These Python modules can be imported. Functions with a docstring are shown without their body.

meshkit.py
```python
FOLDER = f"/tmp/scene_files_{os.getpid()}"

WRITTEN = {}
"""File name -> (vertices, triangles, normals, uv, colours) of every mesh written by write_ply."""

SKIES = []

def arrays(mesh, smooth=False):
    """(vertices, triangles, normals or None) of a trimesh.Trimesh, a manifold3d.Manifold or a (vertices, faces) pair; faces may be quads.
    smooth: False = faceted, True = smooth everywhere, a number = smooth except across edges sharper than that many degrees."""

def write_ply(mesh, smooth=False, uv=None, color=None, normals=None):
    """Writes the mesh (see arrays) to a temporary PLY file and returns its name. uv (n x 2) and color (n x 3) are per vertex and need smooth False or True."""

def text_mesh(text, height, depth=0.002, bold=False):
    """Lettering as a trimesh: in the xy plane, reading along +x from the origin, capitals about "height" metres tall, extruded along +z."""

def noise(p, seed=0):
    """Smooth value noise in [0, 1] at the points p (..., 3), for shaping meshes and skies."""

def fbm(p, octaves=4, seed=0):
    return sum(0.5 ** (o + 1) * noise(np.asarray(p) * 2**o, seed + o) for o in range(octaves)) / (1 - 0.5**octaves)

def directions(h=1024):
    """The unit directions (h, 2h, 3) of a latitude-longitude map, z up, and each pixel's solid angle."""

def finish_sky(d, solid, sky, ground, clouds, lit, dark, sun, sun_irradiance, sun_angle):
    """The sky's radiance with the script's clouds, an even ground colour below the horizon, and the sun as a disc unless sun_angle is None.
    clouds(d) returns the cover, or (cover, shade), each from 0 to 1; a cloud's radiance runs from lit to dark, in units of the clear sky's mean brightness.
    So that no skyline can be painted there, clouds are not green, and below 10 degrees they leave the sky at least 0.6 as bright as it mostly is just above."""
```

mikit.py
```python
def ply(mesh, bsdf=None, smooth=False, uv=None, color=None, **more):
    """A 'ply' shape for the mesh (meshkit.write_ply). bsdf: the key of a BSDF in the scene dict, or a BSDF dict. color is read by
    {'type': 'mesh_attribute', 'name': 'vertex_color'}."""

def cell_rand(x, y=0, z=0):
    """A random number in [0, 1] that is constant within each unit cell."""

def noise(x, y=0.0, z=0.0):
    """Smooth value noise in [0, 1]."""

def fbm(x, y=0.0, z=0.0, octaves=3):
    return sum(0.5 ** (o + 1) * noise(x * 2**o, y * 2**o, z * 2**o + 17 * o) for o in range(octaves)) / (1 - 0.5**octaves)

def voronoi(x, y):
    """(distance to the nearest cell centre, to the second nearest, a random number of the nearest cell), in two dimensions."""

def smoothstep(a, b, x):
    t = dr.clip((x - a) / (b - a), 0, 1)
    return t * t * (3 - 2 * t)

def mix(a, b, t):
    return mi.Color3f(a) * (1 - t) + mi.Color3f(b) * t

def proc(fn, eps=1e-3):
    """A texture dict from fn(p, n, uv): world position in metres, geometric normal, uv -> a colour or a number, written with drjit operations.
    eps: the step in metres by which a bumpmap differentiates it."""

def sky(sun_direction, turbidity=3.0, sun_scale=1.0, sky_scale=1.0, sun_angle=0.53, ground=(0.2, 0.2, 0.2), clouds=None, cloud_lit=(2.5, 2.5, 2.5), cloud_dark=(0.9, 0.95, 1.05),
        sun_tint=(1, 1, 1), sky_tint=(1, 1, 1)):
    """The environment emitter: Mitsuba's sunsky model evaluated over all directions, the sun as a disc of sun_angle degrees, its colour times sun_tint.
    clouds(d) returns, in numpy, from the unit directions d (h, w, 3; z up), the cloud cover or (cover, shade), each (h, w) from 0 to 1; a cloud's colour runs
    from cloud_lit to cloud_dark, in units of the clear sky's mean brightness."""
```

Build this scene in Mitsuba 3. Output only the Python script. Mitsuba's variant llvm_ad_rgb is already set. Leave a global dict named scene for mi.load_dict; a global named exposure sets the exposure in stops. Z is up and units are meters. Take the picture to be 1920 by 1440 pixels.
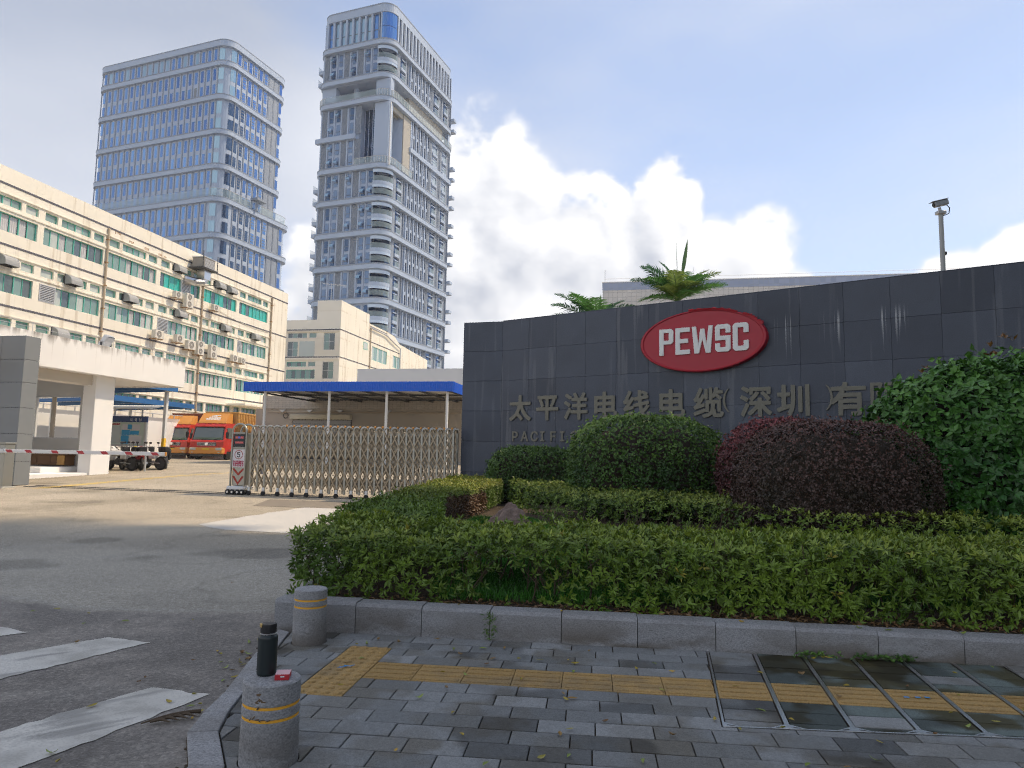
import math, random
import numpy as np, trimesh, drjit as dr, mitsuba as mi
import mikit, meshkit
from mikit import noise, fbm, voronoi, cell_rand, smoothstep, mix
from scipy.spatial import ConvexHull
from shapely.geometry import Polygon, LineString, Point, box as sbox
T = mi.ScalarTransform4f
R = np.random.default_rng(7)
scene, labels = {}, {}

# ---------------------------------------------------------------- camera, sky, sun, exposure
FOV = 71.85
PITCH, ROLL, EYE = math.radians(5.82), math.radians(1.07), np.array([0, 0, 1.27])
_f = np.array([0, math.cos(PITCH), math.sin(PITCH)]); _r = np.array([1.0, 0, 0]); _u = np.cross(_r, _f)
UPV = math.cos(ROLL) * _u - math.sin(ROLL) * _r
scene['camera'] = {'type': 'perspective', 'fov': FOV, 'fov_axis': 'x', 'near_clip': 0.05, 'far_clip': 3000.0,
                   'to_world': T().look_at(origin=EYE.tolist(), target=(EYE + _f).tolist(), up=UPV.tolist())}
exposure = 1.72
AZ = math.radians(11.2)
U = np.array([math.sin(AZ), math.cos(AZ), 0]); V = np.array([math.cos(AZ), -math.sin(AZ), 0])   # the yard's own axes
SUN_EL = math.radians(53)
_h = 0.91 * V + 0.41 * U
SUN = np.r_[_h[:2] / np.linalg.norm(_h[:2]) * math.cos(SUN_EL), math.sin(SUN_EL)]


def cloud_density(d):
    """Cumulus: soft mounds on the horizon (azimuth, elevation and size in degrees), broken up by billowing noise."""
    az, el = np.degrees(np.arctan2(d[..., 0], d[..., 1])), np.degrees(np.arcsin(np.clip(d[..., 2], -1, 1)))
    cum = np.zeros(az.shape)
    for a, e, ra, re in ((-4, 12, 8, 21), (-1.5, 15.5, 7, 15), (2.5, 10, 10, 13), (1.0, 17, 6, 9.5), (6.5, 14.5, 8, 11), (10, 10, 12, 11.5), (12.3, 17.5, 4.2, 10.5), (15.5, 11.5, 8, 9.5), (19.6, 12.8, 5.2, 8.5), (9, 6, 16, 6), (32, 11.0, 7.5, 4.6), (36.5, 12.5, 4, 4.2), (-13.5, 12, 7, 12),
                         (70, 14, 26, 15), (105, 18, 34, 15), (160, 14, 40, 16), (215, 20, 36, 20), (255, 13, 34, 15), (-62, 10, 30, 13)):
        da = (az - a + 180) % 360 - 180
        cum = np.maximum(cum, 0.98 - np.sqrt((da / ra) ** 2 + ((el - e) / re) ** 2))
    q = d + 0.03 * (np.stack([meshkit.fbm(d * 12 + k * 5.0, 3, k) for k in range(3)], -1) - 0.5)
    bil = sum(0.58 ** k * (1 - np.abs(2 * meshkit.noise(q * 13.0 * 2.1 ** k + 3.7, 1 + k) - 1)) for k in range(5)) / 2.2
    amp = np.clip(cum * 3.0, 0, 1)
    return cum + amp * ((bil - 0.52) * 0.95 + (meshkit.fbm(q * 9.0 + 1.1, 5) - 0.5) * 0.9)


def clouds(d):
    az, el = np.degrees(np.arctan2(d[..., 0], d[..., 1])), np.degrees(np.arcsin(np.clip(d[..., 2], -1, 1)))
    puff = cloud_density(d)
    side = d + 0.035 * (SUN - d * (d @ SUN)[..., None]) + np.array([0, 0, 0.018]); side /= np.linalg.norm(side, axis=-1, keepdims=True)
    toward = cloud_density(side)
    cu = np.clip((puff - 0.30) / 0.26, 0, 1)
    cu = cu * cu * (3 - 2 * cu)
    shade_cu = np.clip(0.30 + 0.62 * (toward - puff) + 0.34 * (toward - 0.55) + 0.55 * (meshkit.fbm(d * 13.0 + 21.0, 5) - 0.5), 0, 0.85)
    # thin high veil, thicker and greyer towards the west (left)
    v = meshkit.fbm(d * np.array([2.2, 2.2, 5.0]) + 1.3, 5)
    west = np.clip((8 - ((az + 180) % 360 - 180)) / 34, 0, 1)
    high = np.clip((el - 10) / 18, 0, 1)
    veil = np.clip((v - 0.40 + 0.40 * west * high) / 0.34, 0, 1) * (0.30 + 0.24 * west) + 0.44
    low = np.clip((15 - el) / 15, 0, 1) * 0.6
    base = np.clip(np.maximum(veil, low), 0, 0.92)
    glow = np.exp(-(((az + 12) / 7) ** 2 + ((el - 26) / 6) ** 2))
    east = np.clip((az - 22) / 20, 0, 1) * np.clip((el - 22) / 10, 0, 1)
    shade = np.clip(0.60 + 0.34 * west * high + 0.30 * east - 0.8 * (v - 0.5) - 0.40 * glow, 0, 1)
    cover = base + (1 - base) * cu
    return cover, np.clip(shade_cu * cu + shade * (1 - cu), 0, 1)


scene['sky'] = mikit.sky(SUN.tolist(), turbidity=3.0, sun_scale=0.80, sky_scale=2.0, clouds=clouds, sun_angle=1.1, cloud_lit=(1.84, 1.84, 1.86), cloud_dark=(0.80, 0.88, 1.06), sky_tint=(1.02, 1.0, 1.03), sun_tint=(1.0, 0.97, 0.915))


# ---------------------------------------------------------------- mesh helpers
def _cham():
    pts, b = [], []
    for s in np.ndindex(2, 2, 2):
        s = np.array(s) * 2 - 1
        for k in range(3):
            w = np.ones(3); w[k] = 0
            pts.append(s); b.append(s * w)
    pts, b = np.array(pts, float), np.array(b, float)
    p = pts - 0.2 * b
    h = ConvexHull(p)
    f = h.simplices.copy()
    for i, t in enumerate(f):
        n = np.cross(p[t[1]] - p[t[0]], p[t[2]] - p[t[0]])
        if n @ p[t].mean(0) < 0: f[i] = t[::-1]
    return pts, b, f


CP, CB, CF = _cham()
BP = np.array(list(np.ndindex(2, 2, 2)), float) * 2 - 1
BF = np.array([[0, 1, 3], [0, 3, 2], [4, 6, 7], [4, 7, 5], [0, 4, 5], [0, 5, 1], [2, 3, 7], [2, 7, 6], [0, 2, 6], [0, 6, 4], [1, 5, 7], [1, 7, 3]])


def frame(o, ex, ey=None, ez=(0, 0, 1)):
    """4x4 from an origin and axes."""
    m = np.eye(4); ex = np.asarray(ex, float); ez = np.asarray(ez, float)
    if ey is None: ey = np.cross(ez, ex)
    m[:3, 0], m[:3, 1], m[:3, 2], m[:3, 3] = ex, ey, ez, o
    return m


def rotz(a, o=(0, 0, 0)):
    c, s = math.cos(a), math.sin(a)
    return frame(o, (c, s, 0), (-s, c, 0))


def basis(d):
    d = np.asarray(d, float); d = d / np.linalg.norm(d)
    a = np.cross(d, [0, 0, 1.0] if abs(d[2]) < 0.95 else [1.0, 0, 0]); a /= np.linalg.norm(a)
    return a, np.cross(d, a), d


class MB:
    """Collects pieces into one mesh; m is the frame the pieces are given in."""
    def __init__(s, m=None): s.v, s.f, s.c, s.n, s.m = [], [], [], 0, m
    def raw(s, v, f, col=None):
        v = np.asarray(v, float); f = np.asarray(f, int)
        if f.shape[1] == 4: f = np.vstack([f[:, [0, 1, 2]], f[:, [0, 2, 3]]])
        if s.m is not None:
            v = v @ s.m[:3, :3].T + s.m[:3, 3]
            if np.linalg.det(s.m[:3, :3]) < 0: f = f[:, ::-1]
        s.v.append(v); s.f.append(f + s.n); s.n += len(v)
        if col is not None: s.c.append(np.broadcast_to(np.asarray(col, float), (len(v), 3)))
        return s
    def box(s, x0, x1, y0, y1, z0, z1, b=0.0, rot=None, col=None):
        c = np.array([x0 + x1, y0 + y1, z0 + z1]) / 2; h = np.abs(np.array([x1 - x0, y1 - y0, z1 - z0])) / 2
        if b > 0:
            p = CP * h - CB * np.minimum(b, h.min() * 0.9)
            f = CF
        else: p, f = BP * h, BF
        if rot is not None: p = p @ np.asarray(rot).T
        return s.raw(p + c, f, col)
    def tube(s, pts, r, sides=8, cap=True, col=None):
        p = np.asarray(pts, float); n = len(p)
        t = np.gradient(p, axis=0); t /= np.linalg.norm(t, axis=1, keepdims=True) + 1e-12
        r = np.broadcast_to(r, (n,))
        a, _, _ = basis(t[0]); rings = []
        ang = np.arange(sides) * 2 * np.pi / sides
        for i in range(n):
            a = a - t[i] * (a @ t[i]); a /= np.linalg.norm(a) + 1e-12
            bb = np.cross(t[i], a)
            rings.append(p[i] + r[i] * (np.cos(ang)[:, None] * a + np.sin(ang)[:, None] * bb))
        v = np.vstack(rings)
        i, j = np.meshgrid(np.arange(n - 1), np.arange(sides), indexing='ij')
        q = np.stack([i * sides + j, i * sides + (j + 1) % sides, (i + 1) * sides + (j + 1) % sides, (i + 1) * sides + j], -1).reshape(-1, 4)
        f = np.vstack([q[:, [0, 1, 2]], q[:, [0, 2, 3]]])
        if cap:
            k = np.arange(1, sides - 1)
            f = np.vstack([f, np.stack([k * 0, k + 1, k], 1), np.stack([k * 0, k, k + 1], 1) + (n - 1) * sides])
        return s.raw(v, f, col)
    def lathe(s, prof, sides=24, o=(0, 0, 0), ax=None, col=None):
        """prof: (r, z) from bottom to top, around +z or the axis ax."""
        pr = np.asarray(prof, float); ang = np.arange(sides) * 2 * np.pi / sides; n = len(pr)
        v = np.stack([np.outer(pr[:, 0], np.cos(ang)), np.outer(pr[:, 0], np.sin(ang)), np.repeat(pr[:, 1:2], sides, 1)], -1).reshape(-1, 3)
        i, j = np.meshgrid(np.arange(n - 1), np.arange(sides), indexing='ij')
        q = np.stack([i * sides + j, i * sides + (j + 1) % sides, (i + 1) * sides + (j + 1) % sides, (i + 1) * sides + j], -1).reshape(-1, 4)
        if ax is not None:
            a, b, d = basis(ax); v = v @ np.stack([a, b, d])
        return s.raw(v + np.asarray(o), np.vstack([q[:, [0, 1, 2]], q[:, [0, 2, 3]]]), col)
    def poly(s, poly, z0, z1, m=None, b=0.0, col=None):
        """A polygon (N x 2 list or shapely) extruded from z0 to z1, in the frame m."""
        poly = Polygon(poly) if not hasattr(poly, 'geom_type') else poly
        for g in getattr(poly, 'geoms', [poly]):
            if g.area < 1e-7: continue
            t = trimesh.creation.extrude_polygon(g, z1 - z0, engine='earcut')
            v = np.array(t.vertices); v[:, 2] += z0
            if m is not None: v = v @ m[:3, :3].T + m[:3, 3]
            f = np.array(t.faces)
            if m is not None and np.linalg.det(m[:3, :3]) < 0: f = f[:, ::-1]
            s.raw(v, f, col)
        return s
    def slab(s, pts, z0, z1, b, col=None):
        """A convex polygon slab with its top edge chamfered by b."""
        p = np.asarray(pts, float)
        if Polygon(p).exterior.is_ccw is False: p = p[::-1]
        c = Polygon(p).buffer(-b, join_style=2)
        n = len(p)
        if c.is_empty or c.geom_type != 'Polygon': q = p + (p.mean(0) - p) * 0.08
        else:
            # matching inset: move each vertex along the bisector
            e = np.roll(p, -1, 0) - p; e /= np.linalg.norm(e, axis=1, keepdims=True) + 1e-12
            nn = np.stack([-e[:, 1], e[:, 0]], 1); n0 = np.roll(nn, 1, 0)
            bi = nn + n0; bi /= np.maximum((bi * bi).sum(1, keepdims=True) / 2, 0.25)
            q = p + bi * b
        v = np.vstack([np.c_[p, np.full(n, z0)], np.c_[p, np.full(n, z1 - b * 0.7)], np.c_[q, np.full(n, z1)]])
        f = []
        for k in range(n):
            j = (k + 1) % n
            f += [[k, j, n + j], [k, n + j, n + k], [n + k, n + j, 2 * n + j], [n + k, 2 * n + j, 2 * n + k]]
        for k in range(1, n - 1): f.append([2 * n, 2 * n + k, 2 * n + k + 1])
        return s.raw(v, f, col)
    def sheet(s, pts, z, col=None):
        p = np.asarray(pts, float)
        if not Polygon(p).exterior.is_ccw: p = p[::-1]
        t = trimesh.creation.triangulate_polygon(Polygon(p), engine='earcut')
        v = np.c_[t[0], np.full(len(t[0]), z)]; f = np.array(t[1])
        a = v[f]; flip = np.cross(a[:, 1] - a[:, 0], a[:, 2] - a[:, 0])[:, 2] < 0
        f[flip] = f[flip][:, ::-1]
        return s.raw(v, f, col)
    def ico(s, c, r, sub=2, col=None, fn=None):
        t = trimesh.creation.icosphere(subdivisions=sub); v = np.array(t.vertices)
        if fn is not None: v = fn(v)
        return s.raw(v * np.asarray(r) + np.asarray(c), np.array(t.faces), col)
    def get(s): return np.vstack(s.v), np.vstack(s.f)
    def col(s): return np.vstack(s.c) if s.c else None


def numbered(k):
    if k not in used: used.add(k); return k
    i = 1
    i = counts.get(k, 0) + 1
    while f'{k}_{i:03d}' in used: i += 1
    counts[k] = i
    k2 = f'{k}_{i:03d}'; used.add(k2); return k2


used, counts = set(), {}


def thing(name, label, cat, group=None):
    k = numbered(name); labels[k] = {'label': label, 'category': cat}
    if group: labels[k]['group'] = group
    return k


def put(name, mb, bsdf, parent=None, smooth=False, uv=None, label=None, kind=None, **more):
    """One entry of the scene: a part of parent, or a top-level shape."""
    k = numbered((parent + '__' + name) if parent else name)
    mesh = mb.get() if isinstance(mb, MB) else mb
    col = mb.col() if isinstance(mb, MB) else None
    if col is not None and smooth not in (False, True): smooth = False
    scene[k] = mikit.ply(mesh, bsdf, smooth=smooth, uv=uv, color=col, **more)
    if label or kind:
        labels.setdefault(k, {})
        if label: labels[k]['label'] = label
        if kind: labels[k]['kind'] = kind
    return k


def one(name, mb, bsdf, label, cat, group=None, **kw):
    """A thing that is a single mesh."""
    k = put(name, mb, bsdf, **kw); labels[k] = {'label': label, 'category': cat}
    if group: labels[k]['group'] = group
    return k


def struct(name, mb, bsdf, label=None, parent=None, **kw):
    k = put(name, mb, bsdf, parent, **kw)
    labels[k] = {'kind': 'structure'}
    if label: labels[k]['label'] = label
    return k


def gz(y): return np.interp(y, [17, 27, 51], [0, 0.3, 0.6])


def uvp(u, v, z=0.0):
    p = u * U + v * V
    return np.array([p[0], p[1], z])


YARD = frame((0, 0, 0), V, U)          # local x = V (right), y = U (away), z up


# ---------------------------------------------------------------- materials
def mat(name, rgb, rough=0.6, metal=0.0, spec=0.5, two=True, **kw):
    b = {'type': 'principled', 'base_color': rgb if isinstance(rgb, dict) else {'type': 'rgb', 'value': list(rgb)}, 'roughness': rough, 'metallic': metal, 'specular': spec, **kw}
    scene[name] = {'type': 'twosided', 'bsdf': b} if two else b
    return name


def pmat(name, fn, rough=0.7, bump=None, bscale=0.0, beps=2e-3, **kw):
    b = {'type': 'principled', 'base_color': mikit.proc(fn), 'roughness': rough, 'specular': kw.pop('spec', 0.4), **kw}
    if bump is not None: b = {'type': 'bumpmap', 'arbitrary': mikit.proc(bump, beps), 'scale': bscale, 'bsdf': b}
    scene[name] = {'type': 'twosided', 'bsdf': b}
    return name


def road_fn(p, n, uv):
    big = fbm(p.x * 0.35, p.y * 0.5, 0, 4); mid = fbm(p.x * 2.3, p.y * 2.9, 3, 3); fine = noise(p.x * 160, p.y * 160); grit = noise(p.x * 45, p.y * 45, 4)
    far = smoothstep(8.0, 13.0, p.y)
    seam = smoothstep(-0.12, 0.12, p.y - 5.75 - 0.35 * (noise(p.x * 0.9, 1.5) - 0.5) - 0.10 * (noise(p.x * 7, 2.5) - 0.5) - 0.16 * dr.maximum(-p.x - 2.6, 0))
    near = mix((0.215, 0.20, 0.172), (0.29, 0.27, 0.23), smoothstep(0.3, 0.7, big))
    tarmac = mix((0.150, 0.138, 0.126), (0.205, 0.187, 0.168), smoothstep(0.3, 0.7, mid))
    c = mix(tarmac, near, seam)
    c = mix(c, mix((0.30, 0.262, 0.200), (0.37, 0.325, 0.255), smoothstep(0.25, 0.75, big)), far)
    scuff = smoothstep(0.62, 0.80, fbm(p.x * 0.8 + p.y * 0.7, p.y * 3.4 - p.x * 1.7, 7, 3))
    c = mix(c, (0.30, 0.285, 0.255), scuff * 0.35 * (1 - far * 0.6))
    oil = smoothstep(0.68, 0.8, fbm(p.x * 0.7, p.y * 0.9, 11, 3))
    c = c * (1 - 0.30 * oil)
    crack = 1 - smoothstep(0.0, 0.03, dr.abs(fbm(p.x * 0.55, p.y * 0.55, 23, 4) - 0.5))
    c = c * (1 - 0.16 * crack) 
    edge = smoothstep(0.10, 0.0, dr.abs(p.y - 5.82 - 0.35 * (noise(p.x * 0.9, 1.5) - 0.5) - 0.16 * dr.maximum(-p.x - 2.6, 0)) + 0.05 * (noise(p.x * 22, p.y * 22, 5) - 0.3))
    c = mix(c, (0.26, 0.25, 0.225), edge * 0.45 * smoothstep(-1.5, -2.2, p.x))
    w = p.x * 0.981 - p.y * 0.194
    track = smoothstep(0.55, 0.75, noise(w * 1.6, p.y * 0.06, 3)) * far
    c = c * (1 - 0.13 * track)
    jv, ju = w * 0.2 + 0.3, (p.x * 0.194 + p.y * 0.981) * 0.2
    jd = dr.minimum(dr.abs(jv - dr.floor(jv) - 0.5), dr.abs(ju - dr.floor(ju) - 0.5)) * 5.0
    c = c * (1 - 0.22 * (1 - smoothstep(0.012, 0.03, jd)) * far)
    agg = smoothstep(0.62, 0.80, noise(p.x * 75 + 3, p.y * 75, 8))
    return c * (0.62 + 0.42 * fine + 0.30 * grit) * (1 + 0.28 * agg * (1 - far))


pmat('road_surface', road_fn, 0.85, lambda p, n, uv: noise(p.x * 120, p.y * 120) * 0.5 + fbm(p.x * 25, p.y * 25, 1, 2), 0.006)


def stone_fn(p, n, uv):
    # uv.x: tone of the piece, uv.y: how stained it is
    f = noise(p.x * 240, p.y * 240, p.z * 240); g = noise(p.x * 90, p.y * 90, p.z * 90)
    m = fbm(p.x * 5, p.y * 5, 2, 3)
    c = mix((0.128, 0.135, 0.137), (0.238, 0.246, 0.250), uv.x)
    c = mix(c, (0.115, 0.105, 0.085), smoothstep(0.40, 0.66, m) * (0.30 + 0.60 * uv.y))
    damp = smoothstep(0.50, 0.62, fbm(p.x * 2.1 + 4, p.y * 2.1, 5, 3)) * smoothstep(0.15, 0.75, uv.y)
    c = c * (1 - 0.50 * damp)
    c = mix(c, c * mi.Color3f(0.62, 0.74, 0.70), smoothstep(1.5, 2.0, uv.y))   # mossy pavers
    return c * (0.66 + 0.42 * f + 0.26 * g)


pmat('paving', stone_fn, 0.8, lambda p, n, uv: noise(p.x * 130, p.y * 130) + 1.5 * fbm(p.x * 18, p.y * 18, 1, 2), 0.0035)


def tactile_fn(p, n, uv):
    f = noise(p.x * 200, p.y * 200, 1); m = fbm(p.x * 4, p.y * 4, 8, 3)
    c = mix((0.29, 0.185, 0.066), (0.37, 0.24, 0.092), uv.x)
    c = mix(c, (0.20, 0.15, 0.085), smoothstep(0.48, 0.75, m) * 0.6)
    return c * (0.74 + 0.4 * f)


pmat('tactile', tactile_fn, 0.75, lambda p, n, uv: noise(p.x * 140, p.y * 140), 0.002)


def granite_fn(p, n, uv):
    a = noise(p.x * 190, p.y * 190, p.z * 190); b = noise(p.x * 85 + 7, p.y * 85, p.z * 85); m = fbm(p.x * 3.3, p.y * 3.3, p.z * 7, 4)
    c = mix((0.19, 0.195, 0.205), (0.335, 0.34, 0.35), smoothstep(0.15, 0.85, a * 0.65 + b * 0.35))
    c = c * (1 - 0.35 * smoothstep(0.72, 0.85, b))
    c = mix(c, (0.105, 0.088, 0.068), smoothstep(0.34, 0.62, m) * uv.y)
    return c * (0.80 + 0.35 * uv.x)


pmat('granite', granite_fn, 0.7, lambda p, n, uv: noise(p.x * 170, p.y * 170, p.z * 170), 0.0015)


def soil_fn(p, n, uv):
    return mix((0.035, 0.026, 0.018), (0.085, 0.065, 0.045), fbm(p.x * 14, p.y * 14, 0, 3)) * (0.6 + 0.8 * noise(p.x * 90, p.y * 90))


pmat('soil', soil_fn, 0.95, lambda p, n, uv: fbm(p.x * 30, p.y * 30, 0, 3), 0.02)


def paint_fn(p, n, uv):
    w = fbm(p.x * 5, p.y * 5, 3, 4); f = noise(p.x * 130, p.y * 130)
    worn = smoothstep(0.50, 0.78, w * 0.8 + 0.30 * f)
    s = smoothstep(0.55, 0.75, fbm(p.x * 1.7 + p.y * 1.3, p.y * 7 - p.x * 6, 9, 3))
    return mix(mix((0.53, 0.515, 0.475), (0.31, 0.30, 0.27), worn * 0.75), (0.20, 0.195, 0.185), s * 0.7) * (0.8 + 0.3 * f)


pmat('road_paint', paint_fn, 0.75)
mat('yellow_line', (0.52, 0.36, 0.10), 0.7)


def wallslab_fn(p, n, uv):
    q = p.x * 0.822 - p.y * 0.569
    m = fbm(q * 1.6, p.z * 1.6, 4, 4); f = noise(q * 150, p.z * 150)
    st = fbm(q * 10, p.z * 0.6, 2, 3)
    c = mix((0.034, 0.044, 0.068), (0.064, 0.079, 0.112), uv.x)
    c = c * (0.80 + 0.4 * m)
    c = mix(c, (0.17, 0.18, 0.20), smoothstep(0.62, 0.80, st) * 0.30 * (0.3 + uv.y))
    drip = smoothstep(0.50, 0.62, noise(q * 7.3, 3.1)) * smoothstep(0.55, 0.72, noise(q * 48, 1.7)) * smoothstep(4.35, 4.05, p.z) * smoothstep(3.2 + 0.7 * noise(q * 31, 9.0), 4.1, p.z) * smoothstep(6.9, 7.3, q - (-0.27 * 0.822 - 18.6 * 0.569)) * smoothstep(9.6, 9.2, q - (-0.27 * 0.822 - 18.6 * 0.569))
    c = mix(c, (0.42, 0.44, 0.46), drip * 0.8)
    return c * (0.85 + 0.3 * f)


pmat('dark_granite', wallslab_fn, 0.42, spec=0.5)


def cream_fn(p, n, uv):
    s = p.x * 0.194 + p.y * 0.981
    m = fbm(s * 0.5, p.z * 0.5, p.x * 0.1, 4); st = fbm(s * 3.2, p.z * 0.22, 2, 3)
    c = mix((0.72, 0.685, 0.585), (0.79, 0.755, 0.66), m)
    c = mix(c, (0.40, 0.32, 0.215), smoothstep(0.55, 0.80, st) * 0.42)
    g = p.z * 0.238
    under = smoothstep(0.0, 0.09, (g - 0.37) - dr.floor(g - 0.37)) 
    c = mix(c, (0.46, 0.33, 0.18), (1 - under) * smoothstep(0.45, 0.7, fbm(s * 1.4, 5.0, 1, 3)) * 0.40)
    return c


pmat('cream_paint', cream_fn, 0.8)


def white_fn(p, n, uv):
    s = p.x * 0.194 + p.y * 0.981
    c = mix((0.76, 0.755, 0.745), (0.82, 0.82, 0.81), fbm(s * 0.8, p.z * 0.9, 1, 3))
    top = smoothstep(4.60 + 0.42 * noise(s * 5.5, 1.0), 5.10, p.z) * smoothstep(0.30, 0.75, fbm(s * 9, p.z * 0.5, 3, 3) + 0.12)
    c = mix(c, (0.15, 0.13, 0.11), top * 0.85)
    streak = smoothstep(0.63, 0.80, fbm(s * 14, p.z * 0.35, 7, 3)) * smoothstep(4.0, 5.0, p.z)
    return mix(c, (0.46, 0.43, 0.39), streak * 0.35)


pmat('stained_white', white_fn, 0.8)


def tile_fn(p, n, uv):
    a = p.x * 0.981 - p.y * 0.194; b = p.x * 0.194 + p.y * 0.981
    q = dr.select(dr.abs(n.x * 0.981 - n.y * 0.194) > 0.5, b, a)
    k = 2.0
    fx, fz = q * k - dr.floor(q * k), p.z * k - dr.floor(p.z * k)
    joint = dr.maximum(smoothstep(0.90, 0.97, fx), smoothstep(0.88, 0.97, fz))
    c = mix((0.53, 0.52, 0.50), (0.60, 0.59, 0.57), cell_rand(q * k, p.z * k))
    return mix(c, (0.30, 0.30, 0.30), joint * 0.85) * (0.85 + 0.3 * fbm(q * 0.3, p.z * 0.2, 2, 3))


pmat('white_tile', tile_fn, 0.5)
mat('blue_tile', (0.20, 0.245, 0.36), 0.5)
mat('grey_wall', (0.46, 0.455, 0.44), 0.85)
mat('grey_panel', (0.20, 0.215, 0.225), 0.45)
mat('tan_white', (0.56, 0.52, 0.46), 0.8)
mat('tan_wall', (0.42, 0.375, 0.315), 0.85)
mat('white_plain', (0.80, 0.80, 0.795), 0.7)
mat('grey_plain', (0.36, 0.365, 0.365), 0.8)
mat('dark_grey', (0.055, 0.057, 0.062), 0.6)
mat('black', (0.018, 0.018, 0.02), 0.45)
mat('rubber', (0.02, 0.02, 0.021), 0.8)
mat('steel', (0.60, 0.60, 0.60), 0.30, 1.0)
mat('brushed', (0.36, 0.355, 0.315), 0.34, 0.85)
mat('lattice_steel', (0.33, 0.275, 0.20), 0.32, 0.85)
mat('hood_grey', (0.30, 0.31, 0.31), 0.6)
mat('galv', (0.50, 0.51, 0.52), 0.45, 0.5)
mat('groove', (0.10, 0.10, 0.12), 0.8)
mat('green_frame', (0.10, 0.42, 0.34), 0.45)
mat('pane_dark', (0.075, 0.105, 0.12), 0.12, 0.0, 0.9)
mat('pane_grey', (0.17, 0.27, 0.26), 0.16, 0.0, 0.9)
mat('pane_pale', (0.42, 0.47, 0.45), 0.25, 0.0, 0.8)
mat('pane_teal', (0.02, 0.36, 0.31), 0.2, 0.0, 0.8)
mat('curtain', (0.50, 0.50, 0.52), 0.9)
mat('ac_white', (0.60, 0.58, 0.52), 0.55)
mat('ac_grille', (0.25, 0.24, 0.22), 0.7)
mat('rust', (0.30, 0.16, 0.07), 0.85)
mat('pipe_tan', (0.42, 0.345, 0.25), 0.7)
mat('blue_sheet', (0.006, 0.115, 0.62), 0.40)
mat('blue_steel', (0.03, 0.13, 0.34), 0.5)
mat('white_steel', (0.66, 0.67, 0.67), 0.45)
mat('yellow_paint', (0.75, 0.45, 0.02), 0.55)
mat('orange_stripe', (0.72, 0.36, 0.03), 0.6)
mat('red_stripe', (0.40, 0.035, 0.045), 0.5)
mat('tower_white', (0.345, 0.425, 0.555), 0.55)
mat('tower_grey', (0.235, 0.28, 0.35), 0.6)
mat('tower_dark', (0.17, 0.20, 0.25), 0.6)
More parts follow.
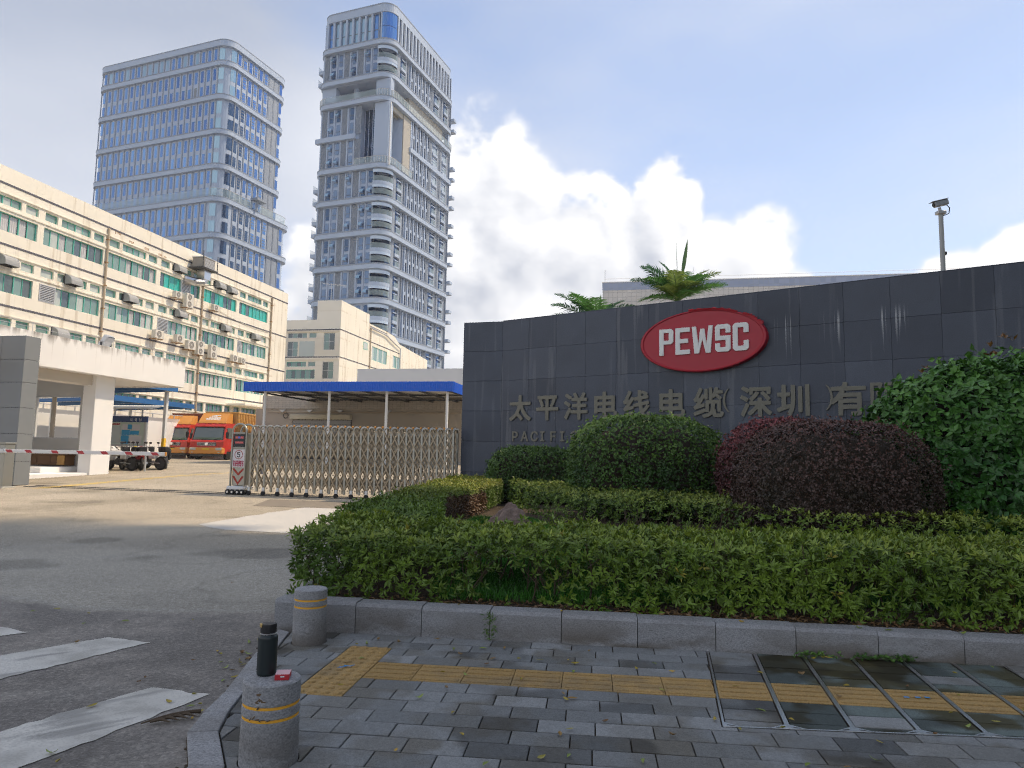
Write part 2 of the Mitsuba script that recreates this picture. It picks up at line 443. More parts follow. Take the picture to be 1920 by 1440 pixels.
mat('tower_glass_a', (0.075, 0.18, 0.44), 0.10, 0.75)
mat('tower_glass_b', (0.11, 0.25, 0.54), 0.10, 0.75)
mat('tower_glass_f', (0.12, 0.19, 0.32), 0.12, 0.6)
mat('tower_glass_c', (0.27, 0.42, 0.54), 0.12, 0.7)
mat('tower_glass_d', (0.040, 0.09, 0.19), 0.10, 0.6)
mat('tower_glass_e', (0.45, 0.55, 0.68), 0.3, 0.2)
mat('concrete', (0.38, 0.37, 0.34), 0.9)
scene['rail_glass'] = {'type': 'blendbsdf', 'weight': 0.32, 'a': {'type': 'thindielectric', 'int_ior': 1.5}, 'b': {'type': 'twosided', 'bsdf': {'type': 'principled', 'base_color': {'type': 'rgb', 'value': [0.46, 0.60, 0.64]}, 'roughness': 0.2}}}
scene['clear_pane'] = {'type': 'thindielectric', 'int_ior': 1.5}
mat('truck_red', (0.50, 0.030, 0.020), 0.28, 0.0, 0.5, clearcoat=0.6)
mat('truck_orange', (0.62, 0.27, 0.055), 0.4)
mat('box_tan', (0.52, 0.29, 0.085), 0.6)
mat('box_brown', (0.23, 0.075, 0.04), 0.6)
mat('windscreen', (0.11, 0.14, 0.14), 0.07, 0.0, 1.0)
mat('dash_green', (0.10, 0.16, 0.10), 0.5)
mat('chrome', (0.75, 0.75, 0.76), 0.18, 1.0)
mat('plate_yellow', (0.62, 0.45, 0.03), 0.5)
mat('plate_black', (0.03, 0.03, 0.03), 0.5)
mat('letter_white', (0.74, 0.75, 0.75), 0.5)
mat('emblem_red', (0.38, 0.012, 0.030), 0.38)
mat('letter_gold', (0.18, 0.175, 0.145), 0.65, 0.1)
mat('panel_white', (0.62, 0.62, 0.66), 0.5)
mat('panel_crimson', (0.33, 0.012, 0.055), 0.5)
mat('chevron_red', (0.33, 0.035, 0.025), 0.5)
mat('display_black', (0.012, 0.013, 0.016), 0.2)
mat('led_red', (0.55, 0.13, 0.13), 0.4)
mat('led_blue', (0.12, 0.16, 0.60), 0.4)
mat('board_blue', (0.03, 0.065, 0.20), 0.5)
mat('poster_mint', (0.50, 0.60, 0.55), 0.6)
mat('poster_blue', (0.04, 0.33, 0.66), 0.6)
mat('wood_brown', (0.17, 0.085, 0.035), 0.6)
mat('bottle_dark', (0.012, 0.020, 0.022), 0.35)
mat('cap_black', (0.012, 0.012, 0.014), 0.45)
mat('gold', (0.70, 0.50, 0.20), 0.35, 0.8)
mat('pack_red', (0.42, 0.02, 0.03), 0.4)
mat('pack_pink', (0.62, 0.36, 0.40), 0.4)
mat('spray_blue', (0.05, 0.22, 0.48), 0.7)
mat('chip_brown', (0.13, 0.085, 0.05), 0.9)
mat('wood_bark', (0.085, 0.062, 0.042), 0.9)
mat('twigs', (0.040, 0.030, 0.021), 0.95)
mat('scooter_white', (0.62, 0.63, 0.64), 0.35)
mat('scooter_red', (0.42, 0.03, 0.03), 0.35)
mat('scooter_yellow', (0.62, 0.45, 0.03), 0.4)


def rock_fn(p, n, uv):
    m = fbm(p.x * 9, p.y * 9, p.z * 4, 4)
    return mix((0.11, 0.075, 0.065), (0.30, 0.225, 0.19), m) * (0.75 + 0.4 * noise(p.x * 80, p.y * 80, p.z * 80))


pmat('rock_stone', rock_fn, 0.9, lambda p, n, uv: fbm(p.x * 18 + p.z * 10, p.y * 18, p.z * 6, 4), 0.03)
scene['leaf'] = {'type': 'twosided', 'bsdf': {'type': 'principled', 'base_color': {'type': 'mesh_attribute', 'name': 'vertex_color'}, 'roughness': 0.42, 'specular': 0.45}}
scene['thin_leaf'] = {'type': 'principledthin', 'base_color': {'type': 'mesh_attribute', 'name': 'vertex_color'}, 'roughness': 0.5, 'diff_trans': 0.7, 'eta': 1.4}


def tan_tile_fn(p, n, uv):
    q, z = (p.x * 0.981 - p.y * 0.194) * 3.3, p.z * 6.6
    j = dr.maximum(smoothstep(0.86, 0.96, q - dr.floor(q)), smoothstep(0.80, 0.95, z - dr.floor(z)))
    return mix(mix((0.40, 0.365, 0.32), (0.46, 0.42, 0.37), cell_rand(q, z)), (0.25, 0.23, 0.20), j * 0.7)


def blue_tile_fn(p, n, uv):
    q = (p.x * 0.981 - p.y * 0.194) * 2.0; z = p.z * 2.0
    j = dr.maximum(smoothstep(0.88, 0.97, q - dr.floor(q)), smoothstep(0.86, 0.97, z - dr.floor(z)))
    return mix(mix((0.27, 0.33, 0.46), (0.32, 0.38, 0.52), cell_rand(q, z)), (0.34, 0.36, 0.40), j * 0.6)


pmat('tan_tile', tan_tile_fn, 0.5)
pmat('blue_tile_grid', blue_tile_fn, 0.5)
mat('cream_cloth', (0.55, 0.50, 0.38), 0.9)
mat('grey_plain2', (0.45, 0.455, 0.46), 0.8)
mat('pipe_grey', (0.34, 0.36, 0.36), 0.5)
mat('cam_grey', (0.28, 0.30, 0.33), 0.45)
# ---------------------------------------------------------------- ground, road, markings
def ground_mesh():
    ys = np.r_[-120, -30, 0, 8, 17, 19.5, 22, 24.5, 27, 33, 39, 45, 51, 80, 200, 600.0]; xs = np.array([-600, -60, -20, 0, 20, 60, 600.0])
    X, Y = np.meshgrid(xs, ys); v = np.stack([X, Y, gz(Y)], -1).reshape(-1, 3); n = len(xs)
    i, j = np.meshgrid(np.arange(len(ys) - 1), np.arange(n - 1), indexing='ij')
    q = np.stack([i * n + j, i * n + j + 1, (i + 1) * n + j + 1, (i + 1) * n + j], -1).reshape(-1, 4)
    return MB().raw(v, q)


struct('ground', ground_mesh(), 'road_surface')


def lay(pts, dz=0.004, step=0.5):
    """A sheet that follows the sloping ground."""
    p = np.asarray(pts, float); m = MB()
    P = Polygon(p)
    cuts = [-1e3, 17, 19.5, 22, 24.5, 27, 33, 39, 45, 51, 1e3]
    for a, b in zip(cuts[:-1], cuts[1:]):
        g = P.intersection(sbox(-1e3, a, 1e3, b))
        for h in getattr(g, 'geoms', [g]):
            if h.geom_type == 'Polygon' and h.area > 1e-6: m.sheet(np.array(h.exterior.coords)[:-1], 0.0)
    v, f = m.get(); v[:, 2] = gz(v[:, 1]) + dz
    return MB().raw(v, f)


def ragged(pts, amp, step, seed):
    g = np.random.default_rng(seed); out = []
    p = np.asarray(pts, float)
    for a, b in zip(p, np.roll(p, -1, 0)):
        n = max(1, int(np.linalg.norm(b - a) / step))
        for k in range(n):
            out.append(a + (b - a) * k / n + (g.normal(0, amp, 2) if k else g.normal(0, amp * 0.5, 2)))
    return out


mat('patch_light', (0.40, 0.385, 0.355), 0.85)
mat('patch_dark', (0.18, 0.155, 0.125), 0.85)
struct('road_patch', lay(ragged([(-5.35, 12.3), (-4.6, 11.55), (-3.3, 11.2), (-1.9, 11.6), (-1.9, 17.6), (-4.6, 17.0), (-5.0, 14.9)], 0.05, 0.4, 1)), 'patch_light', 'pale cement patch beside the left hedge')
struct('road_patch', lay(ragged([(-6.0, 16.7), (-6.2, 18.4), (-3.2, 18.0), (-3.4, 16.2)], 0.02, 0.6, 2), 0.006), 'patch_dark', 'darker tar patch in front of the sliding gate')
for i, pts in enumerate(([(-5.0, 4.15), (-3.66, 5.17), (-3.28, 5.02), (-4.75, 3.72)], [(-4.3, 3.0), (-2.70, 4.92), (-2.35, 4.81), (-3.75, 2.2)], [(-3.0, 2.0), (-1.90, 3.93), (-1.54, 3.84), (-2.5, 1.6)])):
    struct('crosswalk_stripe', lay(ragged(pts, 0.008, 0.06, 20 + i), 0.004), 'road_paint', ['white stripe farthest from the bollards, cut by the left edge', 'middle white crossing stripe', 'white crossing stripe nearest the kerb strip'][i])
struct('lane_line', lay([(-13.6, 20.2), (-13.2, 20.6), (-12.6, 25.4), (-11.3, 32.6), (-9.6, 42), (-9.75, 42), (-11.5, 32.6), (-12.8, 25.4)], 0.005), 'yellow_line', 'thin yellow line on the yard')

# ---------------------------------------------------------------- pavement
ZP = 0.030
AN = math.radians(-6.5)
E1 = np.array([math.cos(AN), math.sin(AN)]); E2 = np.array([-math.sin(AN), math.cos(AN)])     # along the rows, across them
K = 0.976
kl = lambda x: 5.06 - 0.118 * (x + 1.26)                                     # the planter kerb's foot
inner = np.array([(-1.02, 1.5), (-1.10, 2.92), (-1.27, 3.27), (-1.32, 3.505), (-1.35, 3.76), (-1.435, 4.44), (-1.50, 5.02)])
outer = np.array([(-1.20, 1.5), (-1.245, 2.92), (-1.40, 3.245), (-1.435, 3.50), (-1.45, 3.78), (-1.545, 4.46), (-1.60, 5.10)])
pave = Polygon(np.vstack([inner + [0.004, 0], [(-1.5, kl(-1.5)), (7.5, kl(7.5)), (7.5, 1.2), (-1.02, 1.2)]])).buffer(0)
base = Polygon(np.vstack([outer, [(-1.6, kl(-1.6)), (7.5, kl(7.5)), (7.5, 1.2), (-1.2, 1.2)]])).buffer(0)
struct('pavement', MB().poly(base, -0.02, 0.012), 'soil')
row0, rh = 3.955, 0.1545


def st(s, r): return s * E1 + r * E2


CW = 0.303                                                                     # six covers side by side
cl0, cd = np.array([1.015, 3.445]), np.array([0.312, 1.425])
cdir = cd / np.linalg.norm(cd); crow = np.array([0.9985, -0.055])
covers = [np.array([cl0 + crow * CW * i, cl0 + crow * CW * (i + 1), cl0 + crow * CW * (i + 1) + cd * 0.985, cl0 + crow * CW * i + cd]) for i in range(6)]
cov_all = Polygon([covers[0][0], covers[5][1], covers[5][2], covers[0][3]])
T0 = -1.262                                                                    # where the tactile strip starts along the row
blister = [(T0 - 0.275, row0 - 2 * rh), (T0 - 0.275, row0), (T0 - 0.275, row0 + 2 * rh)]
warn = [np.array([st(s, r), st(s + 0.272, r), st(s + 0.272, r + 2 * rh), st(s, r + 2 * rh)]) for s, r in blister]
wall_poly = Polygon(np.vstack(warn)).convex_hull
warn_all = warn[0]
from shapely.ops import unary_union
warn_all = unary_union([Polygon(w) for w in warn])
strip_all = Polygon([st(T0, row0), st(9, row0), st(9, row0 + 2 * rh), st(T0, row0 + 2 * rh)])
hole = unary_union([Point(-0.957, 3.0).buffer(0.118), Point(-1.305, 4.80).buffer(0.112)])


def blisters(m, w):
    for a in range(4):
        for b in range(4):
            c = w[0] + (w[1] - w[0]) * (a + 0.5) / 4 + (w[3] - w[0]) * (b + 0.5) / 4
            m.lathe([(0.025, ZP - 0.004), (0.025, ZP + 0.002), (0.018, ZP + 0.008), (0.0, ZP + 0.0085)], 10, (c[0], c[1], 0))


def bars(m, w, n=4):
    ex = (w[1] - w[0]); ey = (w[3] - w[0])
    for b in range(n):
        a0 = w[0] + ey * ((b + 0.28) / n) + ex * 0.05; a1 = a0 + ex * 0.90; dy = ey * 0.44 / n
        m.slab([a0, a1, a1 + dy, a0 + dy], ZP - 0.004, ZP + 0.0055, 0.004)


def flat_uv(mb, a, b): return np.tile([a, b], (mb.n, 1))


for w in warn:
    m = MB().slab(np.array(Polygon(w).buffer(-0.0018, join_style=2).exterior.coords)[:-1], 0.0, ZP, 0.003); blisters(m, w)
    put('warning_tile', m, 'tactile', 'pavement', uv=flat_uv(m, R.random(), 0))
mains = pave.difference(unary_union([cov_all.buffer(0.004), hole]))


def brick(poly, parent, name='paving_stone', mossy=0.0, j=0.0032):
    g = poly.buffer(-(j + (0.0016 if mossy else 0)), join_style=2)
    for h in getattr(g, 'geoms', [g]):
        if h.is_empty or h.area < 4e-4: continue
        h = h.simplify(0.0015)
        p = np.array(h.exterior.coords)[:-1]
        z = ZP + R.normal(0, 0.0011) - (0.002 if mossy else 0)
        m = MB()
        if abs(h.convex_hull.area - h.area) < 1e-6 and len(p) <= 9: m.slab(p, 0.0, z, 0.0028)
        else: m.poly(h, 0.0, z)
        v = m.v[0]; tilt = R.normal(0, 0.004, 2); c = p.mean(0)
        v[:, 2] += np.where(v[:, 2] > 0.01, (v[:, :2] - c) @ tilt, 0)
        put(name, m, 'paving', parent, uv=flat_uv(m, np.clip(R.normal(0.5, 0.26), 0, 1), mossy or R.random() ** 1.6))


n_far = 0
for k in range(-13, 8):
    r0 = row0 + k * rh
    if k in (0, 1): continue
    for i in range(-4, 34):
        s0 = -1.30 + 0.266 * i + (0.133 if k % 2 else 0.0) + 0.02 * math.sin(k * 2.3)
        q = Polygon([st(s0, r0), st(s0 + 0.266, r0), st(s0 + 0.266, r0 + rh), st(s0, r0 + rh)])
        c = np.array(q.centroid.coords[0])
        if c[1] < 1.9 or c[0] > 0.80 * c[1] + 0.3: continue
        g = q.intersection(mains)
        if r0 > row0 - 2.5 * rh and r0 < row0 + 3.5 * rh: g = g.difference(warn_all)
        if g.is_empty: continue
        for h in getattr(g, 'geoms', [g]):
            if h.geom_type == 'Polygon' and h.area > 6e-4: brick(h, 'pavement')
for k in (0, 1):                                                                 # the two rows that pass left of the warning tiles
    for i in range(3):
        s0 = T0 - 0.272 - 0.266 * (i + 1) + (0.1 if k else 0)
        q = Polygon([st(s0, row0 + k * rh), st(s0 + 0.266, row0 + k * rh), st(s0 + 0.266, row0 + (k + 1) * rh), st(s0, row0 + (k + 1) * rh)]).intersection(mains).difference(warn_all)
        for h in getattr(q, 'geoms', [q]):
            if h.geom_type == 'Polygon' and h.area > 6e-4: brick(h, 'pavement')
i = 0
while True:
    s0 = T0 + 0.277 * i; i += 1
    w = np.array([st(s0, row0), st(s0 + 0.277, row0), st(s0 + 0.277, row0 + 2 * rh), st(s0, row0 + 2 * rh)])
    g = Polygon(w).intersection(mains)
    if g.is_empty: break
    g = max(getattr(g, 'geoms', [g]), key=lambda q: q.area).buffer(-0.0018, join_style=2)
    if g.is_empty: break
    p = np.array(g.exterior.coords)[:-1]; m = MB().slab(p, 0.0, ZP, 0.003)
    if g.area > 0.07: bars(m, w)
    put('guiding_tile', m, 'tactile', 'pavement', uv=flat_uv(m, R.random(), 0))
    if s0 > 5: break
for dx, dy, l, a in ((0, 0, .05, .5), (.02, .015, .05, -.4), (.045, .02, .04, .9), (-.015, -.02, .03, .2)):
    c = (warn[1].mean(0) + [dx - 0.02, dy]); d = np.array([math.cos(a), math.sin(a)]) * l / 2; n_ = np.array([-d[1], d[0]]) * 0.22
    put('spray_mark', MB().sheet([c - d - n_, c + d - n_, c + d + n_, c - d + n_], ZP + 0.0098), 'spray_blue', 'pavement')

ordn = ['leftmost', 'second from left', 'third from left', 'fourth from left', 'fifth from left', 'rightmost']
for i, q in enumerate(covers):
    t = thing('inspection_cover', ['leftmost steel framed inspection cover filled with grey pavers', 'second steel framed cover from the left, filled with dark pavers', 'third steel framed cover from the left, filled with dark pavers', 'fourth steel framed cover, with blue spray marks on its yellow tile', 'fifth steel framed cover, one pale paver among dark ones', 'sixth steel framed cover, its yellow tile darker than the others'][i], 'inspection cover', 'steel framed covers across the pavement')
    P = Polygon(q); inn = P.buffer(-0.011, join_style=2)
    put('frame', MB().poly(P.difference(inn), 0.0, ZP + 0.0015), 'steel', t)
    ip = inn.buffer(-0.002, join_style=2)
    put('tray', MB().poly(ip, 0.0, 0.016), 'soil', t)
    lo, hi = Polygon(q).bounds[1], Polygon(q).bounds[3]
    for k in range(-6, 9):
        a, b = row0 + k * rh, row0 + (k + 1) * rh
        if k == 1: continue
        if k == 0: b = row0 + 2 * rh
        band = Polygon([st(-3, a), st(9, a), st(9, b), st(-3, b)])
        g = ip.intersection(band)
        if g.is_empty or g.area < 1e-3: continue
        if k == 0:
            g = g.buffer(-0.002, join_style=2); m = MB().slab(np.array(g.exterior.coords)[:-1], 0.0, ZP - 0.001, 0.003)
            w = np.array([st(0, 0)] * 4); c4 = np.array(g.exterior.coords)[:-1]
            if len(c4) == 4:
                c4 = c4[np.argsort(np.arctan2(*(c4 - c4.mean(0)).T[::-1]))]
                o = np.argmin(c4 @ (E1 + E2)); c4 = np.roll(c4, -o, 0); bars(m, c4)
            put('guiding_tile', m, 'tactile', t, uv=flat_uv(m, [0.8, 0.6, 0.85, 0.7, 0.9, 0.0][i] , 0))
            if i == 3:
                for dx in (-0.06, 0.0, 0.05): c = np.array(g.centroid.coords[0]) + [dx, 0.01]; put('spray_mark', MB().sheet([c + [-.014, -.008], c + [.012, -.014], c + [.016, .006], c + [-.01, .012]], ZP + 0.0068), 'spray_blue', t)
        else: brick(g, t, 'paver', 0.9 if i == 0 else (0.2 if (i == 4 and k == 3) or (i == 2 and k == -2) else 2.0))
    for c0, c1, c2 in ((q[0], q[1], q[3]), (q[1], q[0], q[2])):
        a = c1 - c0; a = a / np.linalg.norm(a); b = c2 - c0; b = b / np.linalg.norm(b)
        tri = Polygon([c0 + a * 0.004 + b * 0.004, c0 + a * 0.088, c0 + b * 0.062])
        slot = LineString([c0 + a * 0.025 + b * 0.02, c0 + a * 0.052 + b * 0.012]).buffer(0.005)
        put('corner_plate', MB().poly(tri.difference(slot), ZP - 0.006, ZP + 0.003), 'steel', t)

# flush granite strip along the road
for k in range(len(inner) - 1):
    a, b, c, d = outer[k], inner[k], inner[k + 1], outer[k + 1]
    q = Polygon([a, b, c, d]).buffer(-0.002, join_style=2)
    m = MB().slab(np.array(q.exterior.coords)[:-1], -0.05, 0.038, 0.004)
    struct('kerb_stone', m, 'granite', parent='kerb_strip', uv=flat_uv(m, 0.5 + 0.4 * R.random(), 0.15 + 0.3 * R.random())); labels.pop(list(scene)[-1], None)
labels['kerb_strip'] = {'kind': 'structure', 'label': 'flush granite strip between road and pavement'}

# ---------------------------------------------------------------- planter kerb, soil, lawn
kt = thing('planter_kerb', 'raised grey granite kerb round the planting bed', 'kerb')
jx = [-1.64, -1.055, -0.59, -0.12, 0.36, 0.86, 1.36, 1.86, 2.36, 2.87, 3.38, 3.89, 4.4, 4.95, 5.5, 6.1]
for a, b in zip(jx[:-1], jx[1:]):
    h = 0.235 - 0.011 * (a + 1.3); y0, y1 = kl(a), kl(b)
    e = np.array([b - a, y1 - y0]); L = np.linalg.norm(e); e /= L
    fr = frame((a, y0, 0), (e[0], e[1], 0), (-e[1], e[0], 0))
    pr = np.array([(0.0, -0.05), (0.0, h - 0.022), (0.020, h), (0.165, h), (0.165, -0.05)])
    v = np.array([[x, p[0], p[1]] for x in (0.0025, L - 0.0025) for p in pr]); n = len(pr)
    f = [[k, (k + 1) % n, n + (k + 1) % n] for k in range(n)] + [[k, n + (k + 1) % n, n + k] for k in range(n)]
    f += [[0, k + 1, k] for k in range(1, n - 1)] + [[n, n + k, n + k + 1] for k in range(1, n - 1)]
    f = np.array(f)[:, ::-1]
    m = MB(fr).raw(v, f); st_ = np.where(np.array(m.v[0])[:, 2] < 0.05, 1.5, 0.25) * (0.45 + 0.55 * R.random())
    put('granite_block', m, 'granite', kt, uv=np.c_[np.full(m.n, 0.15 + 0.7 * R.random()), st_])
ly = [5.285, 5.72, 6.3, 7.0, 7.7, 8.5, 9.4, 10.4, 11.5, 12.7, 14, 15.4, 17]
lx = lambda y: -1.64 + 0.012 * (y - 5.2)
for a, b in zip(ly[:-1], ly[1:]):
    q = [(lx(a), a + 0.003), (lx(a) + 0.16, a + 0.003), (lx(b) + 0.16, b), (lx(b), b)]
    m = MB().slab(q, -0.05, 0.222, 0.012)
    put('granite_block', m, 'granite', kt, uv=np.c_[np.full(m.n, 0.3 + 0.6 * R.random()), np.full(m.n, 0.5 * R.random())])
bed = [(-1.49, 5.28), (-0.6, 5.16), (6.4, kl(6.4) + 0.16), (9.5, 4.0), (9.0, 12.2), (-0.3, 18.5), (-1.3, 18.6), (-1.36, 17)]
bm = MB().sheet(bed, 0.19)
struct('planting_bed', bm, 'soil', 'dark soil with leaf litter inside the kerb')

# ---------------------------------------------------------------- bollards with what stands on the near one
def bollard(cx, cy, r, zt, g, label, chips):
    t = thing('bollard', label, 'bollard', 'stone bollards at the pavement corner')
    h = zt - 0.0
    def grv(z): return [(r, z - 0.0001), (r - 0.004, z + 0.0035), (r - 0.004, z + 0.0145), (r, z + 0.018)]
    z1, z2 = zt - g[0], zt - g[1]
    prof = [(0, 0), (r * 1.015, 0.0), (r * 1.015, 0.03)] + grv(z2) + grv(z1) + [(r, zt - 0.007), (r - 0.006, zt - 0.001), (r - 0.009, zt), (0, zt)]
    m = MB().lathe(prof, 64, (cx, cy, 0)); v = m.v[0]
    put('shaft', m, 'granite', t, smooth=False, uv=np.c_[np.full(m.n, 0.55), np.clip(0.75 - (v[:, 2] - 0.03) * 3.5, 0.05, 0.8)])
    for z in (z2, z1): put('stripe', MB().lathe([(r - 0.0036, z + 0.0035), (r - 0.0030, z + 0.0045), (r - 0.0030, z + 0.0135), (r - 0.0036, z + 0.0145)], 64, (cx, cy, 0)), 'orange_stripe', t)
    mb = MB()
    for a, z, l, w, tilt in chips:
        for k in range(3):
            aa = a + R.normal(0, 0.10); zz = z + R.normal(0, 0.007); tilt = R.uniform(-0.7, 1.2)
            c = np.array([math.cos(aa), math.sin(aa), 0]); tv = np.array([-math.sin(aa), math.cos(aa), 0]); up = np.array([0, 0, 1.0])
            o = np.array([cx, cy, zz]) + c * (r + 0.0012)
            d = tv * math.cos(tilt) + up * math.sin(tilt); e = np.cross(c, d)
            pts = [o + d * l * math.cos(q) * (0.7 + 0.5 * R.random()) + e * w * math.sin(q) * (0.7 + 0.5 * R.random()) - c * 0.0015 * abs(math.cos(q)) for q in np.arange(6) * np.pi / 3]
            mb.raw(np.array(pts + [o + c * 0.0008]), [[i, (i + 1) % 6, 6] for i in range(6)])
    if mb.n: put('chipped_patch', mb, 'chip_brown', t)
    return t


BX, BY, BZ = -0.957, 3.0, 0.352
bollard(BX, BY, 0.1135, BZ, (0.100, 0.148), 'nearest grey granite bollard, carrying a bottle and a small red box', [(-1.75, BZ - 0.03, .008, .004, 0.6), (-1.68, BZ - 0.055, .012, .003, 0.1), (-1.75, BZ - 0.075, .009, .004, .2), (-1.72, BZ - 0.128, .013, .003, 0.3), (-1.45, BZ - 0.13, .01, .003, 0.5)])
bollard(-1.305, 4.80, 0.106, 0.375, (0.075, 0.12), 'second grey granite bollard, standing against the planter kerb', [])
t = thing('water_bottle', 'dark green water bottle with a black cap on the nearest bollard', 'bottle')
bx, by = -0.995, 3.035
put('body', MB().lathe([(0, 0), (0.034, 0), (0.0385, 0.005), (0.0395, 0.012), (0.0395, 0.148), (0.038, 0.156), (0.031, 0.162), (0.031, 0.166), (0, 0.166)], 40, (bx, by, BZ)), 'bottle_dark', t, smooth=40)
put('neck_ring', MB().lathe([(0.0312, 0.1635), (0.0325, 0.1645), (0.0325, 0.169), (0.0312, 0.170)], 40, (bx, by, BZ)), 'chrome', t, smooth=40)
put('cap', MB().lathe([(0.0, 0.166), (0.031, 0.166), (0.0325, 0.171), (0.0325, 0.202), (0.030, 0.206), (0.0, 0.2065)], 40, (bx, by, BZ)), 'cap_black', t, smooth=40)
cl = MB(frame((bx, by, BZ), (math.cos(-2.45), math.sin(-2.45), 0))).box(0.0285, 0.0355, -0.009, 0.009, 0.193, 0.2085, 0.002)
put('clasp', cl, 'gold', t)
t = thing('cigarette_box', 'small red and pink box lying on the nearest bollard', 'box')
fr = rotz(0.16, (-0.913, 2.995, BZ))
put('tray', MB(fr).box(-0.028, 0.028, -0.036, 0.036, 0.0005, 0.0205, 0.0008), 'pack_red', t)
put('lid_print', MB(fr).box(-0.0278, 0.0278, -0.026, 0.0358, 0.0207, 0.0215, 0.0003), 'pack_pink', t)
put('seal', MB(fr).box(-0.006, 0.010, -0.0363, -0.0361, 0.012, 0.017), 'panel_white', t)

# ---------------------------------------------------------------- a dead frond on the crossing, fallen leaves
m = MB()
pa, pb = np.array([-1.68, 3.40, 0.012]), np.array([-1.47, 3.55, 0.02])
pts = [pa + (pb - pa) * q + np.array([0, 0, 0.012 * math.sin(q * 3.1)]) for q in np.linspace(0, 1, 9)]
m.tube(pts, np.linspace(0.003, 0.010, 9), 6)
for q in (0.15, 0.3, 0.45, 0.6):
    c = pa + (pb - pa) * q; m.tube([c, c + np.array([0.05 - 0.02 * q, 0.005, 0.012]), c + np.array([0.10, -0.012, 0.004])], [0.006, 0.009, 0.001], 5)
one('dead_branch', m, 'wood_bark', 'dry brown branch lying across the crossing stripe nearest the kerb strip', 'branch')


def leaf_blade(l, w, curl, fold, n=5):
    """One leaf along +x with a folded midrib: vertices and triangles."""
    s = np.linspace(0, 1, n); half = w * np.sin(np.pi * np.clip(s, 0.0, 1) ** 0.8) ** 0.9; half[0] = half[-1] = 0
    z = curl * (s - 0.5) ** 2 * 4 * l * 0.25
    mid = np.c_[s * l, 0 * s, z]; a = np.c_[s * l, half, z + fold * half]; b = np.c_[s * l, -half, z + fold * half]
    v = np.vstack([mid, a[1:-1], b[1:-1]]); f = []; A = lambda i: n + i - 1; B = lambda i: n + (n - 2) + i - 1
    for i in range(n - 1):
        if i == 0: f += [[0, 1, A(1)], [0, B(1), 1]]
        elif i == n - 2: f += [[i, i + 1, A(i)], [i, B(i), i + 1]]
        else: f += [[i, i + 1, A(i + 1)], [i, A(i + 1), A(i)], [i, B(i + 1), i + 1], [i, B(i), B(i + 1)]]
    return v, np.array(f)


LEAFC = [(0.36, 0.27, 0.03), (0.30, 0.26, 0.04), (0.20, 0.26, 0.05), (0.30, 0.17, 0.04), (0.16, 0.085, 0.035), (0.40, 0.24, 0.025), (0.24, 0.15, 0.06)]
variants = []
for i in range(10):
    v, f = leaf_blade(0.036 + 0.022 * R.random(), 0.008 + 0.006 * R.random(), R.uniform(-0.2, 1.4), R.uniform(0.1, 0.9))
    c = np.array(LEAFC[i % 7]) * R.uniform(0.75, 1.15)
    variants.append(mikit.ply((v - [0.025, 0, 0], f), 'leaf', color=np.tile(c, (len(v), 1)) * R.uniform(0.85, 1.1, (len(v), 1))))


def fallen(x, y, z, where):
    vv = variants[R.integers(10)]
    k = numbered('fallen_leaf'); s = R.uniform(0.7, 1.15)
    scene[k] = {**vv, 'to_world': T().translate([x, y, z]).rotate([0, 0, 1], R.uniform(0, 360)).rotate([1, 0, 0], R.uniform(-18, 18)).scale(s)}
    labels[k] = {'label': {'p': 'fallen yellow or brown leaf lying on the grey pavers', 'r': 'fallen yellow or brown leaf lying on the road', 'k': 'fallen brown leaf on top of the granite kerb'}[where], 'category': 'fallen leaf', 'group': {'p': 'fallen leaves on the pavement', 'r': 'fallen leaves on the road', 'k': 'fallen leaves on the kerb'}[where]}


G = np.random.default_rng(31)
n = 0
while n < 95:
    y = G.uniform(2.2, 5.0); x = G.uniform(-1.3, 0.75 * y)
    if y > kl(x) - 0.03 or not pave.contains(Point(x, y)) or hole.buffer(0.03).contains(Point(x, y)): continue
    if G.random() > 0.35 + 0.65 * (y / 5) ** 2: continue
    fallen(x, y, ZP + 0.009, 'p'); n += 1
for k in range(26):
    q = G.random(); a = outer[2] + (outer[-1] - outer[2]) * q
    fallen(a[0] - abs(G.normal(0.02, 0.09)), a[1] + G.normal(0, 0.1), 0.007, 'r')
for k in range(16):
    y = G.uniform(2.6, 7.5); fallen(G.uniform(-0.72 * y, -1.75), y, 0.009, 'r')
for k in range(8):
    x = G.uniform(-0.9, 3.4); fallen(x, kl(x) + G.uniform(0.04, 0.15), 0.235 - 0.011 * (x + 1.3) + 0.006, 'k')
m = MB()                                                                              # grit and crumbs along the joint of strip and road
for k in range(420):
    q = G.random() ** 0.8; a = outer[1] + (outer[-1] - outer[1]) * q; s = G.uniform(0.002, 0.010)
    m.ico((a[0] - abs(G.normal(0, 0.03)) - 0.005, a[1] + G.normal(0, 0.02), s * 0.3), (s, s * G.uniform(.6, 1.3), s * 0.6), 0)
one('road_grit', m, 'soil', 'loose grit gathered along the granite strip', 'grit'); labels['road_grit']['kind'] = 'stuff'
# ---------------------------------------------------------------- foliage
import shapely


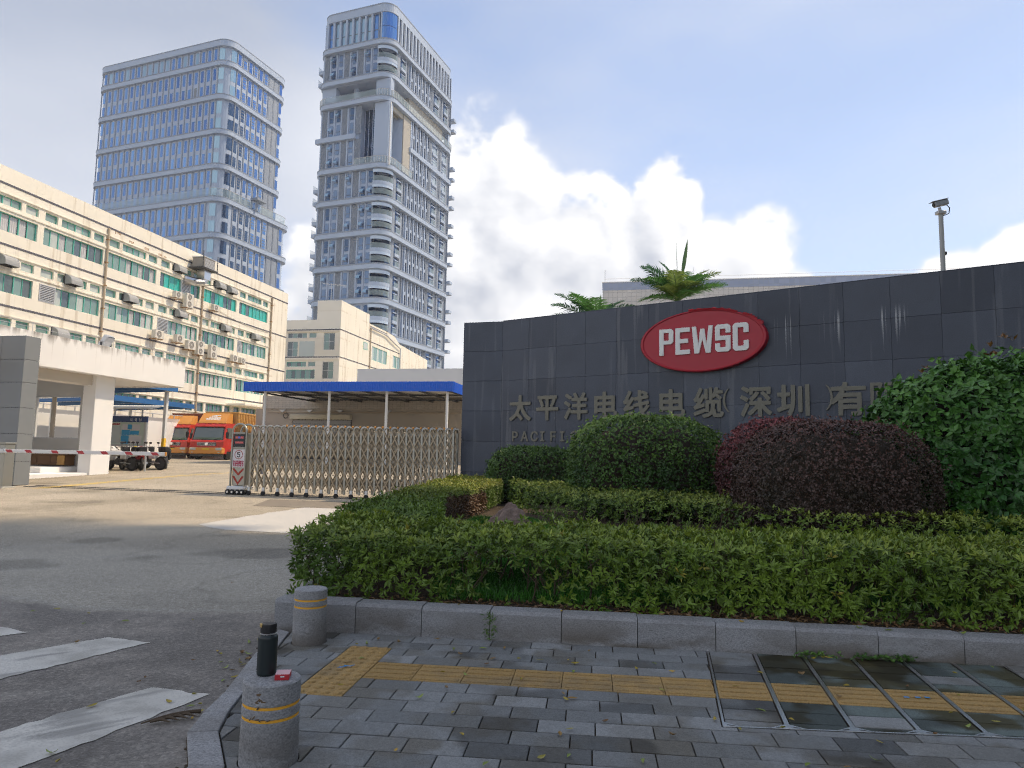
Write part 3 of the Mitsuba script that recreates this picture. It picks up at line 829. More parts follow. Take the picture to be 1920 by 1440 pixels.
def leaf_cloud(P, N, n, L, W, spread, col, jit=0.16, droop=0.0, lift=0.25):
    """n leaves at each of the points P, opening round the axes N. col: one colour per point."""
    k = len(P); P = np.repeat(P, n, 0); N = np.repeat(N, n, 0); C = np.repeat(col, n, 0)
    ang = R.uniform(0, 2 * np.pi, k * n); a = np.radians(R.uniform(spread[0], spread[1], k * n))
    up = np.where(np.abs(N[:, 2:]) < 0.9, [[0, 0, 1.0]], [[1.0, 0, 0]])
    e = np.cross(N, up); e /= np.linalg.norm(e, axis=1, keepdims=True); g = np.cross(N, e)
    side = e * np.cos(ang)[:, None] + g * np.sin(ang)[:, None]
    d = N * np.cos(a)[:, None] + side * np.sin(a)[:, None]; d[:, 2] -= droop; d /= np.linalg.norm(d, axis=1, keepdims=True)
    w = np.cross(d, N); w /= np.linalg.norm(w, axis=1, keepdims=True) + 1e-9; nn = np.cross(w, d)
    l = (L * R.uniform(0.65, 1.2, k * n))[:, None]; h = l * W
    b = P + d * l * 0.10; mid = P + d * l * 0.50
    v = np.stack([b, mid + w * h + nn * h * lift, P + d * l - nn * l * 0.06, mid - w * h + nn * h * lift], 1).reshape(-1, 3)
    f = np.array([[0, 2, 1], [0, 3, 2]])[None] + (np.arange(k * n) * 4)[:, None, None]
    c = np.clip(np.repeat(C * R.uniform(1 - jit, 1 + jit, (k * n, 1)), 4, 0), 0, 1)
    return v, f.reshape(-1, 3), c


def put_leaves(parts, name, parent, bsdf='leaf', **kw):
    off, V_, F_, C_ = 0, [], [], []
    for v, f, c in parts: V_.append(v); F_.append(f + off); C_.append(c); off += len(v)
    k = numbered(parent + '__' + name)
    scene[k] = mikit.ply((np.vstack(V_), np.vstack(F_)), bsdf, color=np.vstack(C_))
    labels[k] = {'kind': 'stuff'}
    return k


def tone(P, a, b, fr=2.5, seed=0, amp=1.0):
    t = np.clip((meshkit.fbm(P * fr, 3, seed) - 0.5) * 2.4 * amp + 0.5 + R.normal(0, 0.16, len(P)), 0, 1)[:, None]
    return np.asarray(a) * (1 - t) + np.asarray(b) * t


def hedge_points(poly, zt, n, depth, z0=0.28, wob=0.05, seed=1):
    x0, y0, x1, y1 = poly.bounds
    p = R.uniform([x0, y0, z0], [x1, y1, zt + wob], (n * 6, 3))
    top = zt + (meshkit.fbm(np.c_[p[:, :2] * 1.7, np.zeros(len(p))], 3, seed) - 0.5) * 2 * wob + (meshkit.noise(np.c_[p[:, :2] * 9, np.zeros(len(p))], seed + 3) - 0.5) * wob
    pts = shapely.points(p[:, 0], p[:, 1]); inside = shapely.contains(poly, pts) & (p[:, 2] < top)
    p, top, pts = p[inside], top[inside], pts[inside]
    ring = poly.exterior
    d = shapely.distance(ring, pts); dt = top - p[:, 2]
    keep = R.random(len(p)) < np.exp(-np.minimum(d, dt) / depth)
    p, pts, d, dt = p[keep][:n], pts[keep][:n], d[keep][:n], dt[keep][:n]
    near = shapely.line_interpolate_point(ring, shapely.line_locate_point(ring, pts))
    q = np.c_[shapely.get_x(near), shapely.get_y(near)]
    sh = R.random(len(p)) < 0.035; p[sh & (dt < 0.08), 2] += R.uniform(0.02, 0.09, int((sh & (dt < 0.08)).sum()))
    o = q - p[:, :2]; o /= np.maximum(np.linalg.norm(o, axis=1, keepdims=True), 1e-6)
    w = np.exp(-d / 0.15)[:, None]; wt = np.exp(-dt / 0.12)[:, None]
    N = np.c_[o * w, wt + 0.35] + R.normal(0, 0.33, (len(p), 3)); N /= np.linalg.norm(N, axis=1, keepdims=True)
    return p, N, np.minimum(d, dt), dt


def stems(name, parent, roots, top, seed):
    g = np.random.default_rng(seed); m = MB()
    for x, y in roots:
        b = np.array([x, y, 0.17]); lean = g.normal(0, 0.10, 2)
        hgt = top - 0.19 + g.normal(0, 0.04)
        q = np.linspace(0, 1, 5)
        pts = np.stack([b + np.array([lean[0] * s + 0.02 * math.sin(5 * s + x * 9), lean[1] * s, hgt * s]) for s in q])
        m.tube(pts, np.linspace(0.0075, 0.002, 5) * g.uniform(0.7, 1.3), 5)
        for k in range(g.integers(3, 6)):
            s = g.uniform(0.2, 0.75); c = pts[0] + (pts[-1] - pts[0]) * s; a = g.uniform(0, 6.28); l = g.uniform(0.12, 0.26)
            e = c + np.array([math.cos(a) * l * 0.7, math.sin(a) * l * 0.7, l * 0.8])
            m.tube([c, (c + e) / 2 + g.normal(0, 0.012, 3), e], [0.0038, 0.0028, 0.0012], 4)
    return put(name, m, 'wood_bark', parent, kind='stuff')


AZ1, AZ2, AZN = (0.055, 0.110, 0.012), (0.150, 0.235, 0.028), (0.27, 0.33, 0.045)
tf = thing('hedge', 'clipped green azalea hedge along the front granite kerb', 'hedge')
fh = Polygon([(-1.62, 5.31), (-0.6, 5.19), (1.5, 4.94), (6.6, 4.33), (7.6, 5.4), (6.6, 5.75), (1.5, 6.28), (-0.45, 6.62), (-1.66, 6.7)])
P, N, D, DT = hedge_points(fh, 0.68, 15500, 0.15, 0.20, 0.06, 3)
gap = meshkit.fbm(np.c_[P[:, 0] * 1.1, P[:, 2] * 1.3, P[:, 0] * 0], 3, 5)
bare = np.exp(-((P[:, 0] - 0.15) / 0.75) ** 2) * 0.80 + np.clip((gap - 0.50) * 2.6, 0, 0.55)
keep = R.random(len(P)) > bare * np.clip((0.60 - P[:, 2]) / 0.16, 0, 1)
P, N, D, DT = P[keep], N[keep], D[keep], DT[keep]
c = tone(P, AZ1, AZ2, 2.2, 1); young = (np.clip(1 - DT / 0.07, 0, 1) * R.uniform(0.1, 0.9, len(P)))[:, None]
c = c * (1 - young) + np.array(AZN) * young
odd = R.random(len(P)) < 0.010; c[odd] = [0.30, 0.28, 0.04]
put_leaves([leaf_cloud(P, N, 8, 0.060, 0.15, (22, 86), c)], 'leaf', tf)
sp = R.choice(len(P), 420); sp = sp[DT[sp] < 0.06]
stems('stem', tf, [(x, 5.42 - 0.118 * (x + 1.3) + R.uniform(0, 1.0)) for x in np.r_[np.linspace(-1.5, 6.4, 150) + R.normal(0, 0.03, 150)]], 0.66, 4)
tl = thing('hedge', 'clipped hedge running back along the driveway to the sliding gate', 'hedge')
lh = Polygon([(-1.66, 6.75), (-1.74, 7.4), (-1.64, 12.5), (-1.48, 18.2), (-0.45, 18.2), (-0.15, 15.9), (-0.5, 13.0), (-0.93, 10.3), (-0.70, 7.2), (-0.58, 6.72)])
P, N, D, DT = hedge_points(lh, 0.72, 17000, 0.12, 0.26, 0.05, 8)
c = tone(P, AZ1, AZ2, 1.6, 2); yl = np.clip((P[:, 1] - 8) / 5, 0, 1) * R.uniform(0.2, 1.0, len(P)) * np.clip(1 - DT / 0.12, 0, 1)
c = c * (1 - yl[:, None]) + np.array((0.36, 0.34, 0.05)) * yl[:, None]
dead = (P[:, 0] > -1.05) & (P[:, 1] > 9.2) & (P[:, 1] < 13.5) & (DT > 0.10)
c[dead] = tone(P[dead], (0.085, 0.045, 0.025), (0.15, 0.085, 0.04), 3, 6)
put_leaves([leaf_cloud(P, N, 7, 0.056, 0.16, (25, 88), c)], 'leaf', tl)
stems('stem', tl, [(R.uniform(-1.55, -0.75), y) for y in np.linspace(6.9, 18, 110)], 0.70, 5)
tb = thing('hedge', 'clipped hedge across the bed behind the weathered rock', 'hedge')
bh = Polygon([(-0.1, 17.2), (0.0, 15.2), (0.35, 12.3), (0.75, 10.2), (1.6, 9.5), (2.5, 9.0), (2.6, 8.1), (3.2, 6.9), (7.6, 6.2), (8.5, 8.0), (5.5, 10.5), (5.0, 12.6), (1.2, 16.0)])
P, N, D, DT = hedge_points(bh, 0.74, 17000, 0.10, 0.26, 0.05, 12)
c = tone(P, AZ1, AZ2, 1.6, 3); young = (np.clip(1 - DT / 0.09, 0, 1) * R.uniform(0.2, 1.0, len(P)))[:, None]
c = c * (1 - young) + np.array((0.28, 0.32, 0.05)) * young
put_leaves([leaf_cloud(P, N, 7, 0.056, 0.16, (25, 88), c)], 'leaf', tb)
stems('stem', tb, [(R.uniform(0.6, 5), R.uniform(7.2, 14)) for k in range(90)], 0.66, 6)

# grass on the little lawn, litter on the soil
lawn = Polygon([(-0.62, 6.4), (-0.85, 10.2), (-0.4, 13), (-0.05, 15), (0.3, 12.4), (0.7, 10.3), (1.6, 9.6), (2.5, 9.0), (2.6, 8.2), (3.3, 6.8), (6.5, 6.2), (6.5, 5.0), (1.3, 5.45), (1.0, 5.2), (-0.5, 5.35), (-0.6, 5.75)])
p = R.uniform([-0.9, 5.0], [6.5, 12], (160000, 2)); p = p[shapely.contains(lawn, shapely.points(p))][:46000]
P = np.c_[p, np.full(len(p), 0.19)]; N = np.c_[R.normal(0, 0.3, (len(P), 2)), np.ones(len(P))]; N /= np.linalg.norm(N, axis=1, keepdims=True)
v, f, c = leaf_cloud(P, N, 2, 0.10, 0.035, (0, 35), tone(P, (0.03, 0.13, 0.015), (0.08, 0.26, 0.03), 1.2, 4))
k = numbered('grass'); scene[k] = mikit.ply((v, f), 'leaf', color=c); labels[k] = {'kind': 'stuff', 'label': 'green lawn grass inside the planting bed', 'category': 'grass'}
n = 2600; x = R.uniform(-1.5, 6, n); y = kl(x) + 0.17 + np.abs(R.normal(0, 0.16, n))
P = np.c_[x, y, 0.198 + R.uniform(0, 0.012, n)]; N = np.c_[R.normal(0, 0.35, (n, 2)), np.ones(n)]; N /= np.linalg.norm(N, axis=1, keepdims=True)
v, f, c = leaf_cloud(P, N, 1, 0.045, 0.22, (75, 100), tone(P, (0.10, 0.055, 0.03), (0.24, 0.15, 0.07), 8, 5), lift=0.5)
k = numbered('leaf_litter'); scene[k] = mikit.ply((v, f), 'leaf', color=c); labels[k] = {'kind': 'stuff', 'label': 'brown dry leaf litter behind the granite kerb', 'category': 'leaf litter'}
for nm, spots, lab in (('weed', [(1.95, 60), (2.3, 45), (2.45, 60)], 'small green weeds at the foot of the kerb near the covers'),):
    parts = []
    for x, n in spots:
        P = np.c_[x + R.normal(0, 0.07, n), kl(x) - 0.02 - np.abs(R.normal(0, 0.02, n)), R.uniform(ZP, ZP + 0.03, n)]
        N = np.c_[R.normal(0, 0.5, (n, 2)), np.ones(n)]; N /= np.linalg.norm(N, axis=1, keepdims=True)
        parts.append(leaf_cloud(P, N, 3, 0.022, 0.3, (40, 85), tone(P, (0.05, 0.12, 0.02), (0.10, 0.20, 0.03), 5, 7)))
    v = np.vstack([q[0] for q in parts]); f = np.vstack([q[1] + sum(len(z[0]) for z in parts[:i]) for i, q in enumerate(parts)])
    k = numbered(nm); scene[k] = mikit.ply((v, f), 'leaf', color=np.vstack([q[2] for q in parts])); labels[k] = {'kind': 'stuff', 'label': lab, 'category': 'weed'}
P = np.c_[R.normal(-0.115, 0.02, 24), kl(-0.115) - 0.004 - R.uniform(0, 0.01, 24), R.uniform(0.03, 0.20, 24)]
N = np.c_[R.normal(0, 0.3, 24), -np.ones(24), R.normal(0.5, 0.3, 24)]; N /= np.linalg.norm(N, axis=1, keepdims=True)
v, f, c = leaf_cloud(P, N, 3, 0.05, 0.06, (20, 80), tone(P, (0.06, 0.13, 0.02), (0.12, 0.20, 0.04), 5, 7))
k = numbered('weed'); scene[k] = mikit.ply((v, f), 'leaf', color=c); labels[k] = {'kind': 'stuff', 'label': 'thin grass weed growing from a joint of the kerb', 'category': 'weed'}


def dome_points(c, r, n, depth, pw=2.6, zmin=0.25, wob=0.10, seed=0):
    d = R.normal(0, 1, (n * 2, 3)); d /= np.linalg.norm(d, axis=1, keepdims=True)
    rad = (np.abs(d) ** pw).sum(1) ** (-1 / pw)
    rad *= 1 + (meshkit.fbm(d * 2.6 + seed, 4, seed) - 0.5) * 2 * wob
    s = 1 - np.minimum(R.exponential(depth, len(d)), 0.6)
    sh = R.random(len(d)) < 0.05; s[sh] = 1 + R.uniform(0.0, 0.075, int(sh.sum()))
    p = np.asarray(c) + d * (rad * s)[:, None] * np.asarray(r)
    k = p[:, 2] > zmin
    nn = d / np.asarray(r); nn /= np.linalg.norm(nn, axis=1, keepdims=True)
    return p[k][:n], nn[k][:n], (1 - s)[k][:n]


def core(c, r, s, pw, zmin, wob, seed):
    t = trimesh.creation.icosphere(subdivisions=4); d = np.array(t.vertices)
    rad = (np.abs(d) ** pw).sum(1) ** (-1 / pw) * (1 + (meshkit.fbm(d * 2.6 + seed, 4, seed) - 0.5) * 2 * wob) * s
    v = np.asarray(c) + d * rad[:, None] * np.asarray(r); v += (meshkit.fbm(v * 14, 2, seed)[:, None] - 0.5) * 0.10; v[:, 2] = np.maximum(v[:, 2], 0.15)
    return MB().raw(v, np.array(t.faces))


def bush(label, c, r, n, per, L, W, c1, c2, c3, pw, wob, seed, spread=(40, 95), zmin=0.28, depth=0.05, droop=0.0, s=0.80, cat='bush'):
    t = thing('bush', label, cat)
    P, N, D = dome_points(c, r, n, depth, pw, zmin, wob, seed)
    N2 = N + R.normal(0, 0.45, N.shape); N2 /= np.linalg.norm(N2, axis=1, keepdims=True)
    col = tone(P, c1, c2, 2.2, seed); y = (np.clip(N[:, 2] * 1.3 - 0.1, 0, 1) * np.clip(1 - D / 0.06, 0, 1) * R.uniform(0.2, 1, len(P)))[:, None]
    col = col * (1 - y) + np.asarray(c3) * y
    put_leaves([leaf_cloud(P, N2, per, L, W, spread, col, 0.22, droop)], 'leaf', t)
    put('branch', core(c, r, s, pw, zmin, wob, seed), 'twigs', t, smooth=True, kind='stuff')
    m = MB()
    for k in range(7):
        a = R.uniform(0, 6.28); q = np.array(c) * [1, 1, 0] + np.array([math.cos(a) * r[0] * 0.25, math.sin(a) * r[1] * 0.25, 0.12])
        m.tube([q, q + [0.05 * math.cos(a), 0.05 * math.sin(a), 0.35], q + [0.2 * math.cos(a), 0.2 * math.sin(a), 0.9]], [0.03, 0.022, 0.012], 6)
    put('trunk', m, 'wood_bark', t, kind='stuff')
    return t


bush('round clipped green bush below the red oval sign', (2.46, 13.0, 1.02), (1.40, 1.3, 1.02), 11000, 3, 0.060, 0.27, (0.024, 0.066, 0.012), (0.060, 0.135, 0.020), (0.15, 0.25, 0.035), 2.9, 0.05, 11)
bush('large rounded purple-red bush in the middle of the bed', (3.80, 8.45, 0.90), (1.10, 1.02, 0.87), 17000, 3, 0.036, 0.30, (0.028, 0.026, 0.016), (0.068, 0.040, 0.032), (0.15, 0.062, 0.052), 2.5, 0.06, 23)
bush('smaller purple-red bush half hidden behind the large one', (4.2, 11.1, 0.98), (0.95, 0.9, 0.96), 9000, 3, 0.045, 0.30, (0.055, 0.020, 0.020), (0.13, 0.036, 0.040), (0.30, 0.070, 0.075), 2.3, 0.06, 31)
bush('low green bush in front of the left end of the dark wall', (0.55, 16.7, 0.72), (1.08, 0.75, 0.76), 7000, 3, 0.065, 0.27, (0.022, 0.055, 0.012), (0.05, 0.11, 0.02), (0.10, 0.18, 0.03), 3.4, 0.05, 37)
bush('tall loose green shrub with big pointed leaves at the right edge', (6.75, 9.1, 1.02), (2.35, 1.45, 1.62), 9000, 5, 0.105, 0.29, (0.020, 0.078, 0.014), (0.052, 0.155, 0.024), (0.11, 0.25, 0.04), 2.3, 0.16, 43, (45, 95), 0.45, 0.06, 0.22, 0.80, 'shrub')
P = np.array([[5.62, 8.3, 2.58], [5.9, 8.4, 2.72], [6.05, 8.35, 2.70], [5.0, 8.5, 2.36], [6.2, 8.3, 2.66], [5.75, 8.2, 2.6]]); P = np.repeat(P, 2, 0) + R.normal(0, 0.05, (12, 3)); N = np.tile([0, 0, 1.0], (12, 1))
put_leaves([leaf_cloud(P, N, 4, 0.085, 0.22, (20, 70), tone(P, (0.18, 0.09, 0.03), (0.26, 0.14, 0.05), 9, 2))], 'young_leaf', 'bush_004')
labels['bush_004__young_leaf']['label'] = 'reddish young leaves at the top of the shrub'


def rock_mesh():
    t = trimesh.creation.icosphere(subdivisions=5); d = np.array(t.vertices)
    zz = np.clip(d[:, 2], 0, 1)
    q = d * np.array([0.62, 0.42, 0.70])
    q[:, 0] *= (1 - 0.35 * zz); q[:, 1] *= 1 - 0.3 * zz
    q[:, 2] = np.where(d[:, 2] > 0, 0.70 * (1 - np.clip(1 - zz, 0, 1) ** 0.62), q[:, 2])
    rid = np.abs(meshkit.fbm(d * 2.3 + 5, 4) - 0.5)
    q *= (0.92 + 0.5 * (meshkit.fbm(d * 1.6 + 9, 3) - 0.5) - 0.5 * rid)[:, None]
    q[:, 0] += 0.05 * d[:, 2]
    return MB(rotz(0.4, (-0.03, 7.7, 0.18))).raw(q + [0, 0, 0.0], np.array(t.faces))


one('rock', rock_mesh(), 'rock_stone', 'weathered brown pointed rock standing on the lawn', 'rock', smooth=50)

# ---------------------------------------------------------------- the dark sign wall
GL = {"太":[[[2,-3,2,-1,3,0,15,7,22,13,28,19,36,33,40,46,40,47,5,48,4,49,4,58,5,60,42,60,44,85,45,86,55,86,56,85,56,60,95,60,96,59,97,49,95,48,61,47,66,34,77,17,88,6,99,0,99,-2,92,-11,87,-9,80,-4,69,5,58,21,51,35,44,18,54,9,63,-1,63,-2,61,-5,56,-9,53,-9,45,0,36,8,23,-3,11,-10,8,-10]]],"平":[[[3,27,3,35,4,37,25,38,21,50,15,62,15,64,16,65,20,67,9,68,8,78,10,80,90,80,91,79,91,69,90,68,81,67,84,66,86,63,78,47,73,38,96,37,97,35,97,27,96,25,56,25,56,-9,55,-10,45,-10,44,-9,43,25,4,25],[56,38,68,38,64,40,62,41,62,42,69,56,73,67,56,67],[26,67,32,54,36,44,35,41,29,38,43,38,43,67]]],"洋":[[[4,-2,4,0,12,15,22,33,24,34,29,30,31,28,31,25,57,24,57,25,57,34,37,35,36,36,36,45,37,46,57,47,57,56,33,57,32,66,27,62,25,63,18,68,7,76,7,78,9,81,12,84,15,84,32,73,34,71,34,68,46,68,44,74,39,82,41,84,49,87,56,77,60,68,68,68,71,73,78,86,81,87,88,84,89,82,89,80,83,68,95,67,96,58,94,56,70,56,70,47,91,46,93,44,93,37,91,35,70,34,70,25,71,24,97,24,98,23,98,14,97,13,70,12,70,-9,69,-10,59,-10,58,-9,57,12,31,13,30,14,29,20,17,-3,14,-8,11,-8]],[[2,51,7,57,9,58,26,49,29,46,30,44,24,36,22,36,15,41,3,48]]],"电":[[[10,70,12,72,42,72,43,84,44,86,55,86,56,72,87,72,89,70,89,20,98,15,97,4,94,-4,90,-7,85,-9,52,-8,48,-6,44,-2,43,6,42,16,23,16,23,12,22,11,11,11,10,12],[56,16,56,4,58,4,83,4,85,6,86,16],[56,29,76,29,76,38,56,38],[56,51,76,51,76,59,56,59],[23,29,42,29,42,38,23,38],[23,51,42,51,42,59,23,59]]],"线":[[[2,49,3,51,7,55,10,60,18,76,21,84,23,86,32,83,33,81,33,80,20,54,26,55,33,65,35,65,41,62,56,65,56,85,58,87,67,86,69,81,74,85,83,81,91,76,92,74,89,70,91,69,93,67,94,60,92,58,90,58,71,55,70,54,70,50,70,46,91,50,94,50,95,49,97,42,96,40,89,37,96,34,97,31,89,20,78,9,81,5,85,2,87,2,87,3,88,11,90,13,92,13,94,11,97,9,99,6,96,-5,93,-8,90,-10,81,-10,76,-7,71,-2,68,2,67,2,54,-5,44,-9,42,-9,36,-2,36,1,50,7,63,14,60,31,57,32,41,29,41,25,39,23,7,16,6,17,3,26,10,32,17,42,6,40,5,42],[72,34,74,24,75,23,82,30,87,37,73,35],[68,67,71,67,81,69,77,72,69,76],[25,32,27,32,39,34,40,40,58,44,57,52,43,51,41,55]],[[3,3,3,6,6,8,37,16,40,16,41,14,42,8,41,6,8,-4,5,-4]]],"缆":[[[2,4,2,7,4,8,35,19,38,19,39,18,40,14,40,14,41,44,42,45,52,46,52,85,53,86,60,87,62,86,63,65,67,72,71,85,73,86,79,85,82,84,81,77,96,76,97,67,96,66,79,65,93,53,93,51,88,46,90,44,90,10,96,8,99,6,98,-2,97,-4,94,-7,91,-9,69,-8,65,-5,63,1,56,-4,50,-7,38,-10,34,-10,33,-9,30,-4,30,-2,31,0,36,1,46,4,53,8,55,10,58,20,59,34,52,34,52,10,50,8,42,8,40,9,33,6,6,-4,4,-3],[71,26,70,16,73,16,74,14,75,3,88,3,88,8,81,9,79,10,78,34,71,34],[63,53,63,46,85,46,79,52,73,57,68,52,66,52],[77,65,76,64,78,65]],[[1,49,2,50,5,53,10,62,21,86,24,86,30,83,31,82,31,80,19,54,23,54,24,55,30,65,32,65,37,63,38,82,47,83,48,82,48,49,47,48,39,48,38,49,37,54,37,54,30,42,25,35,25,34,26,34,34,36,36,36,38,34,38,28,37,25,16,19,7,16,5,16,2,24,2,26,9,32,15,41,12,41,5,40]]],"深":[[[4,-2,4,-1,8,8,20,32,22,33,24,33,29,28,30,26,14,-8,12,-9,10,-8]],[[30,29,30,37,36,39,30,45,30,47,38,54,50,68,59,65,60,63,53,52,39,39,55,39,56,47,57,49,66,49,68,47,68,39,84,39,76,49,64,62,64,64,69,67,70,68,73,68,82,60,82,69,42,69,41,59,32,58,31,59,30,69,26,65,25,64,6,76,6,78,11,85,13,85,30,76,31,80,32,81,93,81,94,79,94,61,93,59,84,58,93,46,93,44,86,39,92,38,94,37,94,28,93,27,75,26,80,20,88,11,97,5,97,2,91,-5,88,-4,79,3,68,15,68,-9,67,-10,57,-10,56,-8,55,15,41,0,33,-5,31,-5,25,1,25,4,39,15,45,21,49,26,31,27]],[[2,51,7,58,8,58,25,49,28,46,28,45,23,37,20,37,13,42,3,48,2,49]]],"圳":[[[82,82,83,84,93,84,94,83,94,-8,92,-9,83,-9,82,-7]],[[62,77,64,79,72,79,74,77,74,4,72,2,64,2,62,4]],[[1,12,2,15,15,20,15,49,4,50,3,52,2,60,4,62,15,62,16,84,17,85,26,85,28,83,28,62,38,62,40,61,39,50,28,49,28,25,29,25,37,27,39,26,40,23,42,37,42,82,45,84,53,83,54,82,54,38,53,25,49,6,42,-7,40,-9,38,-9,30,-3,31,0,36,9,38,15,7,3,4,4]]],"有":[[[2,30,2,31,10,39,18,47,27,60,27,61,5,62,4,72,6,73,33,74,37,86,41,86,47,85,49,83,47,74,95,73,96,71,96,64,95,62,41,61,39,56,39,55,83,55,84,54,84,-3,83,-6,80,-9,73,-11,60,-10,58,-9,56,0,57,1,72,2,72,2,72,9,36,9,35,-10,24,-10,23,-9,23,33,9,22,6,25],[36,21,72,21,72,26,36,26],[36,43,36,38,72,38,72,43]]],"限":[[[40,-4,40,-2,43,2,43,80,89,80,89,34,70,34,69,33,74,22,81,26,88,33,95,28,92,24,80,16,79,13,88,4,97,-1,97,-3,92,-9,82,-3,74,4,68,14,61,34,53,34,53,4,70,7,70,-1,56,-5,44,-10],[52,43,80,43,80,53,53,53],[52,62,80,62,80,71,53,72]],[[8,81,36,81,40,78,31,53,32,49,37,40,39,25,36,17,30,14,22,14,20,20,20,23,28,23,31,27,29,39,22,49,29,72,17,72,17,-9,8,-9]]],"公":[[[58,78,59,80,67,83,73,72,81,60,97,44,91,37,89,37,79,47,73,55]],[[16,-2,13,7,21,14,27,21,40,42,45,53,47,54,56,49,38,21,30,12,30,10,71,12,67,18,60,27,66,31,69,31,86,9,92,0,92,-4,84,-8,78,3,31,0]],[[4,42,4,43,14,52,21,60,32,82,40,80,41,77,37,68,21,44,13,37,11,37]]],"司":[[[7,69,7,79,8,80,90,80,92,78,92,2,89,-5,87,-7,82,-9,65,-10,63,-8,61,0,61,2,62,3,78,3,78,68,8,68]],[[7,53,7,61,9,62,71,62,72,60,72,53,71,51,9,51]],[[14,2,14,44,64,45,65,44,66,10,64,8,26,8,26,7,25,2,24,1,16,0],[26,33,26,20,53,20,53,33]]],"进":[[[3,-1,3,1,9,7,18,13,18,39,17,40,4,40,4,48,27,48,27,12,38,4,49,2,97,3,95,-6,87,-6,42,-6,33,-2,24,4,20,4,9,-8]],[[33,33,33,41,47,41,47,57,33,58,33,67,47,67,48,83,57,82,57,67,71,67,71,82,80,83,80,67,93,66,93,58,80,57,80,41,95,41,95,32,80,32,80,7,71,7,71,32,56,32,50,16,43,8,39,6,34,11,34,13,42,20,46,31],[56,42,71,41,71,57,57,57]],[[8,77,10,81,14,83,24,73,30,65,26,61,23,60,17,67]]],"入":[[[3,-2,4,0,9,2,19,9,27,18,39,40,44,60,28,75,33,83,38,80,52,66,60,53,73,27,80,16,89,8,98,2,93,-8,83,-2,68,16,52,45,39,18,26,2,12,-8]]],"厂":[[[3,-5,9,8,12,22,14,78,94,78,94,69,24,68,23,35,19,8,12,-9]]],"区":[[[9,79,93,79,93,70,19,70,18,3,95,3,96,-6,9,-6]],[[22,14,22,15,37,25,48,36,25,58,30,63,32,63,55,43,65,55,73,67,81,64,72,49,62,38,84,15,79,9,77,8,56,30,46,20,29,8]]],"速":[[[3,-2,7,3,18,11,18,40,4,40,4,48,27,48,28,10,33,6,34,8,30,12,30,13,44,22,52,31,52,33,35,33,35,59,57,59,57,66,32,66,31,74,57,74,58,84,67,84,67,74,95,74,95,66,67,65,67,59,91,59,91,33,72,32,89,19,93,15,93,13,89,9,87,9,79,17,67,25,67,4,58,4,57,24,45,12,34,6,38,4,49,1,97,3,94,-6,48,-7,37,-5,24,3,19,2,10,-8,8,-8],[67,41,81,40,82,52,67,52],[43,41,57,40,57,52,44,52]],[[6,75,6,77,11,80,14,80,25,69,29,63,22,58,17,65]]],"行":[[[38,43,38,51,97,50,96,42,81,41,81,-4,79,-6,72,-9,57,-9,54,-3,54,0,72,1,72,42]],[[42,78,92,79,93,70,43,70]],[[2,31,3,33,20,49,30,63,38,61,36,54,28,44,27,-10,18,-9,18,32,9,25,7,25]],[[3,62,16,73,26,85,35,82,29,74,10,56,8,55]]],"驶":[[[40,-5,41,-2,51,4,57,11,47,25,46,30,53,32,57,25,61,20,62,21,64,30,64,33,45,34,45,68,65,69,65,84,73,84,74,69,94,68,94,34,73,33,72,23,68,13,79,5,97,-2,97,-4,91,-10,75,-3,63,5,55,-4,46,-10,44,-10],[73,42,85,42,85,61,73,61],[53,42,65,42,65,61,53,61]],[[4,7,3,14,5,15,28,21,32,21,32,17,33,17,34,26,34,30,7,31,10,66,18,66,16,38,26,38,27,39,30,63,30,71,7,71,7,79,39,79,36,38,43,38,43,33,41,8,37,-5,32,-9,17,-9,16,-6,15,-1,28,-1,30,0,32,13,7,6]]],"告":[[[5,39,5,47,13,48,7,53,7,54,17,66,24,84,33,82,29,72,30,70,47,70,48,84,57,85,57,70,87,70,87,62,57,62,57,48,95,48,95,39],[15,48,47,48,47,61,25,62]],[[18,-10,18,30,83,30,82,-11,75,-11,74,-5,27,-5,27,-11],[27,22,27,5,28,4,73,3,74,5,74,22]]],"栏":[[[37,4,95,5,96,-4,38,-4]],[[41,54,42,63,55,63,50,75,47,79,48,81,54,83,63,68,63,65,61,63,68,63,71,65,80,84,88,82,79,63,92,63,92,54]],[[45,26,45,34,88,33,87,25]],[[3,19,12,36,17,53,17,57,6,57,6,65,18,65,19,85,27,85,28,65,39,65,39,57,28,57,28,55,41,36,40,34,34,29,29,39,28,39,27,-9,19,-9,19,32,18,31,15,24,7,11]]]}
TW, NW, C0 = np.array([0.822, -0.569, 0]) / np.hypot(0.822, 0.569), np.array([-0.569, -0.822, 0]) / np.hypot(0.822, 0.569), np.array([-0.27, 18.6, 0])
WF = frame(C0, TW, -NW)                    # x along the wall, y into it, z up
W2 = np.array([-1.06, 0.30, 0]); w2l = np.linalg.norm(W2); WG = frame(C0 + W2, -W2 / w2l, np.array([0.30, 1.06, 0]) / w2l)
sw = thing('sign_wall', 'long dark grey stone wall carrying a company name and a red oval sign', 'wall')
ztop = 4.845; rows = [ztop - 0.80 * k for k in range(7)]
m = MB(WF).box(0.03, 16, 0.03, 0.5, 0, ztop - 0.02)
m.m = WG; m.box(0.02, w2l, 0.03, 0.5, 0, ztop - 0.025)
put('core', m, 'dark_grey', sw)
jx = [0.833 * k for k in range(20)]
for a, b in zip(jx[:-1], jx[1:]):
    for z1, z0 in zip(rows[:-1], rows[1:]):
        y = R.normal(0, 0.0016)
        m = MB(WF).box(a + 0.002, b - 0.002, y, 0.03, max(z0, 0) + 0.002, z1 - 0.002, 0.0015)
        put('stone_panel', m, 'dark_granite', sw, uv=flat_uv(m, np.clip(R.normal(0.5, 0.3), 0, 1), R.random()))
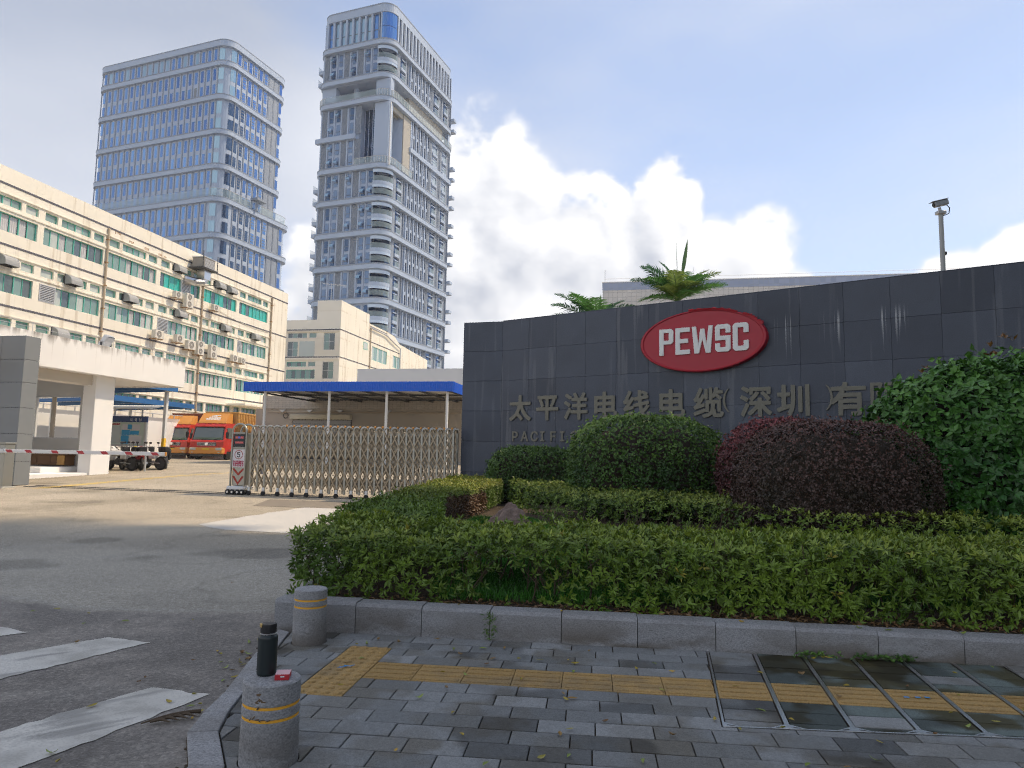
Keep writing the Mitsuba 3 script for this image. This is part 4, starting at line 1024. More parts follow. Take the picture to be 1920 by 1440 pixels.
for z1, z0 in zip(rows[:-1], rows[1:]):
    m = MB(WG).box(0.003, w2l - 0.004, 0.0, 0.03, max(z0, 0) + 0.003, z1 - 0.003, 0.003)
    put('stone_panel', m, 'dark_granite', sw, uv=flat_uv(m, np.clip(R.normal(0.4, 0.3), 0, 1), R.random()))
put('coping', MB(WF).box(0.0, 16, -0.004, 0.5, ztop - 0.002, ztop + 0.015, 0.004), 'dark_granite', sw, uv=flat_uv(MB().box(0, 1, 0, 1, 0, 1, 0.1), 0.6, 0.2))


def wf(cx, cz, s=1.0, y=0.0): return frame(C0 + TW * cx + np.array([0, 0, cz]) + NW * y, TW * s, np.array([0, 0, s]), NW)   # x along, y up, z out


def glyph(mb, ch, m, depth):
    for rings in GL[ch]:
        q = [np.array(r, float).reshape(-1, 2) for r in rings]
        mb.poly(Polygon(q[0], q[1:]).buffer(0), 0, depth, m)


for ch, x in zip('太平洋电线电缆深圳有限公司', (0.62, 1.44, 2.26, 3.05, 3.87, 4.72, 5.58, 6.60, 7.36, 8.38, 9.06, 9.84, 10.58)):
    mb = MB(); sc_ = 0.0069; mm = wf(x - 0.345, 2.25, 1.0, 0.008); mm[:3, 0] *= sc_; mm[:3, 1] *= sc_
    glyph(mb, ch, mm, 0.035); put('character', mb, 'letter_gold', sw)
for x, s in ((6.02, 1), (7.98, -1)):
    a = np.linspace(-0.85, 0.85, 12); r = 0.34
    o = [(-s * r * math.cos(t), r * math.sin(t)) for t in a] + [(-s * (r - 0.045 * math.cos(t)) * math.cos(t), r * 0.99 * math.sin(t)) for t in a[::-1]]
    mm = wf(x + s * 0.22, 2.55, 1.0, 0.008); put('bracket', MB().poly(Polygon(o).buffer(0), 0, 0.035, mm), 'letter_gold', sw)
for k, ch in enumerate('PACIFIC'):
    t_ = meshkit.text_mesh(ch, 0.24, 0.02, True)
    put('small_letter', MB(wf(0.35 + 0.29 * k, 1.66, 1.0, 0.006)).raw(t_.vertices, t_.faces), 'letter_gold', sw)
# the oval sign
ov = thing('oval_sign', 'red oval sign with five white capital letters on the dark wall', 'sign')
ang = np.linspace(0, 2 * np.pi, 96, endpoint=False)
el = lambda k: [(1.43 * k * math.cos(a), 0.695 * k * math.sin(a)) for a in ang]
om = wf(5.45, 3.88, 1.0, 0.0)
prof = [(1.0, 0.0), (1.0, 0.13), (0.985, 0.15), (0.955, 0.155), (0.945, 0.135), (0.94, 0.128)]
v = np.array([[x, y, z] for k, z in prof for x, y in el(k)] + [[0, 0, 0.128]]); nr = 96; f = []
for i in range(len(prof) - 1):
    for j in range(nr):
        a, b = i * nr + j, i * nr + (j + 1) % nr; f += [[a, b, b + nr], [a, b + nr, a + nr]]
L_ = (len(prof) - 1) * nr; f += [[L_ + j, L_ + (j + 1) % nr, len(v) - 1] for j in range(nr)]
put('plate', MB(om).raw(v, f), 'emblem_red', ov, smooth=30)
for a0, a1, nm in ((0.95, 1.75, 0), (0.35, 0.85, 1)):                                  # loose film along the upper rim
    mb = MB(); q = np.linspace(a0, a1, 26); w = R.uniform(0.015, 0.055, 26)
    vv = np.array([[1.43 * math.cos(t) * k, 0.695 * math.sin(t) * k, 0.15 + dz] for t, ww in zip(q, w) for k, dz in ((0.97, 0.012), (1.0 + ww * 0.6, 0.03), (1.0 + ww, 0.0))])
    ff = [[3 * i + a, 3 * i + a + 1, 3 * i + a + 4, 3 * i + a + 3] for i in range(25) for a in (0, 1)]
    mb.m = om; mb.raw(vv, ff); put('loose_film', mb, 'emblem_red', ov)


def block_letter(ch, w=0.335, h=0.60, s=0.105):
    Bx = sbox; c = 0.05
    def cut(p, *cs):
        for (x, y, sx, sy) in cs: p = p.difference(Polygon([(x, y), (x + sx * c, y), (x, y + sy * c)]))
        return p
    if ch == 'P':
        p = Bx(0, 0, s, h).union(cut(Bx(0, h * 0.42, w, h), (w, h, -1, -1), (w, h * 0.42, -1, 1))).difference(Bx(s, h * 0.42 + s * 0.8, w - s, h - s * 0.8))
    elif ch == 'E':
        p = Bx(0, 0, s, h).union(Bx(0, 0, w, s * 0.95)).union(Bx(0, h - s * 0.95, w, h)).union(Bx(0, h / 2 - s * 0.45, w * 0.88, h / 2 + s * 0.45))
    elif ch == 'W':
        w = 0.47; k = 0.092
        p = Polygon([(0, h), (k, h), (w * 0.22 + k * 0.45, 0.17), (w / 2 - k * 0.5, h * 0.9), (w / 2 + k * 0.5, h * 0.9), (w * 0.78 - k * 0.45, 0.17), (w - k, h), (w, h), (w * 0.78 + k * 0.55, 0), (w * 0.78 - k * 0.6, 0), (w / 2, h * 0.52), (w * 0.22 + k * 0.6, 0), (w * 0.22 - k * 0.55, 0)])
    elif ch == 'S':
        p = cut(Bx(0, 0, w, h), (0, 0, 1, 1), (w, h, -1, -1), (0, h, 1, -1), (w, 0, -1, 1)).difference(Bx(s, h / 2 + s * 0.45, w - s, h - s * 0.95)).difference(Bx(s, s * 0.95, w - s, h / 2 - s * 0.45)).difference(Bx(w - s - 0.01, h * 0.5 + s * 0.45, w + 1, h * 0.5 + s * 1.05)).difference(Bx(-1, h * 0.5 - s * 1.05, s + 0.01, h * 0.5 - s * 0.45))
    else:
        p = cut(Bx(0, 0, w, h), (0, 0, 1, 1), (w, h, -1, -1), (0, h, 1, -1), (w, 0, -1, 1)).difference(Bx(s, s * 0.95, w - s, h - s * 0.95)).difference(Bx(w - s - 0.01, h * 0.36, w + 1, h * 0.64))
    return p.buffer(0)


x = -0.955
for ch in 'PEWSC':
    put('letter', MB().poly(block_letter(ch), 0.129, 0.165, wf(5.45 + x, 3.88 - 0.285, 1.0, 0.0)), 'letter_white', ov); x += {'W': 0.525}.get(ch, 0.39) - 0.005
# ---------------------------------------------------------------- the sliding gate
def yf(u, v, z=None):
    p = u * U + v * V
    return frame((p[0], p[1], gz(p[1]) if z is None else z), V, U)


GU, GV0 = 17.93, -11.38
gt = thing('sliding_gate', 'retractable stainless steel gate with a display post at its left end', 'gate')
hm = yf(GU, GV0)
m = MB(hm)
for x in (0.03, 0.45): m.tube([(x, -0.20, 0.22), (x, -0.20, 1.72)], 0.028, 10); m.tube([(x, 0.20, 0.22), (x, 0.20, 1.72)], 0.028, 10)
for y in (-0.20, 0.20):
    a = np.linspace(0, np.pi, 11); m.tube([(0.24 + 0.21 * math.cos(t), y, 1.72 + 0.21 * math.sin(t)) for t in a], 0.030, 10)
put('head_frame', m, 'brushed', gt, smooth=40)
put('head_box', MB(hm).box(0.055, 0.425, -0.17, 0.17, 0.24, 1.68, 0.01), 'brushed', gt)
put('crossbar', MB(hm).box(0.05, 0.43, -0.235, -0.175, 1.655, 1.70, 0.008), 'brushed', gt)
dsp = put('display', MB(hm).box(0.065, 0.415, -0.205, -0.172, 1.30, 1.645, 0.006), 'display_black', gt)
put('lit_row', MB(hm).box(0.115, 0.365, -0.209, -0.2055, 1.525, 1.585), 'led_red', dsp); put('lit_mark', MB(hm).box(0.20, 0.27, -0.2115, -0.2095, 1.53, 1.58), 'led_blue', dsp)
put('text_row', MB(hm).box(0.115, 0.365, -0.209, -0.2055, 1.39, 1.445), 'led_red', dsp)
put('shelf', MB(hm).box(0.06, 0.42, -0.22, -0.172, 1.245, 1.285, 0.006), 'brushed', gt)
sg = put('speed_sign', MB(hm).box(0.055, 0.425, -0.196, -0.176, 0.74, 1.232, 0.003), 'panel_white', gt, label='white speed limit sign reading 5 with a crimson text field')
ga = np.linspace(0, 2 * np.pi, 36, endpoint=False)
put('ring', MB(hm).poly(Polygon([(0.24 + 0.125 * math.cos(t), 1.085 + 0.125 * math.sin(t)) for t in ga], [[(0.24 + 0.108 * math.cos(t), 1.085 + 0.108 * math.sin(t)) for t in ga]]), 0, 0.004, frame((0, -0.1965, 0), (1, 0, 0), (0, 0, 1), (0, -1, 0))), 'chevron_red', sg)
t5 = meshkit.text_mesh('5', 0.135, 0.004, True); e5 = t5.bounds
put('numeral', MB(hm @ frame((0.24 - (e5[0][0] + e5[1][0]) / 2, -0.1965, 1.085 - 0.0675), (1, 0, 0), (0, 0, 1), (0, -1, 0))).raw(t5.vertices, t5.faces), 'display_black', sg)
put('text_field', MB(hm).box(0.085, 0.395, -0.1995, -0.1965, 0.765, 0.92), 'panel_crimson', sg)
for row, txt in enumerate(('进入厂区', '限速行驶')):
    for k, ch in enumerate(txt):
        mm = frame((0.098 + 0.073 * k, -0.2000, 0.854 - 0.072 * row), (0.00062, 0, 0), (0, 0, 0.00062), (0, -1, 0)); mb = MB(hm); glyph(mb, ch, mm, 0.002); put('character', mb, 'panel_white', sg)
for z in (0.71, 0.50):
    w = 0.20 if z > 0.6 else 0.185; h = 0.20 if z > 0.6 else 0.24
    put('chevron', MB(hm).poly(Polygon([(0.24 - w, z), (0.24 - w + 0.075, z), (0.24, z - h + 0.075), (0.24 + w - 0.075, z), (0.24 + w, z), (0.24, z - h - 0.005)]).intersection(sbox(0.062, 0.25, 0.418, 0.735)), 0, 0.003, frame((0, -0.1705, 0), (1, 0, 0), (0, 0, 1), (0, -1, 0))), 'chevron_red', gt)
put('base_cover', MB(hm).box(-0.06, 0.48, -0.26, 0.26, 0.115, 0.225, 0.03), 'white_steel', gt)
for x in (0.0, 0.14, 0.30, 0.43):
    for y in (-0.20, 0.20)[:1 if x not in (0.0, 0.30) else 2]:
        w = put('wheel', MB(hm).lathe([(0, -0.03), (0.062, -0.03), (0.07, -0.02), (0.07, 0.02), (0.062, 0.03), (0.0, 0.03)], 18, (x, y - 0.05, 0.07), (0, 1, 0)), 'rubber', gt)
        put('hub', MB(hm).lathe([(0, -0.034), (0.03, -0.034), (0.034, -0.028)], 12, (x, y - 0.05, 0.07), (0, 1, 0)), 'steel', w)
SP = 0.212
lat = MB()
for i in range(28):
    fm = yf(GU, GV0 + 0.62 + SP * i); g_ = R.normal(0, 0.006, 2)
    m = MB(fm)
    for y in (-0.19, 0.19): m.box(-0.033, 0.033, y - 0.022, y + 0.022, 0.10, 1.80, 0.010)
    a = np.linspace(0, np.pi, 9)
    m.tube([(0.0, 0.19 * -math.cos(t), 1.80 + 0.10 * math.sin(t)) for t in a], 0.026, 8)
    m.tube([(0.0, -0.19, 1.78), (0.03, -0.19, 1.86), (0.10, -0.19, 1.885), (0.15, -0.19, 1.86)], 0.020, 8)
    post = put('post', m, 'brushed', gt, smooth=35)
    if i > 4: put('reflector', MB(fm).ico((-0.035, -0.205, 1.90), (0.030, 0.022, 0.030), 1), 'truck_orange', gt, smooth=True)
    if i < 27:
        m = lat; m.m = fm
        for lv in range(4):
            z0 = 0.20 + 0.40 * lv; z1 = z0 + 0.40
            for y in (-0.215, -0.165, 0.165, 0.215):
                for (za, zb) in ((z0, z1), (z1, z0)):
                    L = math.hypot(SP, zb - za); t = math.atan2(zb - za, SP)
                    rr = np.array([[math.cos(t), 0, -math.sin(t)], [0, 1, 0], [math.sin(t), 0, math.cos(t)]])
                    c = np.array([SP / 2, y + (0.006 if za < zb else -0.006), (za + zb) / 2])
                    m.box(c[0] - L / 2, c[0] + L / 2, c[1] - 0.003, c[1] + 0.003, c[2] - 0.016, c[2] + 0.016, 0, rr)
        for z in (0.20, 0.60, 1.0, 1.4, 1.8): m.box(SP / 2 - 0.012, SP / 2 + 0.012, -0.235, -0.205, z - 0.02 + 0.2 * 0, z + 0.02, 0)
    if i % 2 == 0:
        put('wheel_cover', MB(fm).box(-0.035, 0.035, -0.245, -0.195, 0.10, 0.215, 0.012), 'white_steel', gt)
        put('wheel', MB(fm).lathe([(0, -0.025), (0.055, -0.025), (0.062, -0.016), (0.062, 0.016), (0.055, 0.025), (0, 0.025)], 16, (0, -0.225, 0.062), (0, 1, 0)), 'rubber', gt)
put('lattice_bar', lat, 'lattice_steel', gt, kind='stuff')
p0, p1 = (GU - 0.2) * U + (-18.0) * V, (GU - 0.2) * U + (-5.0) * V
tk = thing('gate_track', 'two thin steel rails in the ground under the sliding gate', 'rail')
for o in (0.0, 0.40): 
    m = MB(yf(GU - 0.2 + o, -18, 0)); m.tube([(x, 0, gz(((GU - 0.2 + o) * U + (-18 + x) * V)[1]) + 0.004) for x in np.linspace(0, 12.7, 12)], 0.018, 6); put('rail', m, 'dark_grey', tk)
# a notice hung inside the first bay
nb = MB(yf(GU + 0.26, GV0 + 0.62)); nb.box(0.02, 0.20, -0.01, 0.01, 0.55, 1.05, 0.003)
one('hanging_notice', nb, 'panel_white', 'small pale notice board hanging behind the first gate posts', 'notice')

# ---------------------------------------------------------------- barrier, pillar, rest post
bt = thing('barrier', 'red and white barrier arm on a steel cabinet across the entrance', 'barrier')
bf = yf(17.15, -18.10)
put('cabinet', MB(bf).box(-0.30, 0.12, -0.17, 0.17, 0.03, 1.24, 0.015), 'brushed', bt)
put('lid', MB(bf).box(-0.32, 0.14, -0.19, 0.19, 1.24, 1.30, 0.01), 'brushed', bt)
put('plinth', MB(bf).box(-0.36, 0.20, -0.23, 0.23, -0.05, 0.04, 0.01), 'concrete', bt)
am = MB(bf).box(0.05, 5.30, -0.26, -0.215, 1.00, 1.10, 0.008); am.v[-1][:, 2] += 0.0
arm = put('arm', am, 'white_steel', bt)
put('bracket', MB(bf).box(-0.12, 0.18, -0.275, -0.17, 0.985, 1.115, 0.01), 'steel', bt)
for k, x in enumerate((0.22, 0.86, 1.72, 2.55, 3.30, 4.06, 4.86)):
    put('red_stripe', MB(bf).poly(Polygon([(x, 1.092), (x + 0.20, 1.092), (x + 0.28, 1.008), (x + 0.08, 1.008)]), 0, 0.003, frame((0, -0.2605, 0), (1, 0, 0), (0, 0, 1), (0, -1, 0))), 'red_stripe', arm)
put('end_cap', MB(bf).box(5.30, 5.335, -0.262, -0.213, 0.998, 1.102, 0.006), 'truck_orange', arm)
pt = thing('gate_pillar', 'grey stone gate pillar at the left edge behind the barrier cabinet', 'pillar')
pf = yf(17.75, -20.9)
put('core', MB(pf).box(0, 2.47, 0.03, 0.5, 0, 4.40), 'dark_grey', pt)
for k, (z0, z1) in enumerate(((0.0, 0.70), (0.70, 1.52), (1.52, 2.30), (2.30, 3.06), (3.06, 3.75), (3.75, 4.47))):
    for x0, x1 in ((0.0, 0.82), (0.82, 1.65), (1.65, 2.5)):
        m = MB(pf).box(x0 + 0.004, x1 - 0.004, 0.0, 0.54, z0 + 0.005, z1 - 0.005, 0.004)
        put('stone_panel', m, 'grey_panel', pt)
po = thing('steel_post', 'thin steel post beside the parked motorcycles', 'post')
pm = frame((-15.39, 29.98, 0.335), V, U)
put('shaft', MB(pm).lathe([(0, 0), (0.045, 0), (0.045, 0.72), (0.0, 0.725)], 14), 'galv', po, smooth=40); put('fork', MB(pm).box(-0.05, 0.05, -0.03, 0.03, 0.70, 0.80, 0.01), 'steel', po)

# ---------------------------------------------------------------- guard house
gh = thing('guard_house', 'white flat roofed guard house with an open porch beside the entrance', 'guard house')
gf = frame((0, 0, 0), V, U)       # x = v, y = u
put('roof', MB(gf).box(-29, -19.85, 15.6, 27.05, 3.99, 4.9, 0.01).box(-28.8, -20.05, 15.8, 26.9, 4.9, 4.96), 'white_plain', gh)
put('fascia', MB(gf).box(-19.85, -19.8, 15.55, 27.1, 3.94, 5.04, 0.012).box(-29, -19.85, 27.05, 27.1, 3.94, 5.04).box(-29, -19.85, 15.55, 15.6, 3.94, 5.04), 'stained_white', gh, label='white roof edge streaked with black stains along its top')
put('beam', MB(gf).box(-21.15, -20.55, 15.8, 23.78, 3.62, 3.99, 0.01), 'tan_white', gh)
put('column', MB(gf).box(-20.92, -20.38, 22.82, 23.78, 0.15, 3.99, 0.012), 'white_plain', gh)
m = MB(gf).box(-29, -24.72, 23.62, 23.78, 0.15, 3.99).box(-21.72, -20.93, 23.60, 23.78, 0.15, 3.99).box(-24.72, -21.72, 23.62, 23.78, 0.15, 1.62).box(-24.72, -21.72, 23.62, 23.78, 3.30, 3.99)
put('back_wall', m, 'grey_wall', gh)
m = MB(gf).box(-24.72, -21.72, 23.66, 23.74, 3.24, 3.30).box(-24.72, -21.72, 23.60, 23.76, 1.62, 1.66)
wn = put('window_frame', m, 'galv', gh)
for x in (-24.2, -23.05): put('mullion', MB(gf).box(x, x + 0.11, 23.64, 23.76, 1.66, 3.24), 'tan_wall', wn)
for x0, x1 in ((-24.72, -24.2), (-24.09, -23.05), (-22.94, -21.72)): put('pane', MB(gf).raw([[x0, 23.7, 1.66], [x1, 23.7, 1.66], [x1, 23.7, 3.24], [x0, 23.7, 3.24]], [[0, 1, 2], [0, 2, 3]]), 'clear_pane', wn)
put('porch_floor', MB(gf).box(-29, -20.45, 16.2, 23.0, 0.0, 0.36, 0.01), 'white_plain', gh)
put('step', MB(gf).box(-29, -21.3, 21.6, 23.6, 0.36, 0.56, 0.01), 'white_plain', gh)
put('side_wall', MB(gf).box(-29, -28.8, 15.8, 23.6, 0.3, 3.99), 'grey_wall', gh)
put('counter', MB(gf).box(-24.9, -24.5, 20.9, 23.4, 0.36, 1.85, 0.01), 'white_plain', gh)
for z in (5.22, 5.38): put('roof_wire', MB(gf).tube([(-20.1, 15.7, z), (-20.1, 26.9, z)], 0.007, 6), 'galv', gh)
for y in (16, 19.6, 23.2, 26.8): put('roof_stanchion', MB(gf).tube([(-20.1, y, 4.9), (-20.1, y, 5.40)], 0.009, 6), 'galv', gh)
cb = thing('wooden_cabinet', 'low brown wooden cabinet against the porch wall', 'cabinet')
put('body', MB(gf).box(-23.6, -21.75, 23.12, 23.58, 0.60, 0.98, 0.01), 'wood_brown', cb); put('top', MB(gf).box(-23.65, -21.7, 23.08, 23.59, 0.98, 1.02, 0.006), 'wood_brown', cb)
for x in (-23.57, -22.95, -22.35): put('door', MB(gf).box(x, x + 0.57, 23.10, 23.125, 0.63, 0.95, 0.008), 'wood_brown', cb)
put('end_board', MB(gf).box(-22.05, -21.74, 23.06, 23.10, 0.62, 0.97, 0.004), 'box_tan', cb)
fl = thing('floodlight', 'grey floodlight tilted up on the guard house roof', 'floodlight')
fm = gf @ frame((-20.35, 23.1, 4.95), (1, 0, 0))
put('bracket', MB(fm).box(-0.04, 0.04, -0.22, 0.22, 0.0, 0.05).box(-0.03, 0.03, -0.26, -0.22, 0, 0.35).box(-0.03, 0.03, 0.22, 0.26, 0, 0.35), 'dark_grey', fl)
rr = np.array([[math.cos(0.6), 0, math.sin(0.6)], [0, 1, 0], [-math.sin(0.6), 0, math.cos(0.6)]])
put('housing', MB(fm).box(-0.10, 0.10, -0.21, 0.21, 0.05, 0.62, 0.03, rr), 'galv', fl); put('lens', MB(fm).box(0.10, 0.115, -0.17, 0.17, 0.10, 0.57, 0.004, rr), 'pane_dark', fl)

# ---------------------------------------------------------------- yard: boundary wall, canopies, pole, notice board
mat('wall_white', (0.78, 0.78, 0.76), 0.8)
wt = thing('boundary_wall', 'long white boundary wall behind the parking canopies', 'wall')
put('wall', MB(gf).box(-36.3, -36.0, 22, 62, 0, 3.35), 'wall_white', wt); put('rail', MB(gf).box(-36.25, -36.05, 22, 62, 3.35, 3.62), 'galv', wt)
put('pole', MB(gf).tube([(-36.1, y, 3.9) for y in (22, 62)], 0.03, 6), 'galv', wt)
mt_ = MB(gf)
for y in np.arange(22, 62, 2.4): mt_.box(-36.13, -36.07, y, y + 0.06, 3.6, 3.95)
put('rail_post', mt_, 'galv', wt, kind='stuff')


def canopy(name, label, v0, v1, u0, u1, z, posts, slope=0.12):
    t = thing(name, label, 'canopy')
    zz = lambda v: z + (v - v1) * -slope * 0 + slope * (v1 - v)
    m = MB(gf).raw([[v0, u0, zz(v0)], [v1, u0, zz(v1)], [v1, u1, zz(v1)], [v0, u1, zz(v0)], [v0, u0, zz(v0) + 0.05], [v1, u0, zz(v1) + 0.05], [v1, u1, zz(v1) + 0.05], [v0, u1, zz(v0) + 0.05]], BFQ)
    put('roof_sheet', m, 'white_steel', t)
    put('edge_beam', MB(gf).box(v1 - 0.02, v1 + 0.08, u0, u1, zz(v1) - 0.22, zz(v1) + 0.07), 'blue_steel', t)
    for u in np.linspace(u0 + 0.05, u1 - 0.05, 4):
        m = MB(gf).raw([[v0, u - 0.05, zz(v0) - 0.2], [v1, u - 0.05, zz(v1) - 0.2], [v1, u + 0.05, zz(v1) - 0.2], [v0, u + 0.05, zz(v0) - 0.2], [v0, u - 0.05, zz(v0)], [v1, u - 0.05, zz(v1) - 0.002], [v1, u + 0.05, zz(v1) - 0.002], [v0, u + 0.05, zz(v0)]], BFQ); put('cross_beam', m, 'blue_steel', t)
    for v, u in posts: put('post', MB(gf).box(v - 0.06, v + 0.06, u - 0.06, u + 0.06, 0.2, zz(v) - 0.2, 0.01), 'white_steel', t)
    return t


BFQ = np.array([[0, 3, 2, 1], [4, 5, 6, 7], [0, 1, 5, 4], [1, 2, 6, 5], [2, 3, 7, 6], [3, 0, 4, 7]])
canopy('parking_canopy', 'blue framed parking canopy held by the yellow footed pole', -31, -22.4, 27.3, 30.1, 4.25, [(-30, 27.6), (-30, 29.9)], -0.02)
canopy('parking_canopy', 'blue framed parking canopy farther back along the white wall', -35, -29.2, 34, 41, 4.15, [(-33.5, 34.4), (-33.5, 40.6)], -0.03)
pp = thing('canopy_pole', 'white pole with a yellow painted foot behind the barrier', 'pole')
pm = frame(29.92 * U - 22.78 * V + np.array([0, 0, 0.38]), V, U)
put('shaft', MB(pm).box(-0.075, 0.075, -0.075, 0.075, 1.42, 3.80, 0.01), 'white_steel', pp); put('painted_foot', MB(pm).box(-0.076, 0.076, -0.076, 0.076, 0.25, 1.42, 0.01), 'yellow_paint', pp); put('base', MB(pm).box(-0.13, 0.13, -0.13, 0.13, -0.05, 0.26, 0.012), 'yellow_paint', pp)
nt = thing('notice_board', 'blue headed glass notice board with posters in the yard', 'notice board')
nf = frame(29.7 * U - 25.75 * V + np.array([0, 0, 0.33]), V, U)
put('header', MB(nf).box(0, 2.2, -0.06, 0.06, 2.22, 2.50, 0.01), 'board_blue', nt)
put('frame', MB(nf).box(0, 2.2, -0.08, 0.08, 1.06, 1.15, 0.01).box(0, 0.07, -0.08, 0.08, 1.15, 2.22, 0.01).box(2.10, 2.20, -0.08, 0.08, 1.15, 2.22, 0.01), 'galv', nt)
bd = put('back_panel', MB(nf).box(0.07, 2.10, -0.02, 0.03, 1.15, 2.22), 'poster_mint', nt)
for x0, x1, z0, z1, c in ((0.10, 0.75, 2.08, 2.15, 'red_stripe'), (0.88, 1.16, 1.86, 2.12, 'panel_white'), (1.18, 1.40, 1.88, 2.10, 'poster_blue'), (1.42, 1.85, 1.84, 2.12, 'panel_white'), (0.86, 1.30, 1.60, 1.84, 'poster_blue'), (1.32, 1.80, 1.62, 1.80, 'poster_blue'), (0.84, 1.26, 1.18, 1.58, 'poster_blue'), (0.10, 0.80, 1.20, 2.02, 'pane_pale'), (1.30, 1.95, 1.18, 1.58, 'panel_white'), (1.52, 1.70, 1.64, 1.74, 'panel_white')):
    put('poster', MB(nf).box(x0, x1, -0.0265 - 0.002 * R.random(), -0.021, z0, z1), c, bd)
for k, ch in enumerate('公告栏'):
    mb = MB(nf); glyph(mb, ch, frame((1.30 + 0.24 * k, -0.0625, 2.27), (0.0016, 0, 0), (0, 0, 0.0016), (0, -1, 0)), 0.003); put('character', mb, 'panel_white', nt)
for x in (0.15, 2.05): put('leg', MB(nf).box(x - 0.05, x + 0.05, -0.05, 0.05, 0, 1.06, 0.01), 'galv', nt)
rm = MB(nf).raw([[-0.3, -0.55, 2.80], [2.75, -0.55, 2.80], [2.75, 0.5, 3.02], [-0.3, 0.5, 3.02], [-0.3, -0.55, 2.84], [2.75, -0.55, 2.84], [2.75, 0.5, 3.06], [-0.3, 0.5, 3.06]], BFQ); put('roof', rm, 'white_steel', nt)
for x in np.arange(0.0, 2.7, 0.5): put('roof_rib', MB(nf).raw([[x, -0.5, 2.765], [x + 0.04, -0.5, 2.765], [x + 0.04, 0.45, 2.965], [x, 0.45, 2.965], [x, -0.5, 2.80], [x + 0.04, -0.5, 2.80], [x + 0.04, 0.45, 3.0], [x, 0.45, 3.0]], BFQ), 'dark_grey', nt)
for x in (0.4, 1.9): put('roof_strut', MB(nf).box(x - 0.03, x + 0.03, -0.03, 0.03, 2.5, 2.88), 'galv', nt)


# ---------------------------------------------------------------- motorcycles
def motorcycle(u, v, ang, paint, label, mirrors=True):
    t = thing('motorcycle', label, 'motorcycle', 'motorcycles parked behind the barrier')
    p = u * U + v * V; f = rotz(ang, (p[0], p[1], gz(p[1])))
    for x in (-0.62, 0.62):
        w = put('wheel', MB(f).lathe([(0.22, -0.04), (0.285, -0.045), (0.30, 0), (0.285, 0.045), (0.22, 0.04), (0.22, -0.04)], 22, (x, 0, 0.30), (0, 1, 0)), 'rubber', t)
        put('rim', MB(f).lathe([(0.0, -0.03), (0.05, -0.03), (0.05, -0.012), (0.215, -0.012), (0.222, -0.03), (0.222, 0.03), (0.215, 0.012), (0.05, 0.012), (0.05, 0.03), (0, 0.03)], 22, (x, 0, 0.30), (0, 1, 0)), 'dark_grey', w)
    m = MB(f)
    for y in (-0.07, 0.07): m.tube([(0.62, y, 0.30), (0.47, y, 0.75), (0.42, y, 0.90)], 0.022, 8); m.tube([(-0.62, y * 1.3, 0.30), (-0.1, y * 1.3, 0.34), (0.05, y, 0.38)], 0.025, 8)
    put('fork', m, 'galv', t)
    put('engine', MB(f).box(-0.12, 0.20, -0.13, 0.13, 0.24, 0.52, 0.05).lathe([(0, -0.16), (0.10, -0.16), (0.12, 0), (0.10, 0.16), (0, 0.16)], 14, (0.05, 0, 0.34), (0, 1, 0)), 'dark_grey', t)
    sp = lambda v_: v_ * np.array([1, 1, 1.0])
    put('tank', MB(f).ico((0.16, 0, 0.74), (0.27, 0.14, 0.13), 2), paint, t, smooth=True)
    put('seat', MB(f).box(-0.66, 0.0, -0.13, 0.13, 0.70, 0.80, 0.045), 'black', t)
    put('tail', MB(f).box(-0.85, -0.45, -0.09, 0.09, 0.60, 0.72, 0.04), paint, t)
    put('side_cover', MB(f).box(-0.42, -0.08, -0.15, 0.15, 0.48, 0.70, 0.04), paint, t)
    put('front_mudguard', MB(f).tube([(0.62 + 0.33 * math.cos(a), 0, 0.30 + 0.33 * math.sin(a)) for a in np.linspace(0.5, 2.4, 9)], 0.05, 8), paint, t, smooth=40)
    put('headlight', MB(f).lathe([(0, 0.10), (0.08, 0.09), (0.10, 0.03), (0.06, -0.08), (0, -0.10)], 16, (0.55, 0, 0.86), (1, 0, 0.05)), 'chrome', t, smooth=40)
    put('handlebar', MB(f).tube([(0.28, -0.36, 0.99), (0.36, -0.20, 1.0), (0.42, 0, 0.94), (0.36, 0.20, 1.0), (0.28, 0.36, 0.99)], 0.016, 8), 'black', t)
    if mirrors:
        for y in (-0.3, 0.3): put('mirror', MB(f).tube([(0.33, y, 1.0), (0.36, y * 1.1, 1.16)], 0.008, 5).ico((0.36, y * 1.15, 1.2), (0.015, 0.07, 0.045), 1), 'black', t)
    put('leg_shield', MB(f).box(0.34, 0.46, -0.22, 0.22, 0.42, 0.92, 0.05, None), paint, t)
    put('front_fairing', MB(f).ico((0.50, 0, 0.88), (0.14, 0.20, 0.16), 2), paint, t, smooth=True)
    put('exhaust', MB(f).tube([(0.15, -0.14, 0.28), (-0.2, -0.17, 0.24), (-0.85, -0.18, 0.34)], [0.025, 0.04, 0.05], 10), 'chrome', t, smooth=40)
    put('luggage_rack', MB(f).box(-0.95, -0.6, -0.12, 0.12, 0.78, 0.80).box(-0.92, -0.66, -0.16, 0.16, 0.80, 1.02, 0.03), 'scooter_white' if paint == 'scooter_yellow' else 'black', t)


for u, v, a, pc, lb in ((26.7, -22.35, 2.85, 'scooter_white', 'white motorcycle nearest the guard house column'), (27.2, -21.75, 2.1, 'scooter_red', 'red motorcycle between the darker parked ones'), (27.9, -21.95, 3.0, 'scooter_white', 'white motorcycle parked beside the thin steel post'), (28.2, -22.7, 2.3, 'scooter_yellow', 'yellow tanked motorcycle in the second parked row'), (28.9, -21.9, 1.9, 'black', 'black motorcycle nearest the yellow footed pole'), (29.2, -23.6, 2.8, 'scooter_white', 'white motorcycle under the notice board'), (27.5, -23.2, 2.45, 'black', 'black motorcycle in front of the notice board')):
    motorcycle(u, v, a, pc, lb)


